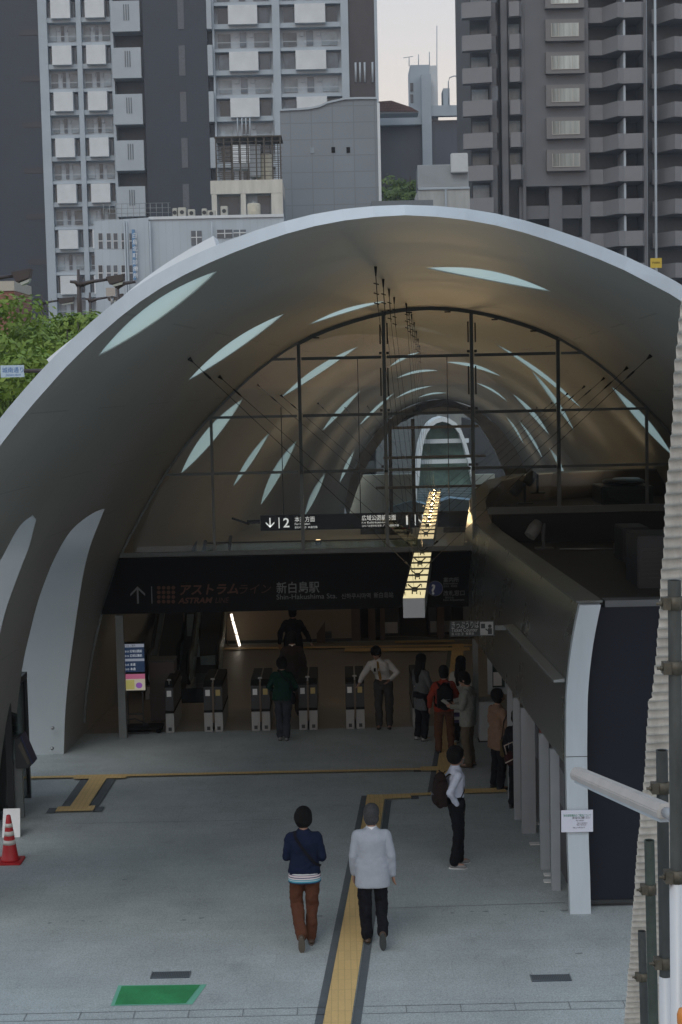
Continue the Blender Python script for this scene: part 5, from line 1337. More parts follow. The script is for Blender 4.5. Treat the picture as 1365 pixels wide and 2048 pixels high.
# ---------------- right tower
YD = 143.0
def r_(px, py, Y=YD): p = at(px, py, Y); return p.x, p.z
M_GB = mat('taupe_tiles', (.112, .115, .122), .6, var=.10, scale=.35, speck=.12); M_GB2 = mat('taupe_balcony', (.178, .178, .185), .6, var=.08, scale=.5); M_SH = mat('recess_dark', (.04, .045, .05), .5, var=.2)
t = thing('taupe_apartment_tower', 'tall taupe grey apartment tower at the right with stacked balconies and bay windows', 'apartment tower', (0, YD, 0))
FT = 2.885; zw = r_(1130, 322)[1]; zb0 = zw - 1.0 - 0    # floor of the storey whose bay window is lowest
ztp = 46
xA, xB, xC, xD, xE = r_(925, 200)[0], r_(986, 200)[0], r_(1051, 200)[0], r_(1178, 200)[0], r_(1283, 200)[0]
zbase = r_(1100, 372)[1]
b = MB(); b.box(xC, xD, 0, 18, zbase, ztp); b.build('main_wall', M_GB, t)
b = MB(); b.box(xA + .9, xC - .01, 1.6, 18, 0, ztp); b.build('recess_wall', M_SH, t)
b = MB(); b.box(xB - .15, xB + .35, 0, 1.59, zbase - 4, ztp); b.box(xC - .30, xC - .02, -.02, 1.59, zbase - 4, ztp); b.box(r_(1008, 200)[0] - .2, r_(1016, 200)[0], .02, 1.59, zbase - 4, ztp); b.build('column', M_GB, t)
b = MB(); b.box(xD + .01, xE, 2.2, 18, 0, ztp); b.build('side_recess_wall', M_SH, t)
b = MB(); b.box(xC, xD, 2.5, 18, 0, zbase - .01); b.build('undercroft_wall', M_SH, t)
b = MB(); 
for px0, px1 in ((1100, 1126), (1166, 1182), (1040, 1052)): b.box(r_(px0, 420)[0], r_(px1, 420)[0], .3, 2.49, 0, zbase - .01)
b.build('undercroft_column', M_GB, t)
b = MB(); b.box(xC, xD - .5, .5, .7, zbase - 2.9, zbase - 1.7); b.box(xC, xD, .5, .7, zbase - 6.2, zbase - 4.6); b.build('undercroft_parapet', M_GB, t)
protos = {}
def rput(key, mk, x, z, nm=None):
    if key not in protos: protos[key] = mk(); o = protos[key]
    else: o = protos[key].copy(); COL.objects.link(o)
    o.parent = t; o.location = (x, 0, z); return o
def mk_left():
    b = MB(); w = xB - .2 - xA; b.prism([(0, 0, .0), (0, -.9, .0), (w, -1.5, .0), (w, 0, .0)], (0, 0, 1.35)); return b.build('stepped_balcony', M_GB2, t)
def mk_mid():
    b = MB(); w = xC - r_(1018, 200)[0] - .35; b.prism([(0, 0, 0), (0, -.75, 0), (w * .75, -1.0, 0), (w, -.5, 0), (w, 0, 0)], (0, 0, 1.3)); return b.build('small_balcony', M_GB2, t)
def mk_bay():
    b = MB(); b.box(-1.75, 1.75, -.55, -.005, -.35, 1.55); return b.build('bay_window', mat('bay_surround', (.155, .148, .145), .6, var=.06), t)
def mk_bayglass():
    b = MB(); b.box(-1.25, 1.25, -.57, -.551, .05, 1.2); return b.build('pane', vary_per_object(mat('curtained_glass', (.26, .28, .26), .3, var=.6, scale=.9, stretch=(1.3, 1, .1)), .5, 1.8), None)
def mk_rb():
    b = MB(); w = xE - xD; P_ = [(w * .02, .5), (w * .28, .5), (w * .50, -1.6), (w * .62, -1.35), (w * .95, -1.5), (w, -1.2), (w, 2.1), (w * .02, 2.1)]
    b.prism([(x, y, 0) for x, y in P_], (0, 0, .22))
    for (xa_, ya), (xb2, yb) in zip(P_[:6], P_[1:6]): b.prism([(xa_, ya, .221), (xb2, yb, .221), (xb2, yb + .12, .221), (xa_, ya + .12, .221)], (0, 0, 1.12))
    return b.build('angular_balcony', M_GB2, t)
def mk_div():
    b = MB(); w = xE - xD; b.box(w * .62, w * .66, -1.1, 2.1, .25, 2.75); return b.build('balcony_divider', M_CONC3, t)
def mk_win():
    b = MB(); b.box(0, .55, -.03, 0, .9, 2.2); return b.build('window', M_WIN, t)
def mk_door():
    b = MB(); b.box(0, 1.5, 0, .05, 1.1, 2.6); return b.build('balcony_door', M_WIN2, t)
i = -3
while True:
    z = zb0 - .2 + FT * i
    if z > ztp - 3: break
    zl = z - .35
    rput('left', mk_left, xA, zl - .2); 
    o = rput('door', mk_door, xA + 1.0, zl); o.location.y = 1.54
    if i >= 0:
        rput('mid', mk_mid, r_(1019, 200)[0], zl - .1); o = rput('win', mk_win, xB - .08, zl + .4); o.location.y = -.0; o = rput('door', mk_door, r_(1022, 200)[0], zl); o.location.y = 1.54
        ow = rput('bay', mk_bay, r_(1130, 200)[0], z + .6)
        k_ = 'bg'
        if k_ not in protos: protos[k_] = mk_bayglass(); og = protos[k_]
        else: og = protos[k_].copy(); COL.objects.link(og)
        og.parent = ow; og.location = (0, 0, 0)
        b = MB()
        for xx in (-1.25, -.62, .62, 1.2): b.box(xx, xx + .05, -.60, -.571, .05, 1.2)
        b.box(-1.25, 1.25, -.6, -.571, 0, .05); q_ = b.build('frame', mat('frame_cream', (.4, .38, .34), .5), ow)
    rput('rb', mk_rb, xD, z - .9); rput('dv', mk_div, xD, z - .9)
    i += 1
b = MB(); b.box(xE + .02, xE + .3, -1, 18, 0, ztp); b.build('edge_fin', M_GB, t)
b = MB()
for px in (1291, 1310): x = r_(px, 300)[0]; b.tube([(x, -.4, 0), (x, -.4, ztp)], .12, 8)
b.build('down_pipe', M_CONC3, t)
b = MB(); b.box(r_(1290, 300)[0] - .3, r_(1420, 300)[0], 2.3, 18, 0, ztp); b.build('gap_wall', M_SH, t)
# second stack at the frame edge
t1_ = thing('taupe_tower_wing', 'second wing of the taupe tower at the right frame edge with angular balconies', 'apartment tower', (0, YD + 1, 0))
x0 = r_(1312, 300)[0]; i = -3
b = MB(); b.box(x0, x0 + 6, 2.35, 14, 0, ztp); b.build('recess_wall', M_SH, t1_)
pr = None
while True:
    z = zb0 - 1.1 + FT * i
    if z > ztp - 3: break
    if pr is None:
        b = MB(); w = xE - xD; P_ = [(0, .5), (w * .1, .5), (w * .34, -1.6), (w * .46, -1.35), (w * .95, -1.5), (w * 1.2, -1.2), (w * 1.2, 2.1), (0, 2.1)]
        b.prism([(x, y, 0) for x, y in P_], (0, 0, .22))
        for (xa_, ya), (xb2, yb) in zip(P_[:6], P_[1:6]): b.prism([(xa_, ya, .221), (xb2, yb, .221), (xb2, yb + .12, .221), (xa_, ya + .12, .221)], (0, 0, 1.12))
        pr = b.build('angular_balcony', M_GB2, t1_); o = pr
    else: o = pr.copy(); COL.objects.link(o)
    o.location = (x0, 0, z); i += 1
# yellow sign
p = at(1302, 536, 60); q = at(1324, 516, 60); t = thing('yellow_sign', 'small yellow sign with dark lettering just above the right side of the vault', 'sign', (p.x, 60, p.z)); w, h = q.x - p.x, q.z - p.z
b = MB(); b.box(0, w, 0, .08, 0, h); b.build('board', mat('sign_yellow', (.5, .36, .04), .5), t)
rgba_text('PARK', h * .32, M_BLACK, t, (w * .14, -.004, h * .42), width=w * .72, ext=.001)
b = MB(); b.tube([(w / 2, .04, -6.5), (w / 2, .04, 0)], .06, 8); b.build('post', M_FRAMELIGHT, t)
# brick building stub at far left
p, q = at(-40, 640, 90), at(28, 562, 90); t = thing('brick_building', 'small brick building with a cream top at the left frame edge', 'building', (p.x, 90, 0)); w = q.x - p.x
b = MB(); zc = at(10, 582, 90).z; b.box(0, w, 0, 5, 0, zc); b.build('brick_wall', joint_mat('red_brick', (.22, .10, .07), .4, .16, 1.3, rough=.8, var=.15, mortar=.03, axis='XZ'), t)
b = MB(); b.box(-.1, w + .03, -.1, 5, zc + .005, q.z); b.build('cream_band', mat('cream_band_paint', (.42, .39, .32), .7, var=.06), t)

# ---------------- street lamps
M_LAMP = mat('brown_lamp_paint', (.045, .033, .03), .5, var=.15)
def street_lamp(px, pyt, Y, armL, armR, label, py_arm, head=1):
    a = at(px, pyt, Y); t = thing('street_lamp', label, 'street lamp', (a.x, Y, 0), group='brown street lamps beyond the vault'); z = at(px, py_arm, Y).z; s = Y / F_PX
    b = MB(); b.tube([(0, 0, 0), (0, 0, z - 1), (0, 0, a.z)], [.13, .10, .05], 10); b.build('pole', M_LAMP, t)
    b = MB()
    for d in (-armL, armR):
        if d: b.tube([(0, 0, z - .12), (d * s * .4, 0, z), (d * s, 0, z + abs(d) * s * .07)], [.11, .07, .05], 8)
    b.build('arm', M_LAMP, t)
    for d in ((armR,) if head == 1 else (-armL,) if head == -1 else ()):
        sg = 1 if d > 0 else -1; x0 = d * s; x1 = x0 + sg * 30 * s * .9; zz = z + abs(d) * s * .07
        b = MB(); b.prism([(x0 - sg * .15, -.16, zz + .08), (x0, -.16, zz - .22), (x1, -.16, zz - .1), (x1 + sg * .05, -.16, zz + .18)], (0, .34, 0)); b.build('lamp_head', M_LAMP, t, bevel=.02)
        b = MB(); b.prism([(x0 + sg * .1, -.12, zz - .23), (x0 + sg * .14, -.12, zz - .30), (x1 - sg * .05, -.12, zz - .22), (x1, -.12, zz - .11)], (0, .26, 0)); b.build('lens', mat('lamp_lens', (.35, .38, .34), .3), t)
street_lamp(-70, 520, 46, 0, 102, 'street lamp reaching in from the left frame edge', 560)
street_lamp(157, 539, 60, 17, 62, 'tallest street lamp, with a crossbar, before the pale tower', 564)
street_lamp(235, 560, 60, 16, 36, 'street lamp just above the vault rim, before the white building', 567, 0)
street_lamp(180, 585, 85, 9, 38, 'smaller street lamp between the two larger ones', 598)
street_lamp(84, 590, 95, 0, 36, 'small street lamp above the tree, before the dark tiled tower end', 604)
# road direction sign
p, q = at(2, 755, 40), at(48, 730, 40); w, h = q.x - p.x, q.z - p.z
t = thing('road_sign', 'white road sign with blue characters on a dark arm among the trees', 'road sign', (p.x, 40, p.z))
b = MB(); b.box(0, w, 0, .04, 0, h); b.build('plate', mat('pale_sign_blue', (.42, .52, .6), .5), t)
MBLUE = mat('sign_print_blue', (.06, .16, .38), .5)
rgba_text('城南通り', h * .5, MBLUE, t, (.04, -.004, h * .42), width=w * .9, ext=.001); rgba_text('Jonan-dori', h * .26, MBLUE, t, (w * .22, -.004, h * .12), width=w * .65, ext=.001)
b = MB(); b.tube([(w + .002, .02, h * .5), (w + 1.54, .02, h * .45)], .05, 8); b.build('arm', M_LAMP, t)
b = MB(); b.tube([(w + 1.6, .02, h * .5), (w + 1.6, .02, -p.z + .0)], .09, 8); b.build('post', M_LAMP, t)

# ---------------- trees
M_BARK = mat('bark', (.055, .045, .035), .9, var=.3, scale=6, bump=.4, bscale=20)
def tree(x, y, hgt, rad, label, seed, n=5200, leaf=.13, col=(.115, .20, .022), col2=(.26, .35, .05), low=.25, cat='tree', group=None, clumps=46):
    rnd = random.Random(seed); t = thing('leafy_tree', label, cat, (x, y, 0), group=group)
    cz = hgt - rad * .92; cl = []
    for i in range(clumps):
        th_ = rnd.uniform(0, 2 * PI); ph = math.acos(rnd.uniform(-.75, 1)); rr = rad * rnd.uniform(.45, .98)
        cl.append((Vector((math.cos(th_) * math.sin(ph) * rr, math.sin(th_) * math.sin(ph) * rr, cz + math.cos(ph) * rr * .95)), rad * rnd.uniform(.14, .30)))
    b = MB(); b.tube([(0, 0, 0), (.05, .02, hgt * .2), (.0, .05, hgt * .42), (.1, 0, hgt * .7)], [hgt * .028, hgt * .022, hgt * .018, hgt * .008], 9)
    for i in range(11):
        c, r = cl[i * 3 % clumps]; s0 = Vector((0, 0, hgt * rnd.uniform(.22, .5))); mid = (s0 + c) / 2 + Vector((rnd.uniform(-.3, .3), rnd.uniform(-.3, .3), .2)); b.tube([s0, mid, c], [hgt * .012, hgt * .008, hgt * .003], 6)
        for _ in range(2): e = c + Vector((rnd.uniform(-1, 1), rnd.uniform(-1, 1), rnd.uniform(-.3, 1))) * rad * .2; b.tube([mid, (mid + e) / 2 + Vector((0, 0, .1)), e], [hgt * .006, hgt * .004, hgt * .002], 5)
    b.build('trunk', M_BARK, t)
    b = MB(); per = n // clumps
    for c, r in cl:
        fl = rnd.uniform(.5, .8)
        for k in range(per):
            d = Vector((rnd.gauss(0, 1), rnd.gauss(0, 1), rnd.gauss(0, 1))); d.normalize(); q = c + Vector((d.x, d.y, d.z * fl)) * r * rnd.uniform(.55, 1.08)
            nrm = (d + Vector((rnd.uniform(-.6, .6), rnd.uniform(-.6, .6), rnd.uniform(-.1, .9)))).normalized()
            a = nrm.orthogonal().normalized(); a.rotate(Quaternion(nrm, rnd.uniform(0, 2 * PI))); c2 = nrm.cross(a); s = leaf * rnd.uniform(.4, 1.35)
            b.poly([q - a * s, q + c2 * s * .55, q + a * s, q - c2 * s * .55])
    m = mat('foliage_%d' % int(col[1] * 1000), col, .6, col2=col2, scale=.9, translucent=.25)
    b.build('crown', m, t); return t
p = at(20, 600, 52); tree(p.x - 1.0, 52, p.z + .1, 3.6, 'bright green tree at the left frame edge with dark branches showing', 3, n=17000, leaf=.12, clumps=80)
p = at(120, 612, 56); tree(p.x + .5, 56, p.z + .05, 3.0, 'bright green tree between the frame-edge tree and the vault rim', 5, n=15000, leaf=.12, clumps=70)
p = at(60, 700, 47); tree(p.x - 1.6, 46, p.z + .6, 3.0, 'nearest bright green tree behind the road sign', 8, n=13000, leaf=.12, clumps=60)
p = at(150, 700, 62); tree(p.x - 1, 63, p.z + 1.2, 3.2, 'tree in deeper green low behind the vault rim', 11, n=7000, leaf=.12, col=(.08, .14, .02), col2=(.16, .22, .04))
p = at(802, 340, 160); tree(p.x, 160, p.z, 3.9, 'round dark green tree between the grey tiled building and the plant room', 12, n=7000, leaf=.16, col=(.07, .13, .025), col2=(.16, .23, .05), clumps=40)
# ================================================================== PEOPLE
def V3(*a): return Vector(a)
def capsule(b, p, q, r1, r2, n=14, flat=1.0, side=None):
    p, q = Vector(p), Vector(q); d = q - p; L = d.length or 1e-6; d.normalize()
    a = (Vector(side) - d * Vector(side).dot(d)).normalized() if side is not None else d.orthogonal().normalized(); c = d.cross(a)
    rings = []
    for k in range(4): t = PI / 2 * k / 4; rings.append((-math.cos(t) * r1, math.sin(t) * r1 + 1e-4))
    rings += [(L * k / 5, r1 + (r2 - r1) * k / 5) for k in range(6)]
    for k in range(1, 5): t = PI / 2 * k / 4; rings.append((L + math.sin(t) * r2, math.cos(t) * r2 + 1e-4))
    base = len(b.v)
    for s, r in rings:
        for j in range(n): t = 2 * PI * j / n; b.v.append(tuple(p + d * s + a * math.cos(t) * r + c * math.sin(t) * r * flat))
    k = len(rings)
    for i in range(k - 1):
        for j in range(n): b.f.append([base + i * n + j, base + i * n + (j + 1) % n, base + (i + 1) * n + (j + 1) % n, base + (i + 1) * n + j]); b.m.append(0)
    b.f.append([base + j for j in range(n)][::-1]); b.m.append(0); b.f.append([base + (k - 1) * n + j for j in range(n)]); b.m.append(0)
def loft(b, rings, n=24, pw=2.4):
    """rings: (cx, cy, z, rx, ry) superellipse sections"""
    base = len(b.v)
    for cx, cy, z, rx, ry in rings:
        for j in range(n):
            t = 2 * PI * j / n; c, s = math.cos(t), math.sin(t)
            b.v.append((cx + math.copysign(abs(c) ** (2 / pw), c) * rx, cy + math.copysign(abs(s) ** (2 / pw), s) * ry, z))
    k = len(rings)
    for i in range(k - 1):
        for j in range(n): b.f.append([base + i * n + j, base + i * n + (j + 1) % n, base + (i + 1) * n + (j + 1) % n, base + (i + 1) * n + j]); b.m.append(0)
    b.f.append([base + j for j in range(n)][::-1]); b.m.append(0); b.f.append([base + (k - 1) * n + j for j in range(n)]); b.m.append(0)
FOLDS = bpy.data.textures.new('folds', 'CLOUDS'); FOLDS.noise_scale = .10; FOLDS.noise_depth = 2
def fuse(b, name, m, parent, voxel=.012, it=3, folds=0.0):
    me = b.mesh(name, m); o = bpy.data.objects.new(name, me); COL.objects.link(o)
    r = o.modifiers.new('r', 'REMESH'); r.mode = 'VOXEL'; r.voxel_size = voxel; r.use_smooth_shade = True
    if it: s = o.modifiers.new('s', 'SMOOTH'); s.iterations = it; s.factor = .5
    if folds: dm = o.modifiers.new('d', 'DISPLACE'); dm.texture = FOLDS; dm.strength = folds; dm.texture_coords = 'LOCAL'; dm.mid_level = .42
    bpy.context.view_layer.update(); dg = bpy.context.evaluated_depsgraph_get()
    m2 = bpy.data.meshes.new_from_object(o.evaluated_get(dg)); m2.name = name
    m2.materials.clear(); m2.materials.append(m)
    for p in m2.polygons: p.use_smooth = True; p.material_index = 0
    bpy.data.objects.remove(o); bpy.data.meshes.remove(me)
    o = bpy.data.objects.new(name, m2); COL.objects.link(o); o.parent = parent; return o
def hand(b, wrist, d, side_out, curl=.35):
    """palm + four fingers + thumb; d = forearm direction, side_out = direction of the thumb"""
    w = Vector(wrist); d = Vector(d).normalized(); s = Vector(side_out); s = (s - d * s.dot(d)).normalized(); n = d.cross(s)
    capsule(b, w - d * .01, w + d * .075, .024, .036, 12, .45, s)
    for k, (off, L) in enumerate(((.026, .068), (.009, .078), (-.009, .072), (-.026, .056))):
        p = w + d * .085 + s * off; f1 = (d + n * curl * .6).normalized(); q = p + f1 * L * .5; f2 = (d + n * curl * 1.6).normalized(); e = q + f2 * L * .5
        capsule(b, p - d * .02, q, .0095, .0088, 8); capsule(b, q, e, .0088, .0075, 8)
    p = w + d * .025 + s * .028; f1 = (d * .7 + s * .8 + n * .3).normalized(); q = p + f1 * .04; f2 = (d + s * .25 + n * .4).normalized(); capsule(b, p, q, .013, .011, 8); capsule(b, q, q + f2 * .033, .011, .009, 8)
SKIN = mat('skin', (.36, .21, .15), .55, var=.06, scale=8)
M_EYE = mat('eye_dark', (.02, .015, .012), .3)
def cloth(name, c, var=.1, sc=14, bump=.5): return mat(name, c, .85, var=var, scale=sc, bump=bump, bscale=9, spec=.12)
HAIRM = mat('black_hair', (.006, .0055, .0055), .7, var=.3, scale=40, bump=.6, bscale=50, spec=.12); HAIRG = mat('grey_hair', (.035, .036, .038), .7, var=.8, scale=50, bump=.5, bscale=70)
J0 = dict(pel=(0, 0, .93), waist=(0, 0, 1.06), chest=(0, .005, 1.27), neck=(0, -.01, 1.42), head=(0, .015, 1.585), look=(0, 1, 0),
          shL=(-.175, -.01, 1.385), shR=(.175, -.01, 1.385), elL=(-.235, -.03, 1.11), elR=(.235, -.03, 1.11), wrL=(-.245, .03, .87), wrR=(.245, .03, .87),
          hipL=(-.085, 0, .90), hipR=(.085, 0, .90), knL=(-.095, .02, .49), knR=(.095, .02, .49), anL=(-.10, -.03, .085), anR=(.10, -.03, .085),
          toeL=(-.06, 1, -.12), toeR=(.06, 1, -.12), thL=(.3, .6, 0), thR=(-.3, .6, 0))
def person(label, loc_, rz, h=1.7, crease=.030, J=None, top=None, leg=None, hair=('short', HAIRM), shoe=None, skirt=None, bulk=1.0, voxel=.011, cuff=1.0, hem=.86, hemw=.165, collar=None, sole=None, group=None, coat=None):
    j = {k: Vector(v) for k, v in J0.items()}
    for k, v in (J or {}).items(): j[k] = Vector(v)
    t = thing('person', label, 'person', tuple(loc_), rz, group); t.scale = (h / 1.7,) * 3
    look = j['look'].normalized(); hd = j['head'] + Vector((0, 0, .005)); rt = look.cross(Vector((0, 0, 1))).normalized(); upv = rt.cross(look)
    Mr = Matrix((rt, look, upv)).transposed()
    # ---- body
    b = MB()
    b.sphere(hd + upv * .02, .100, 18, 14, (.80, .98, 1.08), Mr); b.sphere(hd + look * .030 - upv * .058, .060, 14, 10, (.82, .92, .98), Mr)
    b.sphere(hd + look * .105 - upv * .018, .016, 8, 6, (.8, 1.0, 1.6), Mr)                     # nose
    b.sphere(hd + look * .092 - upv * .062, .018, 8, 6, (1.3, .6, .5), Mr)                      # lips
    b.sphere(hd + look * .085 - upv * .092, .02, 8, 6, (1, .8, .8), Mr)
    for s in (-1, 1): b.sphere(hd + rt * s * .079 - look * .005 - upv * .012, .022, 8, 6, (.45, .8, 1.35), Mr)
    capsule(b, j['neck'] - V3(0, 0, .02), hd - upv * .05 - look * .02, .055, .048)
    W_, C_ = j['waist'], j['chest']; pe = j['pel']; N_ = j['neck']
    loft(b, [(pe.x, pe.y, pe.z - .08, .13, .09), (pe.x, pe.y, pe.z, .145, .10), (W_.x, W_.y, W_.z, .125, .09), (C_.x, C_.y, C_.z, .150, .105), ((C_.x + N_.x) / 2, (C_.y + N_.y) / 2, (C_.z + N_.z) / 2 + .01, .12, .075), (N_.x, N_.y, N_.z - .01, .055, .05)])
    for s in 'LR':
        sg = -1 if s == 'L' else 1
        capsule(b, N_ - V3(0, 0, .07), (j['sh' + s] * .9 + C_ * .1) - V3(0, 0, .045), .038, .034); capsule(b, (j['sh' + s] * .9 + C_ * .1) - V3(0, 0, .04), j['el' + s], .036, .034); capsule(b, j['el' + s], j['wr' + s], .037, .024)
        hand(b, j['wr' + s], j['wr' + s] - j['el' + s], j['th' + s])
        capsule(b, j['hip' + s], j['kn' + s], .072, .05); capsule(b, j['kn' + s], j['an' + s], .050, .034)
        capsule(b, j['an' + s] - V3(0, 0, .03), j['an' + s] - V3(0, 0, .035) + j['toe' + s].normalized() * .12, .034, .026)
    fuse(b, 'body', SKIN, t, min(voxel, .0095) if voxel < .01 else .0105, 2)
    # ---- eyes and brows
    for s in (-1, 1):
        e = MB(); e.sphere(hd + rt * s * .032 + look * .090 + upv * .012, .0085, 8, 6, (1.5, .7, .8), Mr); e.build('eye', M_EYE, t)
        e = MB(); e.sphere(hd + rt * s * .034 + look * .093 + upv * .034, .008, 8, 6, (2.4, .6, .5), Mr); e.build('eyebrow', hair[1], t)
    # ---- hair
    e = MB(); hs, hm = hair
    e.sphere(hd - look * .014 + upv * .040, .112, 18, 14, (.88, .98, 1.02), Mr); e.sphere(hd - look * .040 - upv * .015, .096, 16, 12, (.97, .80, 1.15), Mr)
    for s in (-1, 1): e.sphere(hd + rt * s * .062 - look * .012 + upv * .035, .042, 10, 8, (.55, 1.1, 1.0), Mr)
    e.sphere(hd + look * .055 + upv * .085, .05, 10, 8, (1.35, .8, .55), Mr)
    if hs == 'bushy': e.sphere(hd - look * .03 + upv * .015, .124, 16, 12, (.92, .92, 1.14), Mr)
    if hs == 'long':
        capsule(e, hd - look * .055 - upv * .0, hd - look * .11 - V3(0, 0, .22), .085, .085, flat=.75, side=rt); capsule(e, hd - look * .10 - V3(0, 0, .2), hd - look * .125 - V3(0, 0, .40), .085, .045, flat=.6, side=rt)
        for s in (-1, 1): capsule(e, hd + rt * s * .065, hd + rt * s * .085 - look * .05 - V3(0, 0, .26), .038, .035)
    fuse(e, 'hair', hm, t, .009, 1, .022)
    # ---- top
    tm = top; B = bulk
    e = MB(); hz = hem
    mx = (pe.x + W_.x) / 2; my = (pe.y + W_.y) / 2
    sec = [(pe.x, pe.y, hz, hemw * B, .115 * B), (pe.x, pe.y, hz + .03, hemw * B, .118 * B), (pe.x, pe.y, max(hz + .05, .98), hemw * .97 * B, .115 * B), (W_.x, W_.y, W_.z + .04, .150 * B, .110 * B), (C_.x, C_.y, C_.z - .05, .168 * B, .122 * B), (C_.x, C_.y, C_.z + .04, .180 * B, .122 * B), ((C_.x * .4 + N_.x * .6), (C_.y * .4 + N_.y * .6), N_.z - .06, .182 * B, .098), ((C_.x * .2 + N_.x * .8), (C_.y * .2 + N_.y * .8), N_.z - .02, .135, .080), (N_.x, N_.y, N_.z + .015, .082, .066), (N_.x, N_.y, N_.z + .04, .062, .058)]
    loft(e, sec, pw=2.5)
    for s in 'LR':
        so_ = j['sh' + s] * .93 + C_ * .07 - V3(0, 0, .03); capsule(e, so_, j['el' + s], .060 * B, .052 * B); capsule(e, N_ - V3(0, 0, .045), so_, .058, .058 * B)
        if cuff > 0: k = j['el' + s].lerp(j['wr' + s], cuff * .97); capsule(e, j['el' + s], k, .052 * B, .038 * B)
    fuse(e, 'jacket' if coat else 'shirt', tm, t, voxel, 3, crease)
    # ---- legs
    if leg:
        e = MB(); loft(e, [(pe.x, pe.y, pe.z - .14, .12, .10), (pe.x, pe.y, pe.z - .06, .172, .122), (pe.x, pe.y, pe.z + .03, .165, .118), (pe.x, pe.y, pe.z + .10, .138, .100)])
        for s in 'LR':
            an = j['an' + s]; kn = j['kn' + s]; cu = kn.lerp(an, .97)
            capsule(e, j['hip' + s] + V3(0, 0, -.01), kn, .098, .078); capsule(e, kn, cu, .077, .066)
        fuse(e, 'trousers', leg, t, voxel, 3, .040)
    if skirt:
        e = MB(); loft(e, [(pe.x, pe.y, skirt[1], .20, .16), (pe.x, pe.y, .8, .18, .14), (pe.x, pe.y, 1.0, .14, .11)]); fuse(e, 'skirt', skirt[0], t, voxel, 2)
    # ---- shoes
    for s in 'LR':
        an = j['an' + s]; d = j['toe' + s].normalized(); side = d.cross(Vector((0, 0, 1))).normalized(); dn = side.cross(d).normalized() * -1
        if dn.z > 0: dn = -dn
        e = MB(); heel = an + dn * .045 - d * .035; capsule(e, heel, heel + d * .175, .040, .036, flat=.78, side=side); capsule(e, an - d * .01 + dn * .0, an + dn * .03, .042, .045)
        so = fuse(e, 'shoe', shoe, t, .009, 2)
        e = MB(); pts = []
        for k in range(20):
            a = 2 * PI * k / 20; L_ = .135; wv = .042 * (1 + .12 * math.cos(a)); pts.append(heel + d * (.088 + L_ * math.cos(a)) * 1.0 + side * wv * math.sin(a) + dn * .026)
        e.prism(pts, dn * .016); e.build('sole', sole or M_SOLE, so)
    if collar:
        e = MB(); 
        for k in range(16):
            a0, a1 = 2 * PI * k / 16, 2 * PI * (k + 1) / 16
            def q(a, r, z): return (N_.x + math.cos(a) * r * 1.05, N_.y + math.sin(a) * r, N_.z + z)
            e.poly([q(a0, .068, .0), q(a1, .068, .0), q(a1, .062, .045), q(a0, .062, .045)], smooth=True); e.poly([q(a0, .062, .045), q(a1, .062, .045), q(a1, .05, .045), q(a0, .05, .045)])
        e.build('collar', collar, t)
    return t, j
M_SOLE = mat('rubber_sole', (.06, .06, .06), .8, var=.2)
C_NAVY = cloth('navy_knit', (.008, .013, .035)); C_RUST = cloth('rust_trousers', (.085, .034, .019)); C_GREYJ = cloth('pale_grey_wool', (.34, .37, .42), .05)
C_BLACK = cloth('black_cloth', (.008, .008, .011)); C_WHITE = cloth('white_cotton', (.55, .60, .72), .04, bump=.8); C_WHITE2 = cloth('white_shirt_warm', (.50, .50, .49), .05, bump=.7)
M_BSHOE = mat('brown_shoe', (.06, .035, .02), .45, var=.2); M_GSHOE = mat('grey_shoe', (.22, .22, .22), .6, var=.25); M_KSHOE = mat('black_shoe', (.012, .012, .012), .4); M_WSHOE = mat('pale_shoe', (.35, .37, .37), .6)
def strap(t, pts, w, m, name='strap', nrm=(0, 1, 0)):
    e = MB(); n = Vector(nrm); prev = None
    for i, p in enumerate(pts):
        p = Vector(p); d = (Vector(pts[min(i + 1, len(pts) - 1)]) - Vector(pts[max(i - 1, 0)])).normalized(); c = d.cross(n).normalized() * w / 2; row = (p - c, p + c)
        if prev: e.poly([prev[0], prev[1], row[1], row[0]], smooth=True); k = n * -.006; e.poly([prev[0] + k, row[0] + k, row[1] + k, prev[1] + k], smooth=True)
        prev = row
    return e.build(name, m, t)
def backpack(c, rz, label, m, w=.15, d=.09, h=.23, lean=0.0, m2=None):
    t = thing('backpack', label, 'backpack', tuple(c), rz); e = MB()
    e.sphere((0, -d * .2, 0), 1, 18, 14, (w, d, h)); e.sphere((0, -d * .75, -h * .35), 1, 14, 10, (w * .8, d * .6, h * .45)); e.sphere((0, 0, h * .2), 1, 14, 10, (w * .85, d * .85, h * .85))
    e.box(-w * .92, w * .92, -d * .7, d * .5, -h * .8, h * .6)
    fuse(e, 'pack_body', m, t, .012, 5)
    e = MB(); e.tube([(-.04, -.02, h * .93), (-.035, -.02, h * 1.08), (.035, -.02, h * 1.08), (.04, -.02, h * .93)], .009, 6); e.build('grab_handle', m, t)
    e = MB(); e.box(-w * .5, w * .5, -d * 1.36, -d * 1.28, -h * .12, -h * .09); e.sphere((0, -d * 1.32, -h * .18), .012, 6, 5); e.build('zip', m2 or M_STEEL, t)
    for s in (-1, 1): strap(t, [(s * w * .55, d * .3, h * .75), (s * w * .62, d * .9, h * .95), (s * w * .62, d * 1.9, h * .98), (s * w * .6, d * 2.75, h * .6), (s * w * .75, d * 2.9, 0), (s * w * .95, d * 2.1, -h * .5), (s * w * .9, d * .6, -h * .75)], .045, m, 'shoulder_strap', (0, 1, .02) if False else (0, 1, 0))
    return t

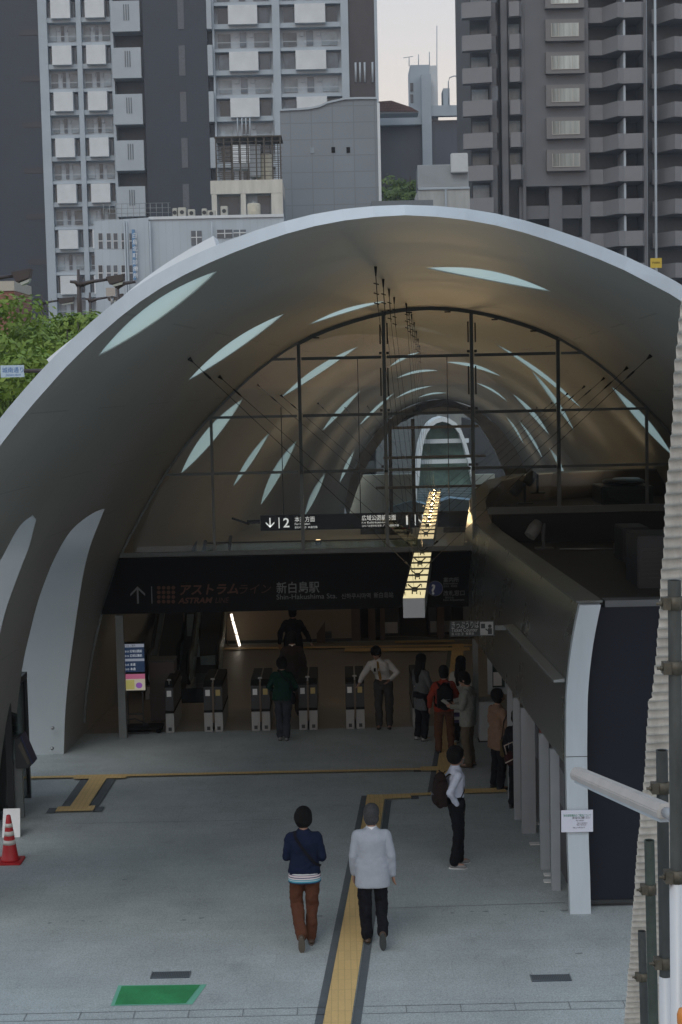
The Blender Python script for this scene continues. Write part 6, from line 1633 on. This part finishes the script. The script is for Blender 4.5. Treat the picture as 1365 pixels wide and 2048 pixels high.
# 1 the man in navy
c = gr(613, 1888)
t, j = person('person walking away in navy cardigan, striped shirt hem and rust brown trousers', (c.x, c.y, .0), R(2), 1.70, top=C_NAVY, leg=C_RUST, shoe=M_BSHOE, voxel=.009, cuff=.25, hem=.90, hemw=.18, bulk=1.10, sole=mat('tan_sole', (.12, .10, .08), .8, var=.2), coat=True, hair=('bushy', HAIRM),
  J=dict(elL=(-.215, .0, 1.12), wrL=(-.17, .22, 1.10), elR=(.22, -.01, 1.10), wrR=(.14, .20, 1.12), knL=(-.11, .06, .50), anL=(-.055, -.30, .20), toeL=(.02, .42, -.92), knR=(.085, .03, .50), anR=(.065, -.0, .085), toeR=(.05, 1, -.1), pel=(.0, .0, .93)))
M_STR = None
e = MB(); loft(e, [(0, 0, .80, .205, .148), (0, 0, .86, .203, .145), (0, 0, .925, .196, .138)])
ms = mat('striped_knit', (.5, .5, .5), .85)
nt = ms.node_tree; bs = nt.nodes['Principled BSDF']; tc = nt.nodes.new('ShaderNodeTexCoord'); sx_ = nt.nodes.new('ShaderNodeSeparateXYZ'); rp = nt.nodes.new('ShaderNodeValToRGB'); mr = nt.nodes.new('ShaderNodeMapRange')
mr.inputs[1].default_value = .80; mr.inputs[2].default_value = .915; nt.links.new(tc.outputs['Object'], sx_.inputs[0]); nt.links.new(sx_.outputs[2], mr.inputs[0]); nt.links.new(mr.outputs[0], rp.inputs[0]); nt.links.new(rp.outputs[0], bs.inputs['Base Color'])
rp.color_ramp.interpolation = 'CONSTANT'; els = rp.color_ramp.elements; els[0].position = 0; els[0].color = (.01, .03, .08, 1); els[1].position = .15; els[1].color = (.05, .25, .34, 1)
for pos, col in ((.3, (.4, .5, .52, 1)), (.38, (.05, .25, .34, 1)), (.48, (.55, .5, .5, 1)), (.62, (.05, .05, .12, 1)), (.72, (.55, .48, .48, 1)), (.88, (.06, .05, .12, 1)), (.95, (.5, .5, .5, 1))):
    q = els.new(pos); q.color = col
fuse(e, 'striped_hem', ms, t, .010, 2)
strap(t, [(-.11, -.06, 1.445), (-.10, -.125, 1.38), (-.03, -.165, 1.27), (.05, -.165, 1.16), (.13, -.14, 1.06), (.20, -.06, 1.0)], .035, C_BLACK, 'bag_strap', (0, -1, 0))
# 2 the man in the pale jacket
c = gr(748, 1886)
t, j = person('person with grey hair walking away in pale grey jacket and black trousers', (c.x, c.y, 0), R(-1), 1.72, crease=.014, top=C_GREYJ, leg=C_BLACK, shoe=M_BSHOE, voxel=.009, cuff=1.0, hem=.72, hemw=.185, bulk=1.15, collar=M_WHITE, sole=mat('dark_sole', (.045, .05, .05), .8, var=.2), coat=True, hair=('short', HAIRG),
  J=dict(shL=(-.185, -.01, 1.385), shR=(.185, -.01, 1.385), elL=(-.225, -.02, 1.10), wrL=(-.225, .06, .86), elR=(.23, -.03, 1.10), wrR=(.25, .02, .85), knL=(-.10, .03, .49), anL=(-.075, .0, .085), knR=(.10, .08, .50), anR=(.115, -.27, .21), toeR=(.03, .36, -.93)))
# 3 the student with the backpack
c = gr(915, 1733)
t, j = person('person in white shirt and black trousers standing sideways with hands in pockets', (c.x, c.y, 0), R(-80), 1.71, top=C_WHITE, leg=C_BLACK, shoe=M_GSHOE, voxel=.009, cuff=.95, hem=.93, hemw=.15, bulk=.93, collar=C_WHITE, sole=M_WHITE, hair=('bushy', HAIRM),
  J=dict(elL=(-.22, -.14, 1.13), wrL=(-.15, -.03, .93), elR=(.23, -.15, 1.13), wrR=(.15, -.02, .93), anL=(-.09, .05, .085), anR=(.09, -.06, .085), knL=(-.08, .05, .49), knR=(.08, .01, .49), look=(.0, 1, -.12), toeL=(-.2, 1, -.05), toeR=(.25, 1, -.05), thL=(.2, .9, .2), thR=(-.2, .9, .2)))
bd = Vector((math.cos(R(-80) + PI / 2), math.sin(R(-80) + PI / 2), 0))
backpack(Vector((c.x, c.y, 1.12)) - bd * .215, R(-80), 'brown and black backpack on the back of the person in the white shirt', cloth('brown_pack', (.022, .014, .013), .3), .165, .105, .26)
# 4 tan coat
c = gr(1004, 1578)
t, j = person('person in a tan coat looking up at the fare board beside the recess piers', (c.x - .05, c.y, 0), R(-62), 1.70, top=cloth('tan_coat', (.20, .13, .09)), leg=C_BLACK, shoe=M_KSHOE, cuff=1.0, hem=.70, hemw=.19, bulk=1.12, coat=True,
  J=dict(look=(0, 1, .38), elL=(-.25, .02, 1.13), wrL=(-.14, .22, 1.12), elR=(.25, .02, 1.12), wrR=(.16, .2, 1.05)))
bd = Vector((math.cos(R(-62)), math.sin(R(-62)), 0))
q = Vector((c.x - .05, c.y, 0)) + bd * .28 + Vector((0, -.03, 0)); t = thing('shoulder_bag', 'slim brown shoulder bag hanging beside the tan coat', 'bag', (q.x, q.y, .62))
e = MB(); e.box(-.13, .13, -.04, .04, 0, .3); e.build('bag_body', cloth('olive_bag', (.10, .075, .035)), t, bevel=.02)
e = MB(); e.tube([(-.1, 0, .28), (-.06, 0, .6), (.0, .0, .72), (.06, 0, .6), (.1, 0, .28)], .012, 6); e.build('bag_strap', C_BLACK, t)
# 5 hidden
c = gr(1033, 1617)
t, j = person('person in black half hidden behind the first pale pier', (c.x + .03, c.y, 0), R(-40), 1.60, top=C_BLACK, leg=C_BLACK, shoe=M_KSHOE, hem=.8)
t = thing('handbag', 'dark handbag with a pale patterned strap held by the half hidden person', 'bag', (c.x - .1, c.y - .15, .78))
e = MB(); e.sphere((0, 0, .08), 1, 12, 8, (.10, .07, .12)); e.build('bag_body', cloth('plum_bag', (.035, .012, .012)), t)
e = MB(); e.tube([(-.06, -.02, .15), (-.1, -.05, .3), (.04, -.05, .36), (.08, 0, .15)], .012, 6); e.tube([(-.09, -.06, .02), (.06, -.08, .1)], .01, 5); e.build('bag_strap', mat('pale_strap', (.5, .42, .36), .6), t)
# 6 light jacket, reading
c = gr(938, 1533)
t, j = person('person in a pale grey green jacket turned left and looking down at papers', (c.x, c.y, 0), R(68), 1.70, top=cloth('sage_jacket', (.20, .22, .20)), leg=cloth('khaki_trousers', (.10, .08, .055)), shoe=M_BSHOE, cuff=1.0, hem=.76, hemw=.19, bulk=1.14, coat=True,
  J=dict(head=(0, .06, 1.57), look=(0, 1, -.42), elL=(-.25, .03, 1.12), wrL=(-.13, .26, 1.10), elR=(.25, .0, 1.13), wrR=(.12, .26, 1.08)))
q = t.location + Vector((math.cos(R(158)), math.sin(R(158)), 0)) * .38; e = MB(); e.prism([(-.08, -.06, 1.08), (.08, -.06, 1.08), (.08, .10, 1.18), (-.08, .10, 1.18)], (0, 0, .004))
o = e.build('folded_paper', M_WHITE, loc=(q.x, q.y, 0)); o.rotation_euler.z = R(68); tag(o, 'white papers in the hands of the person in the pale jacket', 'paper')
# 7 red jacket with backpack
c = gr(890, 1506)
t, j = person('person in an orange red jacket and brown trousers seen from behind', (c.x, c.y, 0), R(8), 1.62, top=cloth('orange_red_jacket', (.24, .035, .018)), leg=cloth('brown_trousers', (.095, .045, .025)), shoe=M_KSHOE, cuff=.95, hem=.84, hemw=.18, bulk=1.10, coat=True,
  J=dict(elL=(-.27, .0, 1.12), wrL=(-.27, .08, .90), elR=(.27, .03, 1.13), wrR=(.20, .2, 1.05), knL=(-.12, .03, .49), anL=(-.12, -.03, .085), knR=(.13, .05, .49), anR=(.15, .08, .085)))
backpack((c.x - .0, c.y - .22, 1.10), R(8), 'black backpack with two pale tags worn over the orange red jacket', cloth('black_pack', (.006, .006, .007), .3), .155, .10, .25, m2=M_STEEL)
# 8 woman in white
c = gr(924, 1487)
t, j = person('person with long dark wavy hair in a white coat behind the pale jacket', (c.x, c.y, 0), R(-35), 1.66, top=cloth('cream_coat', (.40, .40, .37)), leg=C_BLACK, shoe=M_WSHOE, hair=('long', HAIRM), hem=.62, hemw=.20, bulk=1.05, coat=True)
t = thing('striped_bag', 'small purple and white striped bag beside the legs of the person in the pale jacket', 'bag', (c.x - .13, c.y - .32, .42))
for k, m in enumerate((C_BLACK, mat('purple_cloth', (.07, .04, .14), .7), M_WHITE, MATS['purple_cloth'])): e = MB(); e.box(-.09, .09, -.05, .05, k * .06, k * .06 + .059); e.build('stripe', m, t, bevel=.006)
# 9 grey dress
c = gr(845, 1480)
t, j = person('person with long straight black hair in a grey tunic and black leggings', (c.x, c.y, 0), R(-50), 1.66, top=cloth('grey_tunic', (.10, .11, .115)), leg=C_BLACK, shoe=M_WSHOE, hair=('long', HAIRM), hem=.62, hemw=.175, bulk=.98, J=dict(elL=(-.22, .02, 1.12), wrL=(-.12, .2, 1.15), elR=(.22, .02, 1.12), wrR=(.13, .2, 1.12)))
# 10 the gate clerk
c = gr(769, 1457)
t, j = person('person in white shirt and ochre tie bending to reach a ticket gate', (c.x, c.y, 0), R(176), 1.74, top=C_WHITE2, leg=cloth('charcoal_trousers', (.045, .043, .04)), shoe=M_KSHOE, cuff=.97, hem=.98, hemw=.155, bulk=1.04, collar=C_WHITE2,
  J=dict(pel=(0, -.03, .92), waist=(.02, 0, 1.04), chest=(.06, .10, 1.23), neck=(.09, .17, 1.38), head=(.12, .24, 1.52), look=(.35, .9, -.55), shR=(.25, .15, 1.34), elR=(.38, .20, 1.10), wrR=(.44, .26, .98), shL=(-.10, .11, 1.37), elL=(-.28, .08, 1.12), wrL=(-.14, .18, 1.0), hipL=(-.09, -.03, .9), hipR=(.09, -.03, .9), knL=(-.11, .0, .49), anL=(-.10, -.02, .085), knR=(.10, .02, .49), anR=(.10, .0, .085)))
e = MB(); e.prism([(.075, .235, 1.37), (.115, .238, 1.37), (.10, .258, 1.22), (.075, .18, 1.02), (.045, .16, .99), (.02, .18, 1.03), (.055, .255, 1.22)], (0, .012, 0)); e.build('tie', cloth('ochre_tie', (.22, .13, .03)), t)
e = MB(); e.box(.13, .17, .25, .262, 1.17, 1.24); e.build('name_tag', C_BLACK, t)
# 11 green top
c = gr(568, 1480)
t, j = person('person in a dark green top and grey jeans seen from behind at the gates', (c.x, c.y, 0), R(-3), 1.61, top=cloth('dark_green_top', (.006, .030, .020)), leg=cloth('slate_jeans', (.035, .04, .05)), shoe=M_GSHOE, hair=('bushy', HAIRM), hem=.84, hemw=.19, bulk=1.15, cuff=.9, J=dict(elL=(-.27, .02, 1.11), wrL=(-.22, .2, 1.0), elR=(.27, .02, 1.11), wrR=(.22, .2, 1.0), anL=(-.07, -.03, .085), anR=(.07, -.06, .085), knL=(-.08, .02, .49), knR=(.08, .02, .49)))
t = thing('hip_bag', 'black bag on the right hip of the person in the green top', 'bag', (c.x + .2, c.y - .02, .82)); e = MB(); e.sphere((0, 0, 0), 1, 12, 10, (.06, .11, .12)); e.build('bag_body', C_BLACK, t)
e = MB(); e.tube([(.0, 0, .1), (-.05, -.06, .3), (-.15, -.135, .42), (-.28, -.08, .58)], .014, 6); e.build('bag_strap', C_BLACK, t)
# 12 man with the white collar
c = gr(592, 1461)
t, j = person('person in a dark brown jacket with white collar, just ahead of the green top', (c.x - .08, 31.9, 0), R(0), 1.74, top=cloth('brown_jacket', (.022, .016, .014)), leg=cloth('taupe_trousers', (.06, .05, .045)), shoe=M_KSHOE, collar=M_WHITE, hem=.78, hemw=.185, bulk=1.12, coat=True)
# 13 silhouette
c = at(589, 1370, 35.6)
t, j = person('person in black walking off past the gates, seen as a dark shape', (c.x, 35.6, 0), R(0), 1.73, top=C_BLACK, leg=C_BLACK, shoe=M_KSHOE, hem=.74, hemw=.19, bulk=1.18, coat=True, J=dict(elL=(-.29, .0, 1.12), wrL=(-.31, .04, .88), elR=(.29, .0, 1.12), wrR=(.38, .02, .92)))
# ================================================================== FOREGROUND AT THE RIGHT
# corrugated sheet along the stair
tA, tB = at(1364, 596, 6.5), at(1256, 2060, 10.35)
CS = thing('corrugated_sheet', 'worn cream corrugated plastic sheet sloping down the right side', 'corrugated sheet', tA)
dn = (tB - tA); Ls = dn.length; dn.normalize(); sx = Vector((1, .0, 0)); sx = (sx - dn * sx.dot(dn)).normalized(); nn = sx.cross(dn).normalized()
if nn.y > 0: nn = -nn
b = MB(); pitch = .072; N = int(Ls / pitch * 8); rnd = random.Random(4); prev = None
M_CORR = mat('aged_corrugated', (.58, .55, .49), .5, var=.2, scale=5, stretch=(3, 1, 1), bump=.1)
edge = 0
for i in range(N + 1):
    s = Ls * i / N; h = math.sin(2 * PI * s / pitch) * .011
    if i % 9 == 0: edge += rnd.uniform(-.004, .004); edge *= .9
    step = .0 if s < Ls * .42 else .02
    P0 = dn * s + nn * h + sx * (edge - step + (.0)); row = [P0 + sx * w for w in (0, .3, .7, 1.2)]
    if prev:
        for a in range(3): b.poly([prev[a], row[a], row[a + 1], prev[a + 1]], smooth=True)
    prev = row
o = b.build('sheet', M_CORR, CS, weld=True)
sol = o.modifiers.new('thickness', 'SOLIDIFY'); sol.thickness = .003; sol.offset = 0
b = MB()
for s in (.18, .5, .82): c = dn * Ls * s - nn * .045; b.tube([c + sx * .02, c + sx * 1.2], .024, 8)
b.build('batten', M_STEEL, CS)
# poles
def scaffold_pole(px0, pyt, px1, pyb, Y, label, m, rust=None, white=None, clamps=()):
    a, c = at(px0, pyt, Y), at(px1, 2080, Y); t = thing('scaffold_pole', label, 'scaffold pole', (c.x, Y, 0), group='scaffold poles along the stair')
    o = Vector((c.x, Y, 0)); d = (a - c).normalized(); foot = c - d * (c.z / d.z)
    b = MB(); b.tube([foot - o, a - o], .0243, 18, cap=False); b.tube([a - o, a - o - d * .002], [.0243, .018], 18, cap=False)
    b.build('tube', m, t)
    if white:
        w0 = at(px0 + (px1 - px0) * (white - pyt) / (2048 - pyt), white, Y); b = MB(); b.tube([foot - o + d * .1, w0 - o], .0278, 20); b.build('white_sleeve', M_WHITE_SLEEVE, t)
    for py in clamps:
        q = at(px0 + (px1 - px0) * (py - pyt) / (2048 - pyt), py, Y) - o
        b = MB(); b.tube([q - d * .024, q + d * .024], .029, 16); b.box(q.x - .046, q.x - .018, q.y - .026, q.y + .022, q.z - .022, q.z + .022); b.build('clamp', M_CLAMP, t)
        b = MB(); b.tube([(q.x - .068, q.y - .01, q.z), (q.x - .045, q.y - .01, q.z)], .006, 6); b.tube([(q.x - .056, q.y - .01, q.z), (q.x - .046, q.y - .01, q.z)], .010, 6); b.build('bolt', M_CLAMP, t)
M_CLAMP = mat('weathered_clamp', (.10, .088, .065), .6, metal=.5, var=.35, scale=20)
M_PG1 = mat('galvanised_dull', (.075, .08, .075), .5, metal=.35, var=.4, scale=7, stretch=(1, 1, .3)); M_PG2 = mat('galvanised_dark', (.055, .06, .058), .5, metal=.3, var=.35, scale=7, stretch=(1, 1, .3))
M_WHITE_SLEEVE = mat('white_vinyl_sleeve', (.5, .51, .52), .35, var=.04)
scaffold_pole(1349, 1160, 1357, 2048, 5.6, 'thick grey scaffold pole at the right frame edge with a long white sleeve', M_PG1, white=1757, clamps=(1206, 1335, 1752))
scaffold_pole(1324, 1500, 1333, 2048, 6.3, 'dark scaffold pole under the tube lamp with a short white sleeve', M_PG2, white=1952, clamps=(1575, 1925))
scaffold_pole(1299, 1680, 1308, 2048, 7.2, 'greenish scaffold pole with one clamp in the middle of the row', mat('galvanised_green', (.05, .065, .055), .55, metal=.25, var=.35, scale=7), clamps=(1778,))
scaffold_pole(1284, 1862, 1290, 2048, 9.1, 'thinnest lowest dark scaffold pole nearest the plaza', M_PG2, clamps=(1953,))
# fluorescent batten lamp
a, c = at(1155, 1548, 7.4), at(1345, 1630, 5.75); t = thing('tube_lamp', 'pale fluorescent batten lamp sticking out over the pillar from the scaffold pole', 'lamp', a)
d = (c - a); L = d.length; d.normalize(); up = Vector((0, 0, 1)); sd = d.cross(up).normalized(); up = sd.cross(d)
def P(s, x, z): return d * s + sd * x + up * z
b = MB(); sec = [(-.032, -.024), (.032, -.024), (.038, .004), (.020, .034), (-.020, .034), (-.038, .004)]
b.prism([P(0, x, z) for x, z in sec], d * (L - .08)); b.build('cover', mat('milky_cover', (.56, .53, .50), .35, var=.07, scale=9, translucent=.2), t, bevel=.004)
b = MB(); b.prism([P(.02, x, z) for x, z in [(-.020, -.040), (.020, -.040), (.020, -.0245), (-.020, -.0245)]], d * (L - .13)); b.build('base_channel', M_WHITEMETAL, t)
b = MB(); b.tube([P(L - .08, 0, 0), P(L - .02, 0, 0), P(L + .02, 0, -.01)], .022, 10); b.tube([P(L, 0, .0), P(L + .06, 0, -.03), P(L + .1, 0, -.3), P(L + .09, 0, -.9)], .006, 6); b.build('end_fitting', mat('grey_plastic', (.3, .31, .32), .4), t)
b = MB(); b.tube([P(-.012, 0, -.01), P(.0, 0, -.01)], .02, 10); b.build('end_cap', M_WHITE, t)
# orange ball-like cap at the corner
p = at(1368, 2030, 5.4); t = thing('orange_cap', 'orange rounded cap on a pole at the bottom right corner', 'pole cap', (p.x, 5.4, p.z - .03))
b = MB(); b.lathe([(.018, -.02), (.024, .0), (.025, .03), (.018, .052), (.0, .06)], n=18); b.build('cap', mat('orange_plastic', (.55, .2, .04), .4), t)
b = MB(); b.tube([(0, 0, -p.z + .03), (0, 0, -.02)], .015, 8); b.build('stem', M_PG1, t)

# ================================================================== LEFT SIDE OF THE PLAZA
# traffic cone
c = gr(21, 1724); t = thing('traffic_cone', 'red traffic cone with three white bands beside the dark glass booth', 'traffic cone', (c.x, c.y, .004))
M_CR = mat('cone_red', (.42, .015, .02), .45, var=.1); M_CW = mat('cone_band', (.6, .58, .54), .4, var=.05)
b = MB(); b.prism([(x, y, 0) for x, y in [(-.17, -.19), (.17, -.19), (.19, -.17), (.19, .17), (.17, .19), (-.17, .19), (-.19, .17), (-.19, -.17)]], (0, 0, .03)); b.build('base', M_CR, t, bevel=.008)
b = MB(); H_ = .70
def cr(z): return .03 + (.13 - .03) * (1 - z / H_) 
b.lathe([(cr(.031) + .02, .031), (cr(.05), .06)] + [(cr(z), z) for z in (.2, .4, .6, .69)] + [(.022, .70)], n=28); b.build('body', M_CR, t)
for z0, z1 in ((.27, .335), (.40, .465), (.525, .58)): b = MB(); b.lathe([(cr(z0) + .003, z0), (cr(z1) + .003, z1)], n=28); b.build('white_band', M_CW, t)
p = gr(20, 1680); b = MB(); b.prism([(-.14, 0, 0), (.14, 0, 0), (.13, .12, .42), (-.13, .12, .42)], (0, .012, .0)); 
tag(b.build('white_board', M_WHITE, loc=(p.x, p.y + .1, .01)), 'small white board leaning behind the red cone', 'board')
# dark glass booth
p0 = gr(42, 1640); t = thing('glass_booth', 'dark framed glass booth cut by the left frame edge', 'booth', (p0.x, p0.y, 0)); zt_ = at(25, 1388, p0.y).z
M_BK = mat('booth_frame', (.022, .026, .028), .35, var=.1); M_BG = glass_mat('smoked_glass', (.32, .37, .36), .2)
xr_ = at(27, 1500, p0.y).x - p0.x
b = MB()
for x in (xr_ - .12, xr_ - 1.4): 
    for y in (0, 1.3): b.box(x, x + .10, y, y + .08, .01, zt_)
b.box(xr_ - 1.4, xr_ - .02, -.02, 1.4, zt_ + .001, zt_ + .10); b.box(xr_ - 1.3, xr_ - .121, .0, .05, .01, .15); b.box(xr_ - 1.3, xr_ - .121, .0, .05, zt_ - .25, zt_ - .001)
b.build('frame', M_BK, t)
b = MB(); b.box(xr_ - 1.3, xr_ - .121, .02, .03, .151, zt_ - .251); b.build('front_glass', M_BG, t)
b = MB(); b.box(xr_ - .06, xr_ - .05, .081, 1.299, .1, zt_ - .05); b.build('side_glass', M_BG, t)
b = MB(); b.box(xr_ - 1.2, xr_ - .3, .5, .9, .0, 1.1); b.build('inner_cabinet', mat('booth_inside', (.06, .08, .075), .5, var=.3), t)
b = MB(); b.box(.0 - .10, .03, .1, .2, .0, .95); b.build('post', M_FRAME, t)
q0 = at(30, 1500, p0.y); b = MB(); xx = q0.x - p0.x
b.prism([(xx, .0, .84), (xx + .20, .0, .84), (xx + .27, .0, .90), (xx + .09, .0, 1.36), (xx, .0, 1.33)], (0, .35, 0)); b.build('monitor_hood', M_BK, t, bevel=.01)
b = MB(); b.prism([(xx + .11, -.006, 1.28), (xx + .235, -.006, .93), (xx + .20, -.006, .90), (xx + .05, -.006, 1.22)], (0, .004, 0)); b.build('monitor_face', mat('monitor_face', (.09, .08, .06), .3, var=.3), t)
b = MB(); b.prism([(xx + .275, -.004, .905), (xx + .288, -.004, .915), (xx + .108, -.004, 1.375), (xx + .095, -.004, 1.365)], (0, .35, 0)); b.build('blue_edge', mat('blue_trim', (.01, .025, .09), .4), t)
p = at(30, 1452, 26.6); b = MB(); b.box(-.04, .04, 0, .08, .0, .48); 
t = thing('striped_marker', 'slim pole with pale green, red and white bands behind the dark booth', 'marker pole', (p.x, 26.6, 0))
for z0, z1, m in ((0, .95, M_WHITE), (.95, 1.12, M_CR), (1.12, 1.5, mat('mint_paint', (.25, .5, .45), .5))): b = MB(); b.lathe([(.028, z0 + .01), (.028, z1)], n=12); b.build('band', m, t)

# ================================================================== AIR
hz = MB(); hz.box(-2510, 2510, -2510, 2510, -1, 72)
hm_ = bpy.data.materials.new('air_haze'); hm_.use_nodes = True; hn = hm_.node_tree; hn.nodes.clear()
ho = hn.nodes.new('ShaderNodeOutputMaterial'); hv = hn.nodes.new('ShaderNodeVolumePrincipled'); hv.inputs['Color'].default_value = (.82, .9, 1, 1); hv.inputs['Density'].default_value = HAZE
hn.links.new(hv.outputs[0], ho.inputs['Volume']); tag(hz.build('haze', hm_), kind='stuff')
